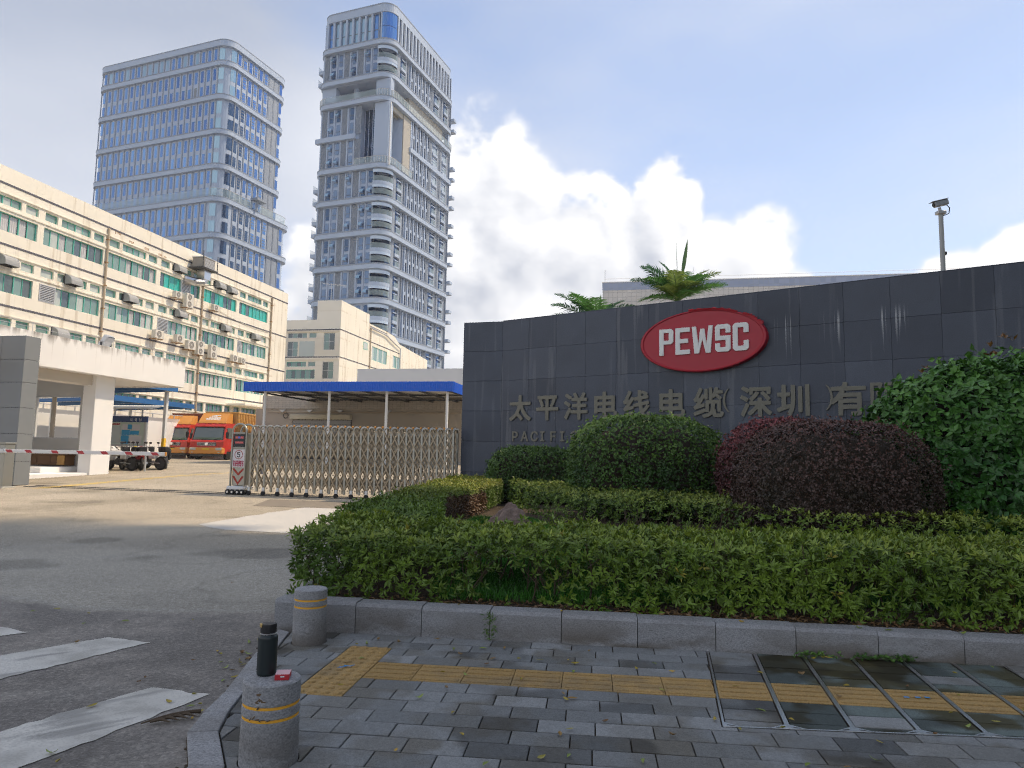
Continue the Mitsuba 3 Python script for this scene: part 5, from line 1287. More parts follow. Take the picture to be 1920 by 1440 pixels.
# ---------------------------------------------------------------- trucks
def truck(x, y, ang, label, boxmat, L, hl, logo):
    t = thing('box_truck', label, 'truck', 'red lorries parked in the yard')
    f = rotz(ang, (x, y, gz(y)))        # local -y is the front
    W = 1.2
    pr = [(-0.02, 0.42), (-0.05, 1.30), (0.10, 1.42), (0.42, 2.42), (0.60, 2.62), (1.95, 2.68), (2.0, 0.75), (1.55, 0.75), (1.50, 0.60), (0.65, 0.60), (0.60, 0.42)]
    v = np.array([[s * (W - (0.05 if z > 2.3 else 0)), yy, z] for s in (-1, 1) for yy, z in pr]); n = len(pr)
    tri = trimesh.creation.triangulate_polygon(Polygon(pr), engine='earcut')
    idx = [int(np.argmin(np.abs(np.array(pr) - q).sum(1))) for q in tri[0]]
    fa = np.array([[idx[i] for i in q] for q in tri[1]])
    fs = [[k, (k + 1) % n, n + (k + 1) % n, n + k] for k in range(n)]
    cab = put('cab', MB(f).raw(v, fa).raw(v, fa[:, ::-1] + n).raw(v, fs), 'truck_red', t)
    slant = lambda z: 0.10 + (z - 1.42) * 0.32
    q = lambda x0, x1, z0, z1, o: [[x0, slant(z0) - o, z0], [x1, slant(z0) - o, z0], [x1 - 0.06 * np.sign(x1), slant(z1) - o, z1], [x0 - 0.06 * np.sign(x0), slant(z1) - o, z1]]
    put('windscreen', MB(f).raw(q(-1.06, 1.06, 1.46, 2.30, 0.012), [[0, 1, 2], [0, 2, 3]]), 'windscreen', cab)
    for s in (-0.5, 0.4): put('wiper', MB(f).tube([(s, slant(1.45) - 0.03, 1.45), (s + 0.55, slant(1.56) - 0.03, 1.56)], 0.012, 5), 'black', cab)
    put('grille', MB(f).box(-0.70, 0.70, -0.080, -0.03, 1.00, 1.23, 0.02), 'dark_grey', cab)
    for z_ in (1.03, 1.115, 1.20): put('grille_bar', MB(f).box(-0.67, 0.67, -0.095, -0.075, z_ - 0.018, z_ + 0.018, 0.006), 'galv', cab)
    put('screen_surround', MB(f).raw(q(-1.13, 1.13, 1.40, 2.36, 0.006), [[0, 1, 2], [0, 2, 3]]), 'black', cab)
    put('dashboard', MB(f).raw(q(-1.04, 1.04, 1.47, 1.60, 0.016), [[0, 1, 2], [0, 2, 3]]), 'dash_green', cab)
    put('sun_visor', MB(f).box(-1.08, 1.08, 0.28, 0.42, 2.36, 2.46, 0.02), 'truck_red', cab)
    put('emblem', MB(f).lathe([(0, 0.03), (0.10, 0.03), (0.12, 0.0), (0.12, -0.02)], 20, (0, -0.085, 1.12), (0, -1, 0)), 'chrome', cab)
    bp = put('bumper', MB(f).box(-1.22, 1.22, -0.16, 0.30, 0.42, 0.88, 0.05), 'truck_orange', t)
    for s in (-1, 1):
        put('headlight', MB(f).box(s * 1.15, s * 0.72, -0.175, -0.10, 0.68, 0.86, 0.02), 'pane_pale', bp)
        put('fog_lamp', MB(f).box(s * 1.05, s * 0.88, -0.17, -0.12, 0.48, 0.56, 0.02), 'pane_pale', bp)
    pl = put('number_plate', MB(f).box(-0.25, 0.25, -0.185, -0.16, 0.70, 0.84), 'plate_yellow', bp)
    put('lower_skirt', MB(f).box(-1.15, 1.15, -0.10, 0.3, 0.24, 0.42, 0.03), 'dark_grey', t)
    for s in (-1, 1):
        put('side_window', MB(f).raw([[s * (W + 0.004), 0.55, 1.55], [s * (W + 0.004), 1.42, 1.55], [s * (W - 0.02), 1.42, 2.32], [s * (W - 0.02), 0.62, 2.32]], [[0, 1, 2], [0, 2, 3]]), 'windscreen', cab)
        put('mirror', MB(f).tube([(s * 1.2, 0.2, 2.25), (s * 1.45, 0.0, 2.2), (s * 1.45, 0.0, 1.5)], 0.02, 6).box(s * 1.36, s * 1.56, -0.06, 0.06, 1.55, 2.0, 0.03), 'black', t)
        put('wheel', MB(f).lathe([(0, -0.16), (0.3, -0.16), (0.48, -0.14), (0.5, -0.08), (0.5, 0.1), (0.3, 0.14), (0, 0.14)], 24, (s * 1.06, 1.08, 0.5), (1, 0, 0)), 'rubber', t)
        for yy in (L - 2.6, L - 1.3): put('wheel', MB(f).lathe([(0, -0.25), (0.3, -0.25), (0.48, -0.22), (0.5, -0.15), (0.5, 0.15), (0.48, 0.22), (0.3, 0.25), (0, 0.25)], 24, (s * 0.95, yy, 0.5), (1, 0, 0)), 'rubber', t)
        put('door_edge', MB(f).box(s * (W + 0.001), s * (W + 0.006), 1.46, 1.48, 0.8, 2.35), 'dark_grey', cab)
        put('door_handle', MB(f).box(s * (W + 0.002), s * (W + 0.03), 1.22, 1.38, 1.38, 1.42, 0.01), 'black', cab)
    for x_ in (-0.8, -0.4, 0, 0.4, 0.8): put('roof_lamp', MB(f).box(x_ - 0.06, x_ + 0.06, 0.55, 0.68, 2.62, 2.69, 0.015), 'truck_orange', cab)
    dp = [(0.62, 2.66), (0.72, 2.80), (1.35, hl), (1.90, hl), (1.90, 2.68)]
    v = np.array([[s * (1.02 if k in (0, 1) else 0.98), yy, z] for s in (-1, 1) for k, (yy, z) in enumerate(dp)]); n = 5
    fd = [[k, (k + 1) % n, n + (k + 1) % n] for k in range(n)] + [[k, n + (k + 1) % n, n + k] for k in range(n)] + [[0, k + 1, k] for k in range(1, 4)] + [[n, n + k, n + k + 1] for k in range(1, 4)]
    df = put('wind_deflector', MB(f).raw(v, np.array(fd)[:, ::-1]), 'truck_orange', t)
    if logo:
        for k, (x0, x1, q0) in enumerate(((-0.55, 0.55, 0.18), (-0.62, 0.5, 0.33), (-0.15, 0.42, 0.72), (-0.3, 0.2, 0.62), (-0.45, 0.5, 0.48))):
            yy, zz = 0.72 + 0.63 * q0, 2.80 + (hl - 2.80) * q0; h = 0.035
            d = np.array([0, 0.63, hl - 2.80]); d /= np.linalg.norm(d); nn = np.array([0, -d[2], d[1]])
            c = [np.array([xx, yy, zz]) + nn * 0.006 + d * s for xx, s in ((x0, -h), (x1, -h), (x1 - 0.05, h), (x0 + 0.05, h))]
            put('white_mark', MB(f).raw(c, [[0, 1, 2], [0, 2, 3]]), 'letter_white', df)
    hb = 3.55
    bx_ = put('cargo_box', MB(f).box(-1.22, 1.22, 2.25, L, 1.05, hb), boxmat, t)
    rb = MB(f)
    for yy in np.arange(2.35, L - 0.1, 0.30):
        for s in (-1, 1): rb.box(s * 1.22, s * 1.265, yy, yy + 0.15, 1.15, hb - 0.1)
    for xx in np.arange(-1.1, 1.05, 0.3): rb.box(xx, xx + 0.14, 2.21, 2.25, 1.15, hb - 0.1)
    put('corrugation', rb, boxmat, bx_, kind='stuff')
    put('top_rail', MB(f).box(-1.27, 1.27, 2.2, L + 0.03, hb - 0.1, hb + 0.03, 0.02), boxmat, bx_)
    put('chassis', MB(f).box(-0.5, 0.5, 0.6, L - 0.2, 0.62, 1.05), 'dark_grey', t)
    put('guard_rail', MB(f).box(-1.16, -1.12, 3.0, L - 3.4, 0.55, 0.95).box(1.12, 1.16, 3.0, L - 3.4, 0.55, 0.95), 'galv', t)


truck(-21.85, 51.0, -0.03, 'red lorry with an orange roof deflector and tan ribbed box, nearest the gate', 'box_tan', 14.0, 3.42, True)
truck(-25.9, 54.2, -0.03, 'red lorry with a brown box, partly behind the yellow footed pole', 'box_brown', 12.0, 3.35, False)
# ---------------------------------------------------------------- the cream factory block on the left
ft = thing('factory_building', 'long cream four storey factory block with green framed windows on the left', 'building')
FV = -43.61                      # its sunlit front, facing right
FU0, FU1 = 14.0, 78.1
NS = 4                           # levels of window bands from the top
holes = []                       # (u0, u1, z0, z1, kind)
bay0, bayw = 42.76 - 6.29 * 5, 6.29
for k in range(12):
    a = bay0 + bayw * k
    if a + 5.75 > 74.3: continue
    b = a + 5.75
    if b < 34: continue                  # nothing of these bays shows in the photograph
    for lv in range(4):
        zt = 18.45 - 4.19 * lv
        if lv < 3:
            for s0, s1, n in ((0.02, 1.16, 1), (1.50, 4.32, 4), (4.66, 5.74, 1)): holes.append((a + s0, a + s1, zt - 0.60, zt, 't', n, lv, k))
            holes.append((a, b, zt - 2.42, zt - 1.14, 's', 8, lv, k))
        else:
            for s0, s1, n in ((0.02, 1.16, 1), (1.50, 4.32, 4), (4.66, 5.74, 1)): holes.append((a + s0, a + s1, zt - 0.95, zt + 0.05, 't', n, lv, k))
ex = frame((0, 0, 0), U, (0, 0, 1), V)      # in-plane frame: x = u, y = z, out = +V
ww = Polygon([(FU0, 0), (FU1, 0), (FU1, 20.5), (FU0, 20.5)], [[(a, z0), (b, z0), (b, z1), (a, z1)] for a, b, z0, z1, *_ in holes])
mm = ex.copy(); mm[:3, 3] = (FV - 0.28) * V
put('front_wall', MB().poly(ww, 0, 0.28, mm), 'cream_paint', ft)
yb = frame((0, 0, 0), V, U)
put('rear_mass', MB(yb).box(FV - 16, FV - 0.9, FU0, FU1, 0, 20.2), 'cream_paint', ft)
put('end_wall', MB(yb).box(FV - 16.2, FV - 0.283, FU1 - 0.28, FU1 - 0.004, 0, 20.5).box(FV - 16, FV - 0.3, FU0, FU0 + 0.3, 0, 20.5), 'cream_paint', ft)
put('roof_slab', MB(yb).box(FV - 16, FV - 0.30, FU0 + 0.3, FU1 - 0.3, 20.0, 20.15), 'concrete', ft)
for lv in range(5):
    z = 19.36 - 4.19 * lv
    put('groove_band', MB(yb).box(FV - 0.01, FV + 0.035, FU0, FU1 - 0.0, z - 0.13, z + 0.01), 'groove', ft)
    put('cornice', MB(yb).box(FV - 0.01, FV + 0.10, FU0, 74.3, z - 0.78, z - 0.70, 0.01), 'cream_paint', ft)
    if lv < 4: put('sill_band', MB(yb).box(FV - 0.01, FV + 0.09, FU0, 74.3, z - 1.86, z - 1.74, 0.01), 'cream_paint', ft)
rw = np.random.default_rng(5)
frm_stuff = []
for a, b, z0, z1, kd, n, lv, k in holes:
    seen = a > 36
    wf_ = MB(yb); d0, d1 = FV - 0.20, FV - 0.14; t_ = 0.042
    wf_.box(d0, d1, a, b, z0, z0 + t_).box(d0, d1, a, b, z1 - t_, z1)
    for j in range(n + 1):
        y = a + (b - a) * j / n; y = min(max(y, a + t_ / 2), b - t_ / 2)
        wf_.box(d0, d1 + (0.03 if j % 2 == 0 else 0), y - t_ / 2 - 0.008 * (j % 2 == 0), y + t_ / 2 + 0.008 * (j % 2 == 0), z0 + t_, z1 - t_)
    w = put('window', wf_, 'green_frame', ft)
    louv = (kd == 's') and ((lv, k) in ((1, 5), (0, 7), (2 - 1, 7), (1, 9)))
    lr = {(1, 5): (0, 2), (0, 7): (4, 6), (1, 7): (0, 2), (1, 9): (0, 1)}.get((lv, k)) if louv else None
    pm = []
    for j in range(n):
        x0, x1 = a + (b - a) * j / n + 0.03, a + (b - a) * (j + 1) / n - 0.03
        if kd == 't': c = ('pane_pale' if (lv == 1 and rw.random() < 0.75) or rw.random() < 0.12 else 'pane_grey') if lv < 3 else 'pane_dark'
        elif lv == 0 and k >= 7: c = 'pane_teal' if rw.random() < 0.75 and not (k == 8 and j in (5, 6)) else 'pane_dark'
        else: c = ['pane_grey', 'pane_dark', 'curtain', 'pane_pale'][int(rw.choice(4, p=[0.34, 0.20, 0.34, 0.12]))]
        if lr and lr[0] <= j < lr[1]: continue
        if c == 'curtain':                                          # a drawn curtain hangs behind the glass
            q = np.linspace(x0, x1, 13); fo = 0.03 * np.sin(np.arange(13) * 2.1 + rw.random() * 6); sk = rw.uniform(-0.12, 0.12)
            vv = np.array([[FV - 0.24 + dz, y + (sk if zz < z1 - 0.5 else 0) * (0.5 if i not in (0, 12) else 0), zz] for i, (y, dz) in enumerate(zip(q, fo)) for zz in (z0 + 0.05, z1 - 0.05)])
            pm.append(('curtain', MB(yb).raw(vv, [[2 * i, 2 * i + 2, 2 * i + 3, 2 * i + 1] for i in range(12)])))
        else:
            ti = rw.normal(0, 0.006)
            pm.append((c, MB(yb).raw([[FV - 0.18 + ti, x0, z0 + 0.03], [FV - 0.18 - ti, x1, z0 + 0.03], [FV - 0.18 - ti, x1, z1 - 0.03], [FV - 0.18 + ti, x0, z1 - 0.03]], [[0, 1, 2], [0, 2, 3]])))
    for c, m in pm: put('curtain' if c == 'curtain' else 'pane', m, c, w)
    if lr:
        x0, x1 = a + (b - a) * lr[0] / n + 0.02, a + (b - a) * lr[1] / n - 0.02
        lo = MB(yb).box(FV - 0.12, FV + 0.03, x0, x1, z0, z0 + 0.07).box(FV - 0.12, FV + 0.03, x0, x1, z1 - 0.07, z1).box(FV - 0.12, FV + 0.03, x0, x0 + 0.07, z0, z1).box(FV - 0.12, FV + 0.03, x1 - 0.07, x1, z0, z1)
        for zz in np.arange(z0 + 0.10, z1 - 0.08, 0.125): lo.box(FV - 0.10, FV + 0.02, x0 + 0.07, x1 - 0.07, zz, zz + 0.07)
        put('louvre', lo, 'galv', w); put('louvre_shade', MB(yb).box(FV - 0.15, FV - 0.12, x0, x1, z0, z1), 'dark_grey', w)
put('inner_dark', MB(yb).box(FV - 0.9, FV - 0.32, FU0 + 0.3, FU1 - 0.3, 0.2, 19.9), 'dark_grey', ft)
for u in (48.78, 61.45, 74.35):
    m = MB(yb)
    m.tube([(FV + 0.12, u, 1.0), (FV + 0.12, u, 19.2)], 0.085, 10)
    pp_ = put('drainpipe', m, 'pipe_tan', ft, smooth=40)
    for z in np.arange(3, 19, 1.9): put('pipe_clip', MB(yb).box(FV, FV + 0.22, u - 0.13, u + 0.13, z, z + 0.07), 'rust', pp_)
for u0, u1, z0, z1 in ((49.6, 50.3, 19.0, 19.25), (51.2, 51.8, 18.7, 18.95), (53.1, 53.7, 18.6, 18.95), (54.9, 55.4, 18.5, 18.9), (55.6, 56.0, 18.5, 18.85)):
    m = MB(yb)
    for q in range(5):
        y = u0 + (u1 - u0) * q / 5; m.box(FV + 0.001, FV + 0.004, y, y + (u1 - u0) / 9, z0 + rw.uniform(0, 0.1), z1)
    put('rust_stain', m, 'rust', ft)
put('entrance_canopy', MB(yb).box(FV, FV + 2.2, 66.5, 76.5, 6.0, 6.2, 0.01), 'cream_paint', ft)


def ac_unit(u, z, w, h, fans, label, d=0.42):
    t = thing('air_conditioner', label, 'air conditioner', 'air conditioner units on the factory wall')
    o = FV + 0.30
    put('casing', MB(yb).box(o, o + d, u - w / 2, u + w / 2, z - h / 2, z + h / 2, 0.02), 'ac_white', t)
    for k in range(fans):
        zc = z - h / 2 + h * (k + 0.5) / fans; r = min(w, h / fans) * 0.40
        g = put('fan_grille', MB(yb).lathe([(r, 0), (r, 0.02), (r * 0.9, 0.025), (r * 0.88, 0.005), (0, 0.004)], 20, (o + d, u - w * 0.08, zc), (1, 0, 0)), 'ac_grille', t)
        put('fan_hub', MB(yb).lathe([(r * 0.25, 0.004), (r * 0.2, 0.03), (0, 0.032)], 10, (o + d, u - w * 0.08, zc), (1, 0, 0)), 'ac_white', g)
    put('bracket', MB(yb).box(FV, o + d, u - w * 0.38, u - w * 0.32, z - h / 2 - 0.07, z - h / 2).box(FV, o + d, u + w * 0.32, u + w * 0.38, z - h / 2 - 0.07, z - h / 2), 'rust', t)
    put('hose', MB(yb).tube([(FV + 0.02, u + w * 0.6, z + h * 0.7), (FV + 0.15, u + w * 0.62, z), (o + 0.2, u + w * 0.5, z - h * 0.2)], 0.035, 6), 'ac_white', t)


for a in ((57.1, 15.55, 0.85, 0.62, 1, 'small air conditioner left of the tall twin fan unit, top floor'), (58.75, 15.35, 1.05, 1.35, 2, 'tall twin fan air conditioner below the dark louvre on the top floor'), (62.9, 15.55, 0.85, 0.62, 1, 'air conditioner just right of the middle drainpipe, top floor'),
          (54.9, 11.45, 1.15, 0.75, 1, 'leftmost air conditioner of the lower row'), (57.7, 11.55, 0.95, 0.72, 1, 'round fan air conditioner under the patterned louvre'), (59.45, 11.2, 1.15, 0.85, 1, 'wide air conditioner left of a tall one in the lower row'), (60.85, 11.15, 0.95, 1.35, 2, 'tall air conditioner left of the middle drainpipe, lower row'),
          (62.95, 11.1, 1.05, 1.35, 2, 'tall air conditioner right of the middle drainpipe, lower row'), (66.7, 10.95, 0.95, 0.72, 1, 'air conditioner left of the last pair in the lower row'), (68.15, 10.9, 0.8, 0.62, 1, 'last small air conditioner at the right of the lower row')): ac_unit(*a)


def hood(u, z, label, w=1.1, h=0.74):
    t = thing('vent_hood', label, 'vent hood', 'grey vent hoods on the factory wall')
    a = np.linspace(0, np.pi / 2, 7); pr = [(0, -h / 2)] + [(0.62 * math.sin(x), -h / 2 + 0.16 + (h - 0.16) * math.cos(x)) for x in a] + [(0.62, -h / 2)]
    n = len(pr); v = np.array([[FV + 0.01 + p[0], u + s * w / 2, z + p[1]] for s in (-1, 1) for p in pr])
    f = [[k, k + 1, n + k + 1, n + k] for k in range(1, n - 1)]
    fa = [[0, k, k + 1] for k in range(1, n - 1)] + [[n, n + k + 1, n + k] for k in range(1, n - 1)]
    put('cowl', MB(yb).raw(v, f).raw(v, fa), 'hood_grey', t); put('duct_ring', MB(yb).box(FV - 0.12, FV + 0.02, u - w / 2 - 0.05, u + w / 2 + 0.05, z - h / 2 - 0.03, z + h / 2 + 0.03), 'dark_grey', t)


for u, z, l in ((57.65, 18.2, 'vent hood left of the rooftop cooler duct'), (64.0, 18.15, 'vent hood right of the middle drainpipe, top floor'), (66.05, 18.12, 'second vent hood from the right on the top floor'), (39.9, 14.0, 'vent hood at the left edge on the second floor down'), (45.5, 14.0, 'vent hood above the pale louvre'), (51.6, 14.0, 'vent hood between the first drainpipe and the patterned louvre'), (58.15, 14.0, 'vent hood above the patterned louvre, second floor down'), (65.4, 13.97, 'vent hood in the second window row, right of the middle drainpipe'), (71.1, 14.02, 'rightmost vent hood in the second window row'), (44.7, 9.8, 'vent hood just above the guard house roof')): hood(u, z, l)
ct = thing('air_cooler', 'boxy evaporative cooler with a bent metal duct on the factory wall', 'air cooler')
put('cooler_box', MB(yb).box(FV + 0.25, FV + 1.55, 59.3, 61.0, 18.75, 19.75, 0.03), 'ac_grille', ct); put('top_cap', MB(yb).box(FV + 0.2, FV + 1.6, 59.25, 61.05, 19.75, 19.85, 0.02), 'galv', ct)
for j in range(7): put('grille_slat', MB(yb).box(FV + 1.55, FV + 1.565, 59.4, 60.9, 18.85 + 0.12 * j, 18.9 + 0.12 * j), 'galv', ct)
put('duct', MB(yb).box(FV + 0.45, FV + 1.3, 59.8, 60.8, 17.75, 18.75, 0.02).tube([(FV + 0.9, 60.3, 17.85), (FV + 0.85, 60.1, 17.5), (FV + 0.6, 59.4, 17.35), (FV - 0.1, 58.8, 17.5)], 0.42, 10), 'steel', ct)
m = MB(yb)
for z in (18.65, 18.72): m.box(FV, FV + 1.7, 59.0, 61.3, z, z + 0.05)
for y in (59.0, 61.25): m.box(FV + 1.6, FV + 1.66, y, y + 0.05, 18.7, 20.3).box(FV, FV + 1.66, y, y + 0.05, 17.4, 17.46)
put('support_frame', m, 'dark_grey', ct)
one('slack_cable', MB(yb).tube([(FV + 0.06, u, 14.95 - 0.0 + 0.035 * (u - 71.5) ** 2 * 0.35) for u in np.linspace(64.5, 74, 16)], 0.025, 5), 'ac_white', 'slack grey cable sagging between the top window rows of the factory', 'cable')

# ---------------------------------------------------------------- the second cream building
b2 = thing('office_building', 'cream stepped building with a blank tower end behind the blue canopy', 'building')
bu, bv = 97.96, -45.84
mm = frame(bu * U + 0.3 * U * 0, V, (0, 0, 1), -U)
h2 = [(-48.50, -46.70, 16.66, 19.24), (-48.50, -46.73, 12.28, 14.86), (-50.90, -49.70, 18.52, 19.30), (-54.4, -51.26, 18.52, 19.30), (-50.89, -49.70, 14.16, 14.87), (-54.4, -51.2, 14.16, 14.87), (-54.4, -49.74, 12.30, 13.66), (-54.4, -52.7, 15.7, 18.0)]
wall = Polygon([(-64, 0), (bv, 0), (bv, 24.2), (-49.75, 24.25), (-49.75, 21.3), (-64, 21.3)], [[(a, c), (b, c), (b, d), (a, d)] for a, b, c, d in h2])
mm = frame(bu * U, V, (0, 0, 1), -U); mm[:3, 3] += 0.25 * U
put('front_wall', MB().poly(wall, 0, 0.25, mm), 'cream_paint', b2)
put('side_wall', MB(yb).box(bv - 3.9, bv - 0.001, bu + 0.25, 108.8, 0, 24.2).box(-64, bv - 0.2, bu + 1.2, 108.8, 0, 21.2), 'cream_paint', b2)
yb2 = ex.copy(); yb2[:3, 3] = (bv - 0.25) * V
h3 = [(110.3, 117.15, 16.85, 19.15), (120.1, 124, 16.85, 19.0)]
put('long_side_wall', MB().poly(Polygon([(108.8, 0), (140, 0), (140, 20.8), (123.2, 21.5), (120.8, 22.45), (117.0, 22.72), (108.8, 22.72)], [[(a, c), (b, c), (b, d), (a, d)] for a, b, c, d in h3]), 0, 0.25, yb2), 'cream_paint', b2)
put('rear_mass', MB(yb).box(-64, bv - 0.6, 109, 140, 0, 20.5), 'cream_paint', b2)
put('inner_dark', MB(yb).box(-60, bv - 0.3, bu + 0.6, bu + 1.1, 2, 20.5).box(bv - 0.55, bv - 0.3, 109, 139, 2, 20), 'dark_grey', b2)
for z in (19.78, 15.6, 11.4): put('groove_band', MB(yb).box(bv - 0.02, bv + 0.03, bu - 0.03, 124, z - 0.1, z + 0.06).box(-64, bv + 0.03, bu - 0.03, bu + 0.02, z - 0.1, z + 0.06), 'groove', b2); put('ledge', MB(yb).box(-64, bv - 0.05, bu - 0.16, bu, z - 0.42, z - 0.14), 'cream_paint', b2)
for i, (a, b, c, d) in enumerate(h2):
    m = MB(yb); n = max(1, round((b - a) / 0.8)); hz = (c + d) / 2
    for j in range(n + 1): x = min(max(a + (b - a) * j / n, a + 0.03), b - 0.03); m.box(x - 0.03, x + 0.03, bu + 0.08, bu + 0.14, c, d)
    m.box(a, b, bu + 0.08, bu + 0.14, c, c + 0.06).box(a, b, bu + 0.08, bu + 0.14, d - 0.06, d)
    if d - c > 1.5: m.box(a, b, bu + 0.08, bu + 0.14, hz - 0.03, hz + 0.03)
    if i == 7: put('blank_panel', MB(yb).box(-52.45, -49.92, bu - 0.03, bu + 0.05, 15.67, 18.02, 0.01), 'pane_pale', b2)
    w = put('window', m, 'green_frame' if i in (5, 6) else 'galv', b2)
    for j in range(n):
        x0, x1 = a + (b - a) * j / n, a + (b - a) * (j + 1) / n
        put('pane', MB(yb).raw([[x0, bu + 0.11, c], [x1, bu + 0.11, c], [x1, bu + 0.11, d], [x0, bu + 0.11, d]], [[0, 1, 2], [0, 2, 3]]), 'pane_dark' if (i + j) % 2 else 'pane_grey', w)
for a, b, c, d in h3 + [(106.7, 108.3, 18.1, 19.3)]:
    m = MB(yb); n = max(1, round((b - a) / 1.1)); o = bv - 0.12 if a > 108 else bv + 0.01
    for j in range(n + 1): x = min(max(a + (b - a) * j / n, a + 0.04), b - 0.04); m.box(o - 0.02, o + 0.03, x - 0.04, x + 0.04, c, d)
    m.box(o - 0.02, o + 0.03, a, b, c, c + 0.07).box(o - 0.02, o + 0.03, a, b, d - 0.07, d)
    w = put('window', m, 'green_frame', b2)
    for j in range(n):
        x0, x1 = a + (b - a) * j / n, a + (b - a) * (j + 1) / n
        put('pane', MB(yb).raw([[o, x0, c], [o, x1, c], [o, x1, d], [o, x0, d]], [[0, 1, 2], [0, 2, 3]]), 'pane_grey' if j % 2 else 'pane_pale', w)
m = MB(yb).tube([(bv + 0.15, 109.3, 3), (bv + 0.15, 109.3, 22.2)], 0.1, 8); put('drainpipe', m, 'pipe_tan', b2)
put('roof_pipe', MB(yb).tube([(bv + 0.3, 109.0, 22.0), (bv + 0.3, 116, 21.9), (bv + 0.3, 119.5, 21.2), (bv + 0.3, 123, 20.6), (bv + 0.3, 123.4, 3)], 0.12, 8), 'galv', b2)
for z, u1 in ((22.35, 117), (22.05, 116.5)): put('parapet_groove', MB(yb).box(bv - 0.02, bv + 0.03, 109.2, u1, z - 0.07, z + 0.03), 'groove', b2)
at = thing('antenna', 'thin rooftop aerial on the left part of the stepped cream building', 'antenna')
put('mast', MB(yb).tube([(-49.1, 101, 24.0), (-49.1, 101, 27.6)], 0.04, 6), 'galv', at)
for x in np.linspace(-1.3, 2.2, 6): put('element', MB(yb).tube([(-49.1 + x, 100.5, 27.5 - 0.12 * x), (-49.1 + x, 101.5, 27.5 - 0.12 * x)], 0.03, 5), 'galv', at)
put('boom', MB(yb).tube([(-50.5, 101, 27.67), (-46.8, 101, 27.22)], 0.035, 6), 'galv', at)

# ---------------------------------------------------------------- the blue canopy and the low tiled building under it
cy = thing('loading_canopy', 'bright blue sheet metal canopy on white posts behind the sliding gate', 'canopy')
c0, c1, cu, cd_ = -25.0, -11.45, 39.91, 9.0
zt_, zb_ = 5.58, 4.99
x = np.arange(c0, c1, 0.11); pr = []
for i, a in enumerate(x): pr += [(a, 0.0), (a + 0.045, 0.0), (a + 0.055, 0.03), (a + 0.10, 0.03)]
pr = np.array(pr + [(c1, 0)])
v = np.array([[p[0], cu + p[1], z] for z in (zb_, zt_) for p in pr]); n = len(pr)
put('front_fascia', MB(yb).raw(v, [[k, k + 1, n + k + 1, n + k] for k in range(n - 1)]), 'blue_sheet', cy)
y = np.arange(cu + 0.03, cu + cd_, 0.11); pr = []
for a in y: pr += [(0, a), (0, a + 0.045), (-0.03, a + 0.055), (-0.03, a + 0.1)]
pr = np.array(pr); n = len(pr)
v = np.array([[c1 + p[0], p[1], z] for z in (zb_ - 0.02, zt_) for p in pr])
put('side_fascia', MB(yb).raw(v, [[k, k + 1, n + k + 1, n + k] for k in range(n - 1)]), 'blue_sheet', cy)
put('roof_sheet', MB(yb).box(c0, c1 - 0.05, cu + 0.06, cu + cd_, 5.40, 5.46), 'white_steel', cy)
put('soffit', MB(yb).raw([[c0, cu + 0.06, 5.06], [c1 - 0.06, cu + 0.06, 5.06], [c1 - 0.06, cu + cd_, 5.37], [c0, cu + cd_, 5.37]], [[0, 3, 2], [0, 2, 1]]), 'grey_plain', cy)
for v_ in np.linspace(c0 + 0.3, c1 - 0.4, 8): put('rafter', MB(yb).box(v_, v_ + 0.12, cu + 0.1, cu + cd_ - 0.1, 5.0, 5.1), 'dark_grey', cy)
for u in (cu + 0.3, cu + 4.5, cu + 8.6): put('purlin', MB(yb).box(c0, c1 - 0.1, u, u + 0.1, 5.1, 5.2), 'dark_grey', cy)
for v_ in (-23.75, -19.42, -15.7, -11.9): put('post', MB(yb).tube([(v_, cu + 0.45, 0.3), (v_, cu + 0.45, 5.05)], 0.085, 12), 'white_steel', cy, smooth=40)
lb = thing('low_building', 'low tan tiled building under the blue canopy', 'building')
lu = 48.9
put('wall', MB(yb).box(-29.5, -9, lu + 0.05, lu + 8, 0, 4.5), 'tan_wall', lb); put('tiled_band', MB(yb).box(-28.8, -9, lu - 0.06, lu + 0.05, 4.50, 5.36), 'tan_tile', lb); put('band_top', MB(yb).box(-29.0, -9, lu + 0.05, lu + 8, 4.5, 5.5), 'tan_wall', lb)
put('door_recess', MB(yb).box(-26.4, -21.7, lu - 0.03, lu + 0.06, 0.4, 3.72), 'dark_grey', lb); put('door_hood', MB(yb).box(-26.45, -21.65, lu - 0.45, lu - 0.03, 3.70, 4.06, 0.03), 'cream_cloth', lb)
for k in range(9):
    put('door_slat', MB(yb).box(-26.35, -21.75, lu - 0.05, lu - 0.03, 3.66 - 0.30 * (k + 1) + 0.02, 3.66 - 0.30 * k, 0.005), 'grey_plain', lb)
put('wall_pipe', MB(yb).tube([(-28.5, lu - 0.15, 4.25), (-9.2, lu - 0.15, 4.25)], 0.04, 6), 'pipe_tan', lb)
for v_ in (-27.2, -25.0, -22.6, -18.8): put('pipe_bracket', MB(yb).raw([[v_ - 0.25, lu - 0.2, 4.42], [v_ + 0.25, lu - 0.2, 4.42], [v_, lu - 0.2, 4.2], [v_ - 0.25, lu - 0.06, 4.42], [v_ + 0.25, lu - 0.06, 4.42], [v_, lu - 0.06, 4.2]], [[0, 2, 1], [3, 4, 5], [0, 1, 4], [0, 4, 3], [1, 2, 5], [1, 5, 4], [2, 0, 3], [2, 3, 5]]), 'galv', lb)
put('ring_lamp', MB(yb).lathe([(0.19, -0.03), (0.22, 0), (0.19, 0.03), (0.165, 0), (0.19, -0.03)], 20, (-26.95, lu - 0.1, 3.98), (0, 1, 0)), 'black', lb)
put('upper_block', MB(yb).box(-21.62, -12.0, lu + 0.5, lu + 8, 5.5, 7.55), 'grey_plain2', lb)
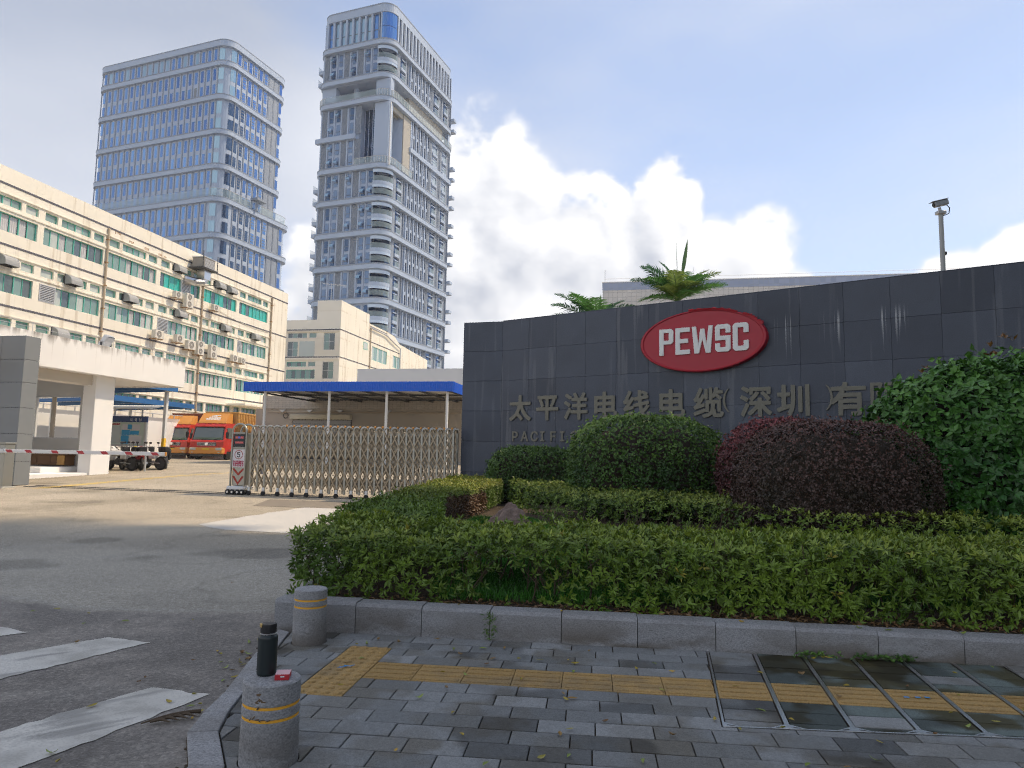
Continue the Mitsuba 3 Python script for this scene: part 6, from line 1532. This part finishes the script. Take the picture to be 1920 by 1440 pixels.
put('gate_curb', MB(yb).box(-29, -9, lu - 0.5, lu - 0.05, 0, 0.75), 'concrete', lb)

# ---------------------------------------------------------------- the two glass towers
A2 = math.radians(20.7); TU = np.array([math.sin(A2), math.cos(A2), 0]); TV = np.array([math.cos(A2), -math.sin(A2), 0])


def rounded(x0, x1, y0, y1, r, n=8):
    p = []
    for cx, cy_, a0 in ((x1 - r, y0 + r, -90), (x1 - r, y1 - r, 0), (x0 + r, y1 - r, 90), (x0 + r, y0 + r, 180)):
        for a in np.linspace(a0, a0 + 90, n): p.append((cx + r * math.cos(math.radians(a)), cy_ + r * math.sin(math.radians(a))))
    return p


tg = np.random.default_rng(77)


class Panes:
    """Window panes of a tower: the first 290 as parts of their own, the rest as one part per tone."""
    def __init__(s, parent, n): s.p, s.left, s.rest = parent, n, {}
    def add(s, m, mt_, muntin=None):
        if s.left > 0:
            s.left -= 1; k = put('window', m, mt_, s.p)
            if muntin is not None: put('muntin', muntin, 'tower_dark', k)
        else:
            s.rest.setdefault(mt_, MB()).raw(*m.get())
            if muntin is not None: s.rest.setdefault('tower_dark', MB()).raw(*muntin.get())
    def close(s):
        for k, m in s.rest.items(): put('far_window' if k != 'tower_dark' else 'far_muntin', m, k, s.p, kind='stuff')


def pane(fr, x0, x1, z0, z1, y=0.0, tilt=0.004):
    a, b = tg.normal(0, tilt, 2)
    w, h = (x1 - x0) / 2, (z1 - z0) / 2
    return MB(fr).raw([[x0, y - a * w - b * h, z0], [x1, y + a * w - b * h, z0], [x1, y + a * w + b * h, z1], [x0, y - a * w + b * h, z1]], [[0, 1, 2], [0, 2, 3]])


# left tower: near corner at the origin of this frame, left face along -x, right face along +y
Lf = frame(np.array([-71.97, 165.0, 0]) + 0.9 * TV, TV, TU)
tl_ = thing('glass_tower', 'broad blue glass office tower with rounded corner on the left', 'tower')
LX, LY = -44.5, 22.6
bands = [96.0, 87.3, 78.4, 69.6, 60.8, 51.9, 43.0, 34.1, 25.2, 16.3]
core_up = Polygon(rounded(LX + 0.5, -0.5, 0.5, LY - 0.5, 3.0)); core_lo = Polygon(rounded(LX - 0.7, 0.7, -0.7, LY + 2.2, 3.2))
put('upper_core', MB().poly(core_up, 60.8, 101.5, Lf), 'tower_white', tl_); put('lower_core', MB().poly(core_lo, 0, 60.8, Lf), 'tower_white', tl_)


def band(parent, x0, x1, y0, y1, z0, z1, r, fr, m='tower_white', dark=True):
    P = Polygon(rounded(x0, x1, y0, y1, r, 10))
    put('floor_band', MB().poly(P, z0, z1, fr), m, parent)
    if dark: put('band_shadow_line', MB().poly(P.buffer(0.06), z1 - 0.002, z1 + 0.22, fr), 'tower_grey', parent)


pn = Panes(tl_, 290)
levels = [101.0] + bands
for i, z in enumerate([101.0] + bands):
    lo = z < 61.5 and i > 4
    g = 1.2 if lo or abs(z - 60.8) < 0.1 else 0.0
    band(tl_, LX - 0.15 - g, 0.15 + g, -0.15 - g, LY + 0.15 + g * 2.3, z - (0.0 if i == 0 else 0.0), z + (1.45 if i == 0 else 1.05), 3.3, Lf)
NB = 20; bw = (-3.6 - LX - 1.6) / NB
for i in range(len(levels) - 1):
    zt, zb = levels[i], levels[i + 1] + 1.05
    g = 1.2 if levels[i] < 61.5 else 0.0
    H = zt - zb
    st_ = [(zb + 0.15, zt - 0.35)] if i == 0 else [(zb + 0.15, zb + H / 2 - 0.75), (zb + H / 2 + 0.35, zt - 0.45)]
    for s, (c, d) in enumerate(st_[::-1]):
        for k in range(NB):
            x0 = LX + 1.6 + bw * k + bw * 0.34; x1 = x0 + bw * 0.42
            mt_ = ('tower_glass_c' if tg.random() < 0.45 else 'tower_glass_b') if i == 0 else ('tower_glass_a' if (k + s) % 2 else 'tower_glass_b')
            if i == 1 and s == 1 and k == 16: mt_ = 'tower_dark'
            mu = MB(Lf)
            if k % 2 == 0 or i == 0: 
                for q in (0.34, 0.62): mu.box(x0, x1, 0.50 - g, 0.56 - g, c + (d - c) * q - 0.07, c + (d - c) * q + 0.07)
            pn.add(pane(Lf, x0, x1, c, d, 0.47 - g), mt_, mu if mu.n else None)
    # mullion fins of the left face
    m = MB(Lf)
    for k in range(NB + 1):
        x = LX + 1.6 + bw * k
        m.box(x + 0.02, x + 0.26, 0.34 - g, 0.52 - g, zb, zt)
    put('fin', m, 'tower_grey', tl_, kind='stuff')
    # rounded corner glass and right face
    a = np.radians(np.linspace(-90, 0, 7)); r = 3.05
    for q in range(6):
        p0, p1 = [(-3.5 + g + r * math.cos(t), 3.5 - g + r * math.sin(t)) for t in (a[q], a[q + 1])]
        if q in (2, 3): continue
        for c, d in st_: pn.add(MB(Lf).raw([[p0[0], p0[1], c], [p1[0], p1[1], c], [p1[0], p1[1], d], [p0[0], p0[1], d]], [[0, 1, 2], [0, 2, 3]]), 'tower_glass_c' if i < 2 or q < 2 else 'tower_glass_d')
    rb_ = (LY - 3.4 - 1.6) / 9; Rf = Lf @ frame((g, 3.4, 0), (0, 1, 0), (-1, 0, 0))
    m = MB(Rf); ex_ = g * 1.3 / 9
    for k in range(9):
        x0 = (rb_ + ex_) * k + 0.5; x1 = x0 + (rb_ + ex_) * 0.52
        m.box(x0 - 0.46, x0 - 0.22, 0.30, 0.52, zb, zt)
        if k in (6, 7):
            put('grey_panel', MB(Rf).box(x0 - 0.1, x1 + 0.4, 0.35, 0.5, zb + 0.1, zt - 0.3), 'tower_grey', tl_); continue
        for c, d in st_:
            mt_ = 'tower_glass_b' if (k % 2) else 'tower_glass_a'
            if k < 2 and 2 <= i or (k == 2 and i > 4): mt_ = 'tower_glass_d'
            mu = MB(Rf)
            if k % 2: [mu.box(x0, x1, 0.42, 0.47, c + (d - c) * q - 0.07, c + (d - c) * q + 0.07) for q in (0.3, 0.55, 0.8)]
            pn.add(pane(Rf, x0, x1, c, d, 0.46, 0.01), mt_, mu if mu.n else None)
    put('fin', m, 'tower_grey', tl_, kind='stuff')
pn.close()
rl = Polygon(rounded(LX - 1.1, 1.1, -1.1, LY + 2.4, 3.6, 12))
gv = np.array(rl.exterior.coords)[:-1]; m = MB(Lf); n = len(gv)
m.raw(np.vstack([np.c_[gv, np.full(n, 62.05)], np.c_[gv, np.full(n, 64.1)]]), [[k, (k + 1) % n, n + (k + 1) % n, n + k] for k in range(n)])
put('terrace_glass', m, 'rail_glass', tl_); put('terrace_rail', MB(Lf).tube([(p[0], p[1], 64.1) for p in gv], 0.06, 5), 'galv', tl_)
put('window_cradle', MB(Lf).box(0.8, 3.0, 9.5, 13.0, 64.4, 65.0).box(1.6, 2.0, 10.5, 11, 62, 64.4), 'tower_grey', tl_)

# right tower
Rt = frame(np.array([-25.23, 132.0, 0]), TV, TU)
tr = thing('residential_tower', 'tall slim residential tower with rounded balconies and an open sky terrace', 'tower')
RX, RY = -16.3, 28.4
P_ = lambda o: Polygon(rounded(RX - o, o, -o, RY + o, 2.4 + o, 9))
rb = [(82.1, 0), (75.1, 0), (70.3, 0), (63.4, 1), (56.6, 0), (49.9, 0), (43.25, 0), (36.5, 0), (29.8, 0), (23.1, 0), (16.4, 0), (9.7, 0)]
# core, with the two storeys open at the sky terrace and the recess under it
ix = Polygon([(RX + 0.5, 0.55), (-6.9, 0.55), (-6.9, 4.2), (-0.4, 6.5), (-0.4, RY - 0.5), (RX + 0.5, RY - 0.5)])
full = Polygon([(RX + 0.5, 0.55), (-3.0, 0.55), (-3.0, 3.2), (-0.5, 3.2), (-0.5, RY - 0.5), (RX + 0.5, RY - 0.5)])
put('lower_core', MB().poly(full, 0, 56.6, Rt), 'tower_white', tr); put('recess_core', MB().poly(ix, 56.6, 70.3, Rt), 'tower_white', tr); put('upper_core', MB().poly(full, 75.1, 89.2, Rt), 'tower_white', tr)
put('terrace_core', MB().poly(Polygon([(RX + 3.0, 5.0), (-2, 5.0), (-2, 9.0), (-0.5, 9.0), (-0.5, RY - 4), (RX + 3, RY - 4)]), 70.3, 75.1, Rt), 'concrete', tr)
put('recess_wall', MB(Rt).box(-6.7, -0.25, 9.2, 9.5, 57.2, 70.2), 'concrete', tr); put('recess_side', MB(Rt).box(-0.62, -0.15, 6.5, 9.5, 57.2, 70.2), 'concrete', tr)
for x, y, z0, z1, nm in ((-3.3, 0.5, 57.2, 70.3, 'big_column'), (-3.2, 0.5, 71.4, 75.1, 'big_column'), (RX + 0.4, 0.5, 71.4, 75.1, 'big_column'), (-9.3, 2.0, 71.4, 75.1, 'thin_column'), (-0.9, RY - 2, 71.4, 75.1, 'thin_column')):
    w = 3.3 if nm == 'big_column' else 1.0
    put(nm, MB(Rt).box(x, x + w, y, y + (1.4 if w > 2 else 0.8), z0, z1, 0.02), 'tower_white', tr)
put('downpipe', MB(Rt).tube([(0.1, 0.9, 57.3), (0.1, 0.9, 70.2)], 0.16, 8), 'white_steel', tr)
for x in (-6.6, -5.7, -4.8, -4.0): put('recess_mullion', MB(Rt).box(x, x + 0.12, 2.2, 2.34, 57.2, 70.2), 'tower_white', tr)
put('recess_glass', MB(Rt).raw([[-6.8, 2.6, 57.2], [-3.3, 2.6, 57.2], [-3.3, 2.6, 70.2], [-6.8, 2.6, 70.2]], [[0, 1, 2], [0, 2, 3]]), 'tower_glass_d', tr)
for x in (-1.6, -0.6): put('ceiling_beam', MB(Rt).box(x - 0.25, x + 0.25, 0.6, 9, 69.3, 70.25), 'concrete', tr)
band(tr, RX - 0.1, 0.1, -0.1, RY + 0.1, 89.0, 90.6, 2.5, Rt)
for z, half in rb:
    if half: put('floor_band', MB(Rt).box(RX - 0.3, -7.2, -0.25, 0.6, z, z + 0.95).box(-0.6, 0.25, 9.0, RY, z, z + 0.95), 'tower_white', tr)
    else: band(tr, RX - 0.65, 0.5, -0.4, RY + 0.7, z + 0.1, z + 0.95, 2.8, Rt)
for z in (70.3, 56.6):
    P2 = np.array(Polygon(rounded(RX - 0.8, 0.65, -0.45, RY + 0.8, 2.9, 10)).exterior.coords)[:-1]
    sel = [p for p in P2 if (z > 60 or (p[0] > -7.0 and p[1] < 9.5))]
    if z < 60: sel = sorted(sel, key=lambda p: p[0] - p[1] if False else math.atan2(p[1] - 4, p[0] + 4)); 
    if z < 60: sel = [np.array([-7.0, -0.45])] + sel + [np.array([0.65, 9.3])]
    n = len(sel); v = np.vstack([np.c_[sel, np.full(n, z + 1.05)], np.c_[sel, np.full(n, z + 2.35)]])
    fq = [[k, (k + 1) % n, n + (k + 1) % n, n + k] for k in range(n if z > 60 else n - 1)]
    put('terrace_glass', MB(Rt).raw(v, fq), 'rail_glass', tr); put('terrace_rail', MB(Rt).tube([(p[0], p[1], z + 2.35) for p in sel], 0.05, 5), 'galv', tr)
    mp = MB(Rt)
    for k in range(len(sel) - 1):
        L = np.linalg.norm(sel[k + 1] - sel[k]); 
        for q in np.arange(0, L, 1.3): c = sel[k] + (sel[k + 1] - sel[k]) * q / max(L, 1e-6); mp.box(c[0] - 0.04, c[0] + 0.04, c[1] - 0.04, c[1] + 0.04, z + 1.05, z + 2.3)
    put('rail_post', mp, 'galv', tr, kind='stuff')
pr_ = Panes(tr, 290)
tops = [89.0, 82.1, 75.1, 70.3, 63.4, 56.6, 49.9, 43.25, 36.5, 29.8, 23.1, 16.4, 9.7]
Sf = Rt @ frame((0, 0, 0), (0, 1, 0), (-1, 0, 0))        # the right face: x along it, y into it


def open_sash(fr, x0, x1, z0, z1):
    return MB(fr).raw([[x0, -0.02, z1], [x1, -0.02, z1], [x1, -0.42, z0], [x0, -0.42, z0]], [[0, 1, 2], [0, 2, 3]])


for i in range(len(tops) - 1):
    zt, zb = tops[i], tops[i + 1] + 1.05
    if i == 2: continue                                                                    # the open terrace
    xr = -7.2 if i in (3, 4) else -3.0
    H = zt - zb; st_ = [(zb + 0.1, zt - 0.1)] if i == 0 else [(zb + 0.2, zb + H / 2 - 0.35), (zb + H / 2 + 0.25, zt - 0.2)]
    if i == 0:
        for k in range(8):
            x0 = RX + 1.7 + 1.5 * k
            pr_.add(pane(Rt, x0, x0 + 0.85, zb + 0.1, zt - 0.1, 0.45), 'tower_glass_c' if 0 < k < 7 else 'tower_glass_b', MB(Rt).box(x0, x0 + 0.85, 0.40, 0.46, zb + H * 0.42, zb + H * 0.45))
            put('fin', MB(Rt).box(x0 - 0.55, x0 - 0.12, 0.0, 0.5, zb, zt), 'tower_white', tr)
        put('fin', MB(Rt).box(-2.4, -2.1, 0.0, 0.5, zb, zt), 'tower_white', tr)
        a = np.radians(np.linspace(-90, 0, 7))
        for q in range(6):
            p0, p1 = [(-2.35 + 2.3 * math.cos(t), 2.35 + 2.3 * math.sin(t)) for t in (a[q], a[q + 1])]
            for c, d in ((zb, zb + H * 0.5), (zb + H * 0.5 + 0.1, zt)): pr_.add(MB(Rt).raw([[p0[0], p0[1], c], [p1[0], p1[1], c], [p1[0], p1[1], d], [p0[0], p0[1], d]], [[0, 1, 2], [0, 2, 3]]), 'tower_glass_b')
        for k in range(17):
            x0 = 3.0 + 1.47 * k
            pr_.add(pane(Sf, x0 + 0.1, x0 + 0.65, zb + 0.1, zt - 0.1, 0.30), 'tower_glass_d' if k % 2 else 'tower_glass_a')
            put('fin', MB(Sf).box(x0 - 0.45, x0 + 0.02, -0.12, 0.5, zb, zt), 'tower_white', tr); put('fin', MB(Sf).box(x0 + 0.72, x0 + 0.95, -0.02, 0.5, zb, zt), 'tower_grey', tr)
        continue
    # left face: window pairs between pale piers and ribbed grey panels
    cols = [(RX + 2.55, 0.85), (RX + 4.2, 0.85), (RX + 7.35, 0.85), (RX + 10.6, 0.9), (RX + 12.25, 0.9)]
    for x0, w in cols:
        if x0 + w > xr: continue
        for s, (c, d) in enumerate(st_):
            mu = MB(Rt).box(x0, x0 + w, 0.36, 0.46, c + (d - c) * 0.38 - 0.05, c + (d - c) * 0.38 + 0.05)
            pr_.add(pane(Rt, x0, x0 + w, c, d, 0.45), 'tower_glass_f' if tg.random() < 0.7 else 'tower_glass_d', mu)
            if tg.random() < 0.45: pr_.add(open_sash(Rt, x0 + 0.05, x0 + w - 0.05, c + (d - c) * 0.40, c + (d - c) * 0.72), 'tower_glass_c')
    for x0, x1 in ((RX + 0.9, RX + 2.0), (RX + 5.6, RX + 6.75), (RX + 8.8, RX + 10.0), (RX + 13.6, RX + 15.0)):
        if x1 > xr + 1.6: continue
        m = MB(Rt)
        for q in np.arange(x0, x1, 0.22): m.box(q, q + 0.13, 0.30, 0.5, zb, zt)
        put('ribbed_panel', m, 'tower_grey', tr); put('panel_back', MB(Rt).box(x0, x1, 0.42, 0.52, zb, zt), 'tower_grey', tr)
    m = MB(Rt)
    for x in (RX + 0.55, RX + 2.1, RX + 3.6, RX + 5.25, RX + 6.85, RX + 8.4, RX + 10.1, RX + 11.7, RX + 13.3):
        if x < xr: m.box(x, x + 0.28, 0.28, 0.52, zb, zt)
    put('fin', m, 'tower_white', tr, kind='stuff')
    # corner balconies
    if i not in (3, 4):
        for s, (c, d) in enumerate(st_):
            a = np.radians(np.linspace(-96, 8, 12)); z0 = zb - 0.1 if s == 0 else zb + H / 2 - 0.35
            for r, za, zc, mt_, nm in ((2.66, z0, z0 + 0.72 if s else z0 + 0.1, 'tower_white', 'balcony_slab'), (2.62, z0 + 0.72, z0 + 1.75, 'rail_glass', 'balcony_glass'), (2.62, d - 0.55, d + 0.1, 'tower_glass_e', 'balcony_valance')):
                pts = [(-2.6 + r * math.cos(t), 2.6 + r * math.sin(t)) for t in a]
                if mt_ == 'tower_white': put(nm, MB().poly(Polygon(pts + [(-2.6, 2.6)]), za, zc, Rt), mt_, tr)
                else: put(nm, MB(Rt).raw(np.vstack([np.c_[pts, np.full(12, za)], np.c_[pts, np.full(12, zc)]]), [[k, k + 1, 13 + k, 12 + k] for k in range(11)]), mt_, tr)
            put('balcony_door', MB(Rt).box(-3.02, -2.95, 0.7, 3.1, z0 + 0.4, d).box(-2.95, -0.6, 3.13, 3.19, z0 + 0.4, d), 'tower_glass_d', tr)
            put('side_balcony', MB(Rt).box(RX - 1.0, RX + 0.4, 0.8, 3.4, z0, z0 + 0.8, 0.05), 'tower_white', tr); put('side_balcony_glass', MB(Rt).raw([[RX - 0.98, 0.8, z0 + 0.8], [RX - 0.98, 3.4, z0 + 0.8], [RX - 0.98, 3.4, z0 + 1.7], [RX - 0.98, 0.8, z0 + 1.7]], [[0, 1, 2], [0, 2, 3]]), 'rail_glass', tr)
    # right face: balcony strips at both ends, slim windows in the middle
    m = MB(Sf); mg = MB(Sf); mw = MB(Sf)
    for x0, x1 in (((4.6, 6.2),) if i not in (3, 4) else ()) + ((19.4, 21.4), (24.2, 25.9)):
        for s, (c, d) in enumerate(st_):
            z0 = zb if s == 0 else zb + H / 2 - 0.35
            put('balcony_recess', MB(Sf).box(x0, x1, 0.42, 0.52, z0 + 0.7, d), 'tower_glass_d', tr)
            put('balcony_slab', MB(Sf).box(x0 - 0.1, x1 + 0.1, -0.05, 0.5, z0, z0 + 0.62, 0.03), 'tower_white', tr)
            put('balcony_glass', MB(Sf).raw([[x0, -0.02, z0 + 0.62], [x1, -0.02, z0 + 0.62], [x1, -0.02, z0 + 1.55], [x0, -0.02, z0 + 1.55]], [[0, 1, 2], [0, 2, 3]]), 'rail_glass', tr)
            put('drying_rack', MB(Sf).box(x0 + 0.1, x1 - 0.1, 0.05, 0.12, d - 0.8, d - 0.6), 'tower_white', tr)
        m.box(x0 - 1.15, x0 - 0.2, 0.2, 0.5, zb, zt).box(x1 + 0.2, x1 + 1.0, 0.2, 0.5, zb, zt)
    for x in (3.0, 6.4, 7.6, 18.6, 22.4, 23.2, 26.9, 27.9): 
        if i in (3, 4) and x < 9: continue
        m.box(x, x + 0.2, 0.12, 0.5, zb, zt)
    put('grey_pier', m, 'tower_grey', tr, kind='stuff')
    for k in range(6):
        x0 = 8.5 + 1.62 * k
        if i in (3, 4) and x0 < 9.4: x0 = 9.4; 
        for s, (c, d) in enumerate(st_):
            pr_.add(pane(Sf, x0 + 0.42, x0 + 1.0, c - 0.2, d + 0.2, 0.35), 'tower_glass_f' if (k + s) % 2 else 'tower_glass_d')
        mw.box(x0, x0 + 0.36, 0.06, 0.5, zb, zt); mg.box(x0 + 1.05, x0 + 1.3, 0.16, 0.5, zb, zt); mw.box(x0 + 0.36, x0 + 1.05, 0.18, 0.3, zb + H / 2 - 0.35, zb + H / 2 + 0.3)
    put('fin', mw, 'tower_white', tr, kind='stuff'); put('grey_fin', mg, 'tower_grey', tr, kind='stuff')
    for s, (c, d) in enumerate(st_):
        z0 = zb if s == 0 else zb + H / 2 - 0.35
        put('end_balcony', MB(Rt).box(-3.0, 0.7, RY - 0.4, RY + 1.0, z0, z0 + 0.7, 0.05), 'tower_white', tr)
pr_.close()

# ---------------------------------------------------------------- behind the dark wall: white tiled hall, palms, camera pole
wh = thing('tiled_hall', 'white tiled hall with a blue tile band behind the palms', 'building')
put('wall', MB(yb).box(-5.14, 40, 75.44, 95, 0, 19.25), 'white_tile', wh); put('blue_band', MB(yb).box(-5.17, 40.03, 75.41, 95.03, 19.25, 20.1), 'blue_tile_grid', wh); put('coping', MB(yb).box(-5.2, 40.1, 75.36, 95.1, 20.1, 20.18), 'white_plain', wh)
for x in (-4.9, 4.4): put('lightning_rod', MB(yb).tube([(x, 75.7, 20.1), (x, 75.7, 21.6)], 0.025, 5), 'galv', wh)
put('ridge_wire', MB(yb).tube([(x, 75.6, 20.55) for x in (-5, 40)], 0.03, 5), 'white_plain', wh)


def palm(x, y, zc, fronds, label, spear, seed):
    t = thing('palm_tree', label, 'palm tree')
    g = np.random.default_rng(seed)
    put('trunk', MB().tube([(x, y, 0.0), (x + 0.05, y, zc * 0.5), (x, y, zc - 1.2), (x, y, zc - 0.1)], [0.20, 0.15, 0.14, 0.10], 10), 'pipe_tan', t, smooth=40)
    put('crownshaft', MB().tube([(x, y, zc - 1.2), (x, y, zc - 0.6), (x, y, zc + 0.1)], [0.15, 0.13, 0.07], 10), 'palm_green', t, smooth=40)
    for az, el0, L, c in fronds:
        d = np.array([math.cos(math.radians(az)), math.sin(math.radians(az))]); n = 26; e = math.radians(el0); p = np.array([0.0, 0.0]); pts = []
        for k in range(n):
            pts.append([x + d[0] * p[0], y + d[1] * p[0], zc + p[1]]); p = p + L / n * np.array([math.cos(e), math.sin(e)]); e -= math.radians(2.2) * (0.3 + k / n)
        pts = np.array(pts)
        fr_ = put('frond', MB().tube(pts, np.linspace(0.028, 0.006, n), 5), 'palm_green', t)
        V_, F_, C_, o = [], [], [], 0
        for k in range(3, n):
            tn = pts[min(k + 1, n - 1)] - pts[k - 1]; tn /= np.linalg.norm(tn)
            sd = np.cross(tn, [0, 0, 1.0]); sd /= np.linalg.norm(sd); up = np.cross(sd, tn)
            for s in (-1, 1):
                for h in (0, 0.5):
                    l = 0.78 * math.sin(math.pi * (0.16 + 0.80 * (k + h) / n)) * g.uniform(0.85, 1.1)
                    q = pts[k] + tn * (L / n) * h
                    dd = tn * 0.55 + s * sd * 0.8 + up * g.normal(0.22, 0.10); dd /= np.linalg.norm(dd)
                    w = np.cross(dd, up); w /= np.linalg.norm(w); w *= 0.027
                    tip = q + dd * l - np.array([0, 0, 0.22 * l * l + 0.10 * l])
                    md = q + dd * l * 0.5
                    V_ += [q - w * 0.4, q + w * 0.4, md + w, tip, md - w]; F_ += [[o, o + 1, o + 2], [o, o + 2, o + 4], [o + 4, o + 2, o + 3]]; o += 5
                    C_ += [np.array(c) * g.uniform(0.75, 1.25)] * 5
        k2 = numbered(fr_ + '__leaflet'); scene[k2] = mikit.ply((np.array(V_), np.array(F_)), 'thin_leaf', color=np.clip(np.array(C_), 0, 1)); labels[k2] = {'kind': 'stuff'}
    for dx, l, w in spear:
        m = MB().tube([(x + dx * q + 0.05 * q, y - 0.05, zc + l * q) for q in np.linspace(0, 1, 8)], [0.03, 0.035, 0.04, w * 0.6, w, w, w * 0.7, 0.004], 6); put('spear_leaf', m, 'palm_green', t, smooth=40)


PG, PY, PD = (0.09, 0.22, 0.06), (0.20, 0.28, 0.07), (0.07, 0.16, 0.09)
mat('palm_green', (0.07, 0.15, 0.04), 0.5)
gp = np.random.default_rng(12)
fr1 = [(165, 68, 2.2, PD), (150, 82, 2.1, PD), (195, 55, 2.3, PD), (180, 40, 2.3, PD), (215, 35, 2.2, PG), (235, 22, 2.1, PY), (250, 45, 2.0, PY), (10, 62, 2.1, PY), (-15, 50, 2.2, PY), (-5, 35, 2.3, PG), (-35, 28, 2.1, PG), (-60, 40, 2.0, PG), (-80, 15, 1.9, PG), (60, 70, 2.0, PG), (110, 60, 2.1, PD), (280, 30, 1.9, PY), (140, 50, 2.2, PG), (30, 40, 2.1, PY), (200, 10, 2.0, PG)]
palm(7.1, 30, 8.05, fr1, 'tall palm with a bright upright spear leaf above the red oval sign', [(0.38, 2.75, 0.085), (-0.12, 2.6, 0.012)], 3)
palm(3.6, 30, 6.85, [(150, 68, 2.2, PG), (175, 55, 2.4, PD), (195, 38, 2.3, PD), (165, 30, 2.2, PD), (215, 55, 2.0, PG), (20, 60, 1.9, PD), (-15, 45, 1.9, PD), (60, 60, 1.8, PG), (260, 50, 1.8, PG), (120, 60, 2.0, PG)], 'lower palm showing only its fronds above the dark wall, left of the tall one', [(0.12, 1.45, 0.06)], 5)
cp = thing('camera_pole', 'slim grey pole with a surveillance camera above the dark wall', 'camera pole')
px, py = 10.25, 16.5
put('pole', MB().tube([(px, py, 0.0), (px, py, 7.25)], [0.062, 0.052], 14), 'pipe_grey', cp, smooth=40)
put('mount', MB().box(px - 0.10, px + 0.10, py - 0.08, py + 0.08, 7.25, 7.33, 0.01).tube([(px, py, 7.3), (px - 0.03, py, 7.42)], 0.035, 8), 'galv', cp)
rr = frame((px - 0.02, py - 0.05, 7.50), (math.cos(0.25) * 1.0, 0, math.sin(0.25)), (0, 1, 0), (-math.sin(0.25), 0, math.cos(0.25)))
cb_ = put('camera_housing', MB(rr).box(-0.17, 0.17, -0.07, 0.07, -0.06, 0.07, 0.02), 'cam_grey', cp); put('sun_shield', MB(rr).box(-0.23, 0.17, -0.085, 0.085, 0.072, 0.085, 0.004), 'cam_grey', cb_); put('lens', MB(rr).lathe([(0, 0), (0.045, 0), (0.045, 0.02), (0, 0.02)], 14, (-0.17, 0, 0.0), (-1, 0, 0)), 'black', cb_)
put('cable', MB().tube([(px + 0.14, py, 7.5), (px + 0.22, py, 7.42), (px + 0.2, py, 7.28), (px + 0.06, py, 7.22)], 0.012, 6), 'black', cp, smooth=40)
put('junction_box', MB().box(px + 0.03, px + 0.09, py - 0.04, py + 0.04, 6.25, 6.33, 0.01), 'dark_grey', cp)

# ---------------------------------------------------------------- outside the frame on the right: the office block and street trees whose shade lies on the pavement
sb = thing('street_office_block', 'tall plain office block across the side street, out of the frame on the right', 'building')
put('mass', MB().box(16, 32, -16, 15.8, 0, 34), 'grey_wall', sb)
m = MB()
for z in np.arange(2, 33, 3.4):
    for y in np.arange(-15, 15, 3.0): m.box(15.9, 15.98, y, y + 2.0, z, z + 1.8)
put('window', m, 'pane_grey', sb, kind='stuff'); put('parapet', MB().box(15.8, 32.2, -16.2, 16.0, 34, 34.6), 'white_plain', sb)
for k, (x, y) in enumerate(((17.0, 16.4), (19.6, 17.2), (18.5, 9.0))):
    P, N, D = dome_points((x, y, 38.2), (2.0, 2.3, 1.8), 620, 0.35, 2.0, 30, 0.45, 60 + k)
    t = thing('roof_garden_tree', ['small leafy tree at the corner of the roof garden, out of the frame', 'second leafy tree along the roof garden edge, out of the frame', 'leafy tree in the middle of the roof garden, out of the frame'][k], 'tree', 'roof garden trees out of the frame')
    put('planter', MB().box(x - 0.7, x + 0.7, min(y, 15.0) - 0.7, y + 0.7, 33.4, 34.7), 'grey_wall', t)
    put('trunk', MB().tube([(x, y, 34), (x + 0.1, y, 36.5), (x, y, 38.2)], [0.14, 0.10, 0.05], 8), 'wood_bark', t)
    put_leaves([leaf_cloud(P, N, 4, 0.34, 0.25, (30, 100), tone(P, AZ1, AZ2, 1, 3))], 'crown', t)

# a street tree whose boughs hang over the pavement, above the top of the frame
t = thing('street_tree', 'tall street tree beside the pavement, out of the frame on the right', 'tree')
x, y = 8.2, 2.6
put('trunk', MB().tube([(x, y, 0), (x - 0.1, y + 0.1, 2.5), (x - 0.5, y + 0.3, 5.0), (x - 0.9, y + 0.6, 7.5), (x - 1.0, y + 0.9, 10)], [0.30, 0.24, 0.20, 0.13, 0.05], 12), 'wood_bark', t, smooth=40)
for k, (dx, dy, dz) in enumerate(((-3.6, 0.4, 3.0), (-2.6, -2.2, 2.6), (2.4, 1.0, 3.0), (0.6, -2.8, 2.8), (-1.6, 2.0, 3.4), (2.0, -1.6, 3.2))):
    b0 = np.array([x - 0.5, y + 0.3, 5.2]); put('bough', MB().tube([b0, b0 + np.array([dx, dy, dz]) * 0.5 + [0, 0, 0.4], b0 + np.array([dx, dy, dz])], [0.12, 0.08, 0.03], 8), 'wood_bark', t, smooth=40)
P, N, D = dome_points((x - 0.9, y + 0.2, 8.9), (4.4, 3.6, 2.1), 5200, 0.30, 2.0, 6.4, 0.30, 71)
keep = (P[:, 2] > 0.74 * P[:, 1] + 2.1) | (P[:, 0] > 0.8 * P[:, 1] + 0.4)
put_leaves([leaf_cloud(P[keep], N[keep], 5, 0.15, 0.26, (30, 100), tone(P[keep], (0.03, 0.08, 0.012), (0.08, 0.15, 0.02), 0.8, 9))], 'crown', t)

# ---------------------------------------------------------------- the humid air
scene['air'] = {'type': 'homogeneous', 'albedo': {'type': 'rgb', 'value': [0.93, 0.95, 0.97]}, 'sigma_t': 0.00032}
scene['haze'] = {'type': 'cube', 'to_world': T().translate([0, 90, 54]).scale([700, 720, 56]), 'bsdf': {'type': 'null'}, 'interior': {'type': 'ref', 'id': 'air'}}
labels['haze'] = {'kind': 'stuff'}
scene['camera']['medium'] = {'type': 'ref', 'id': 'air'}
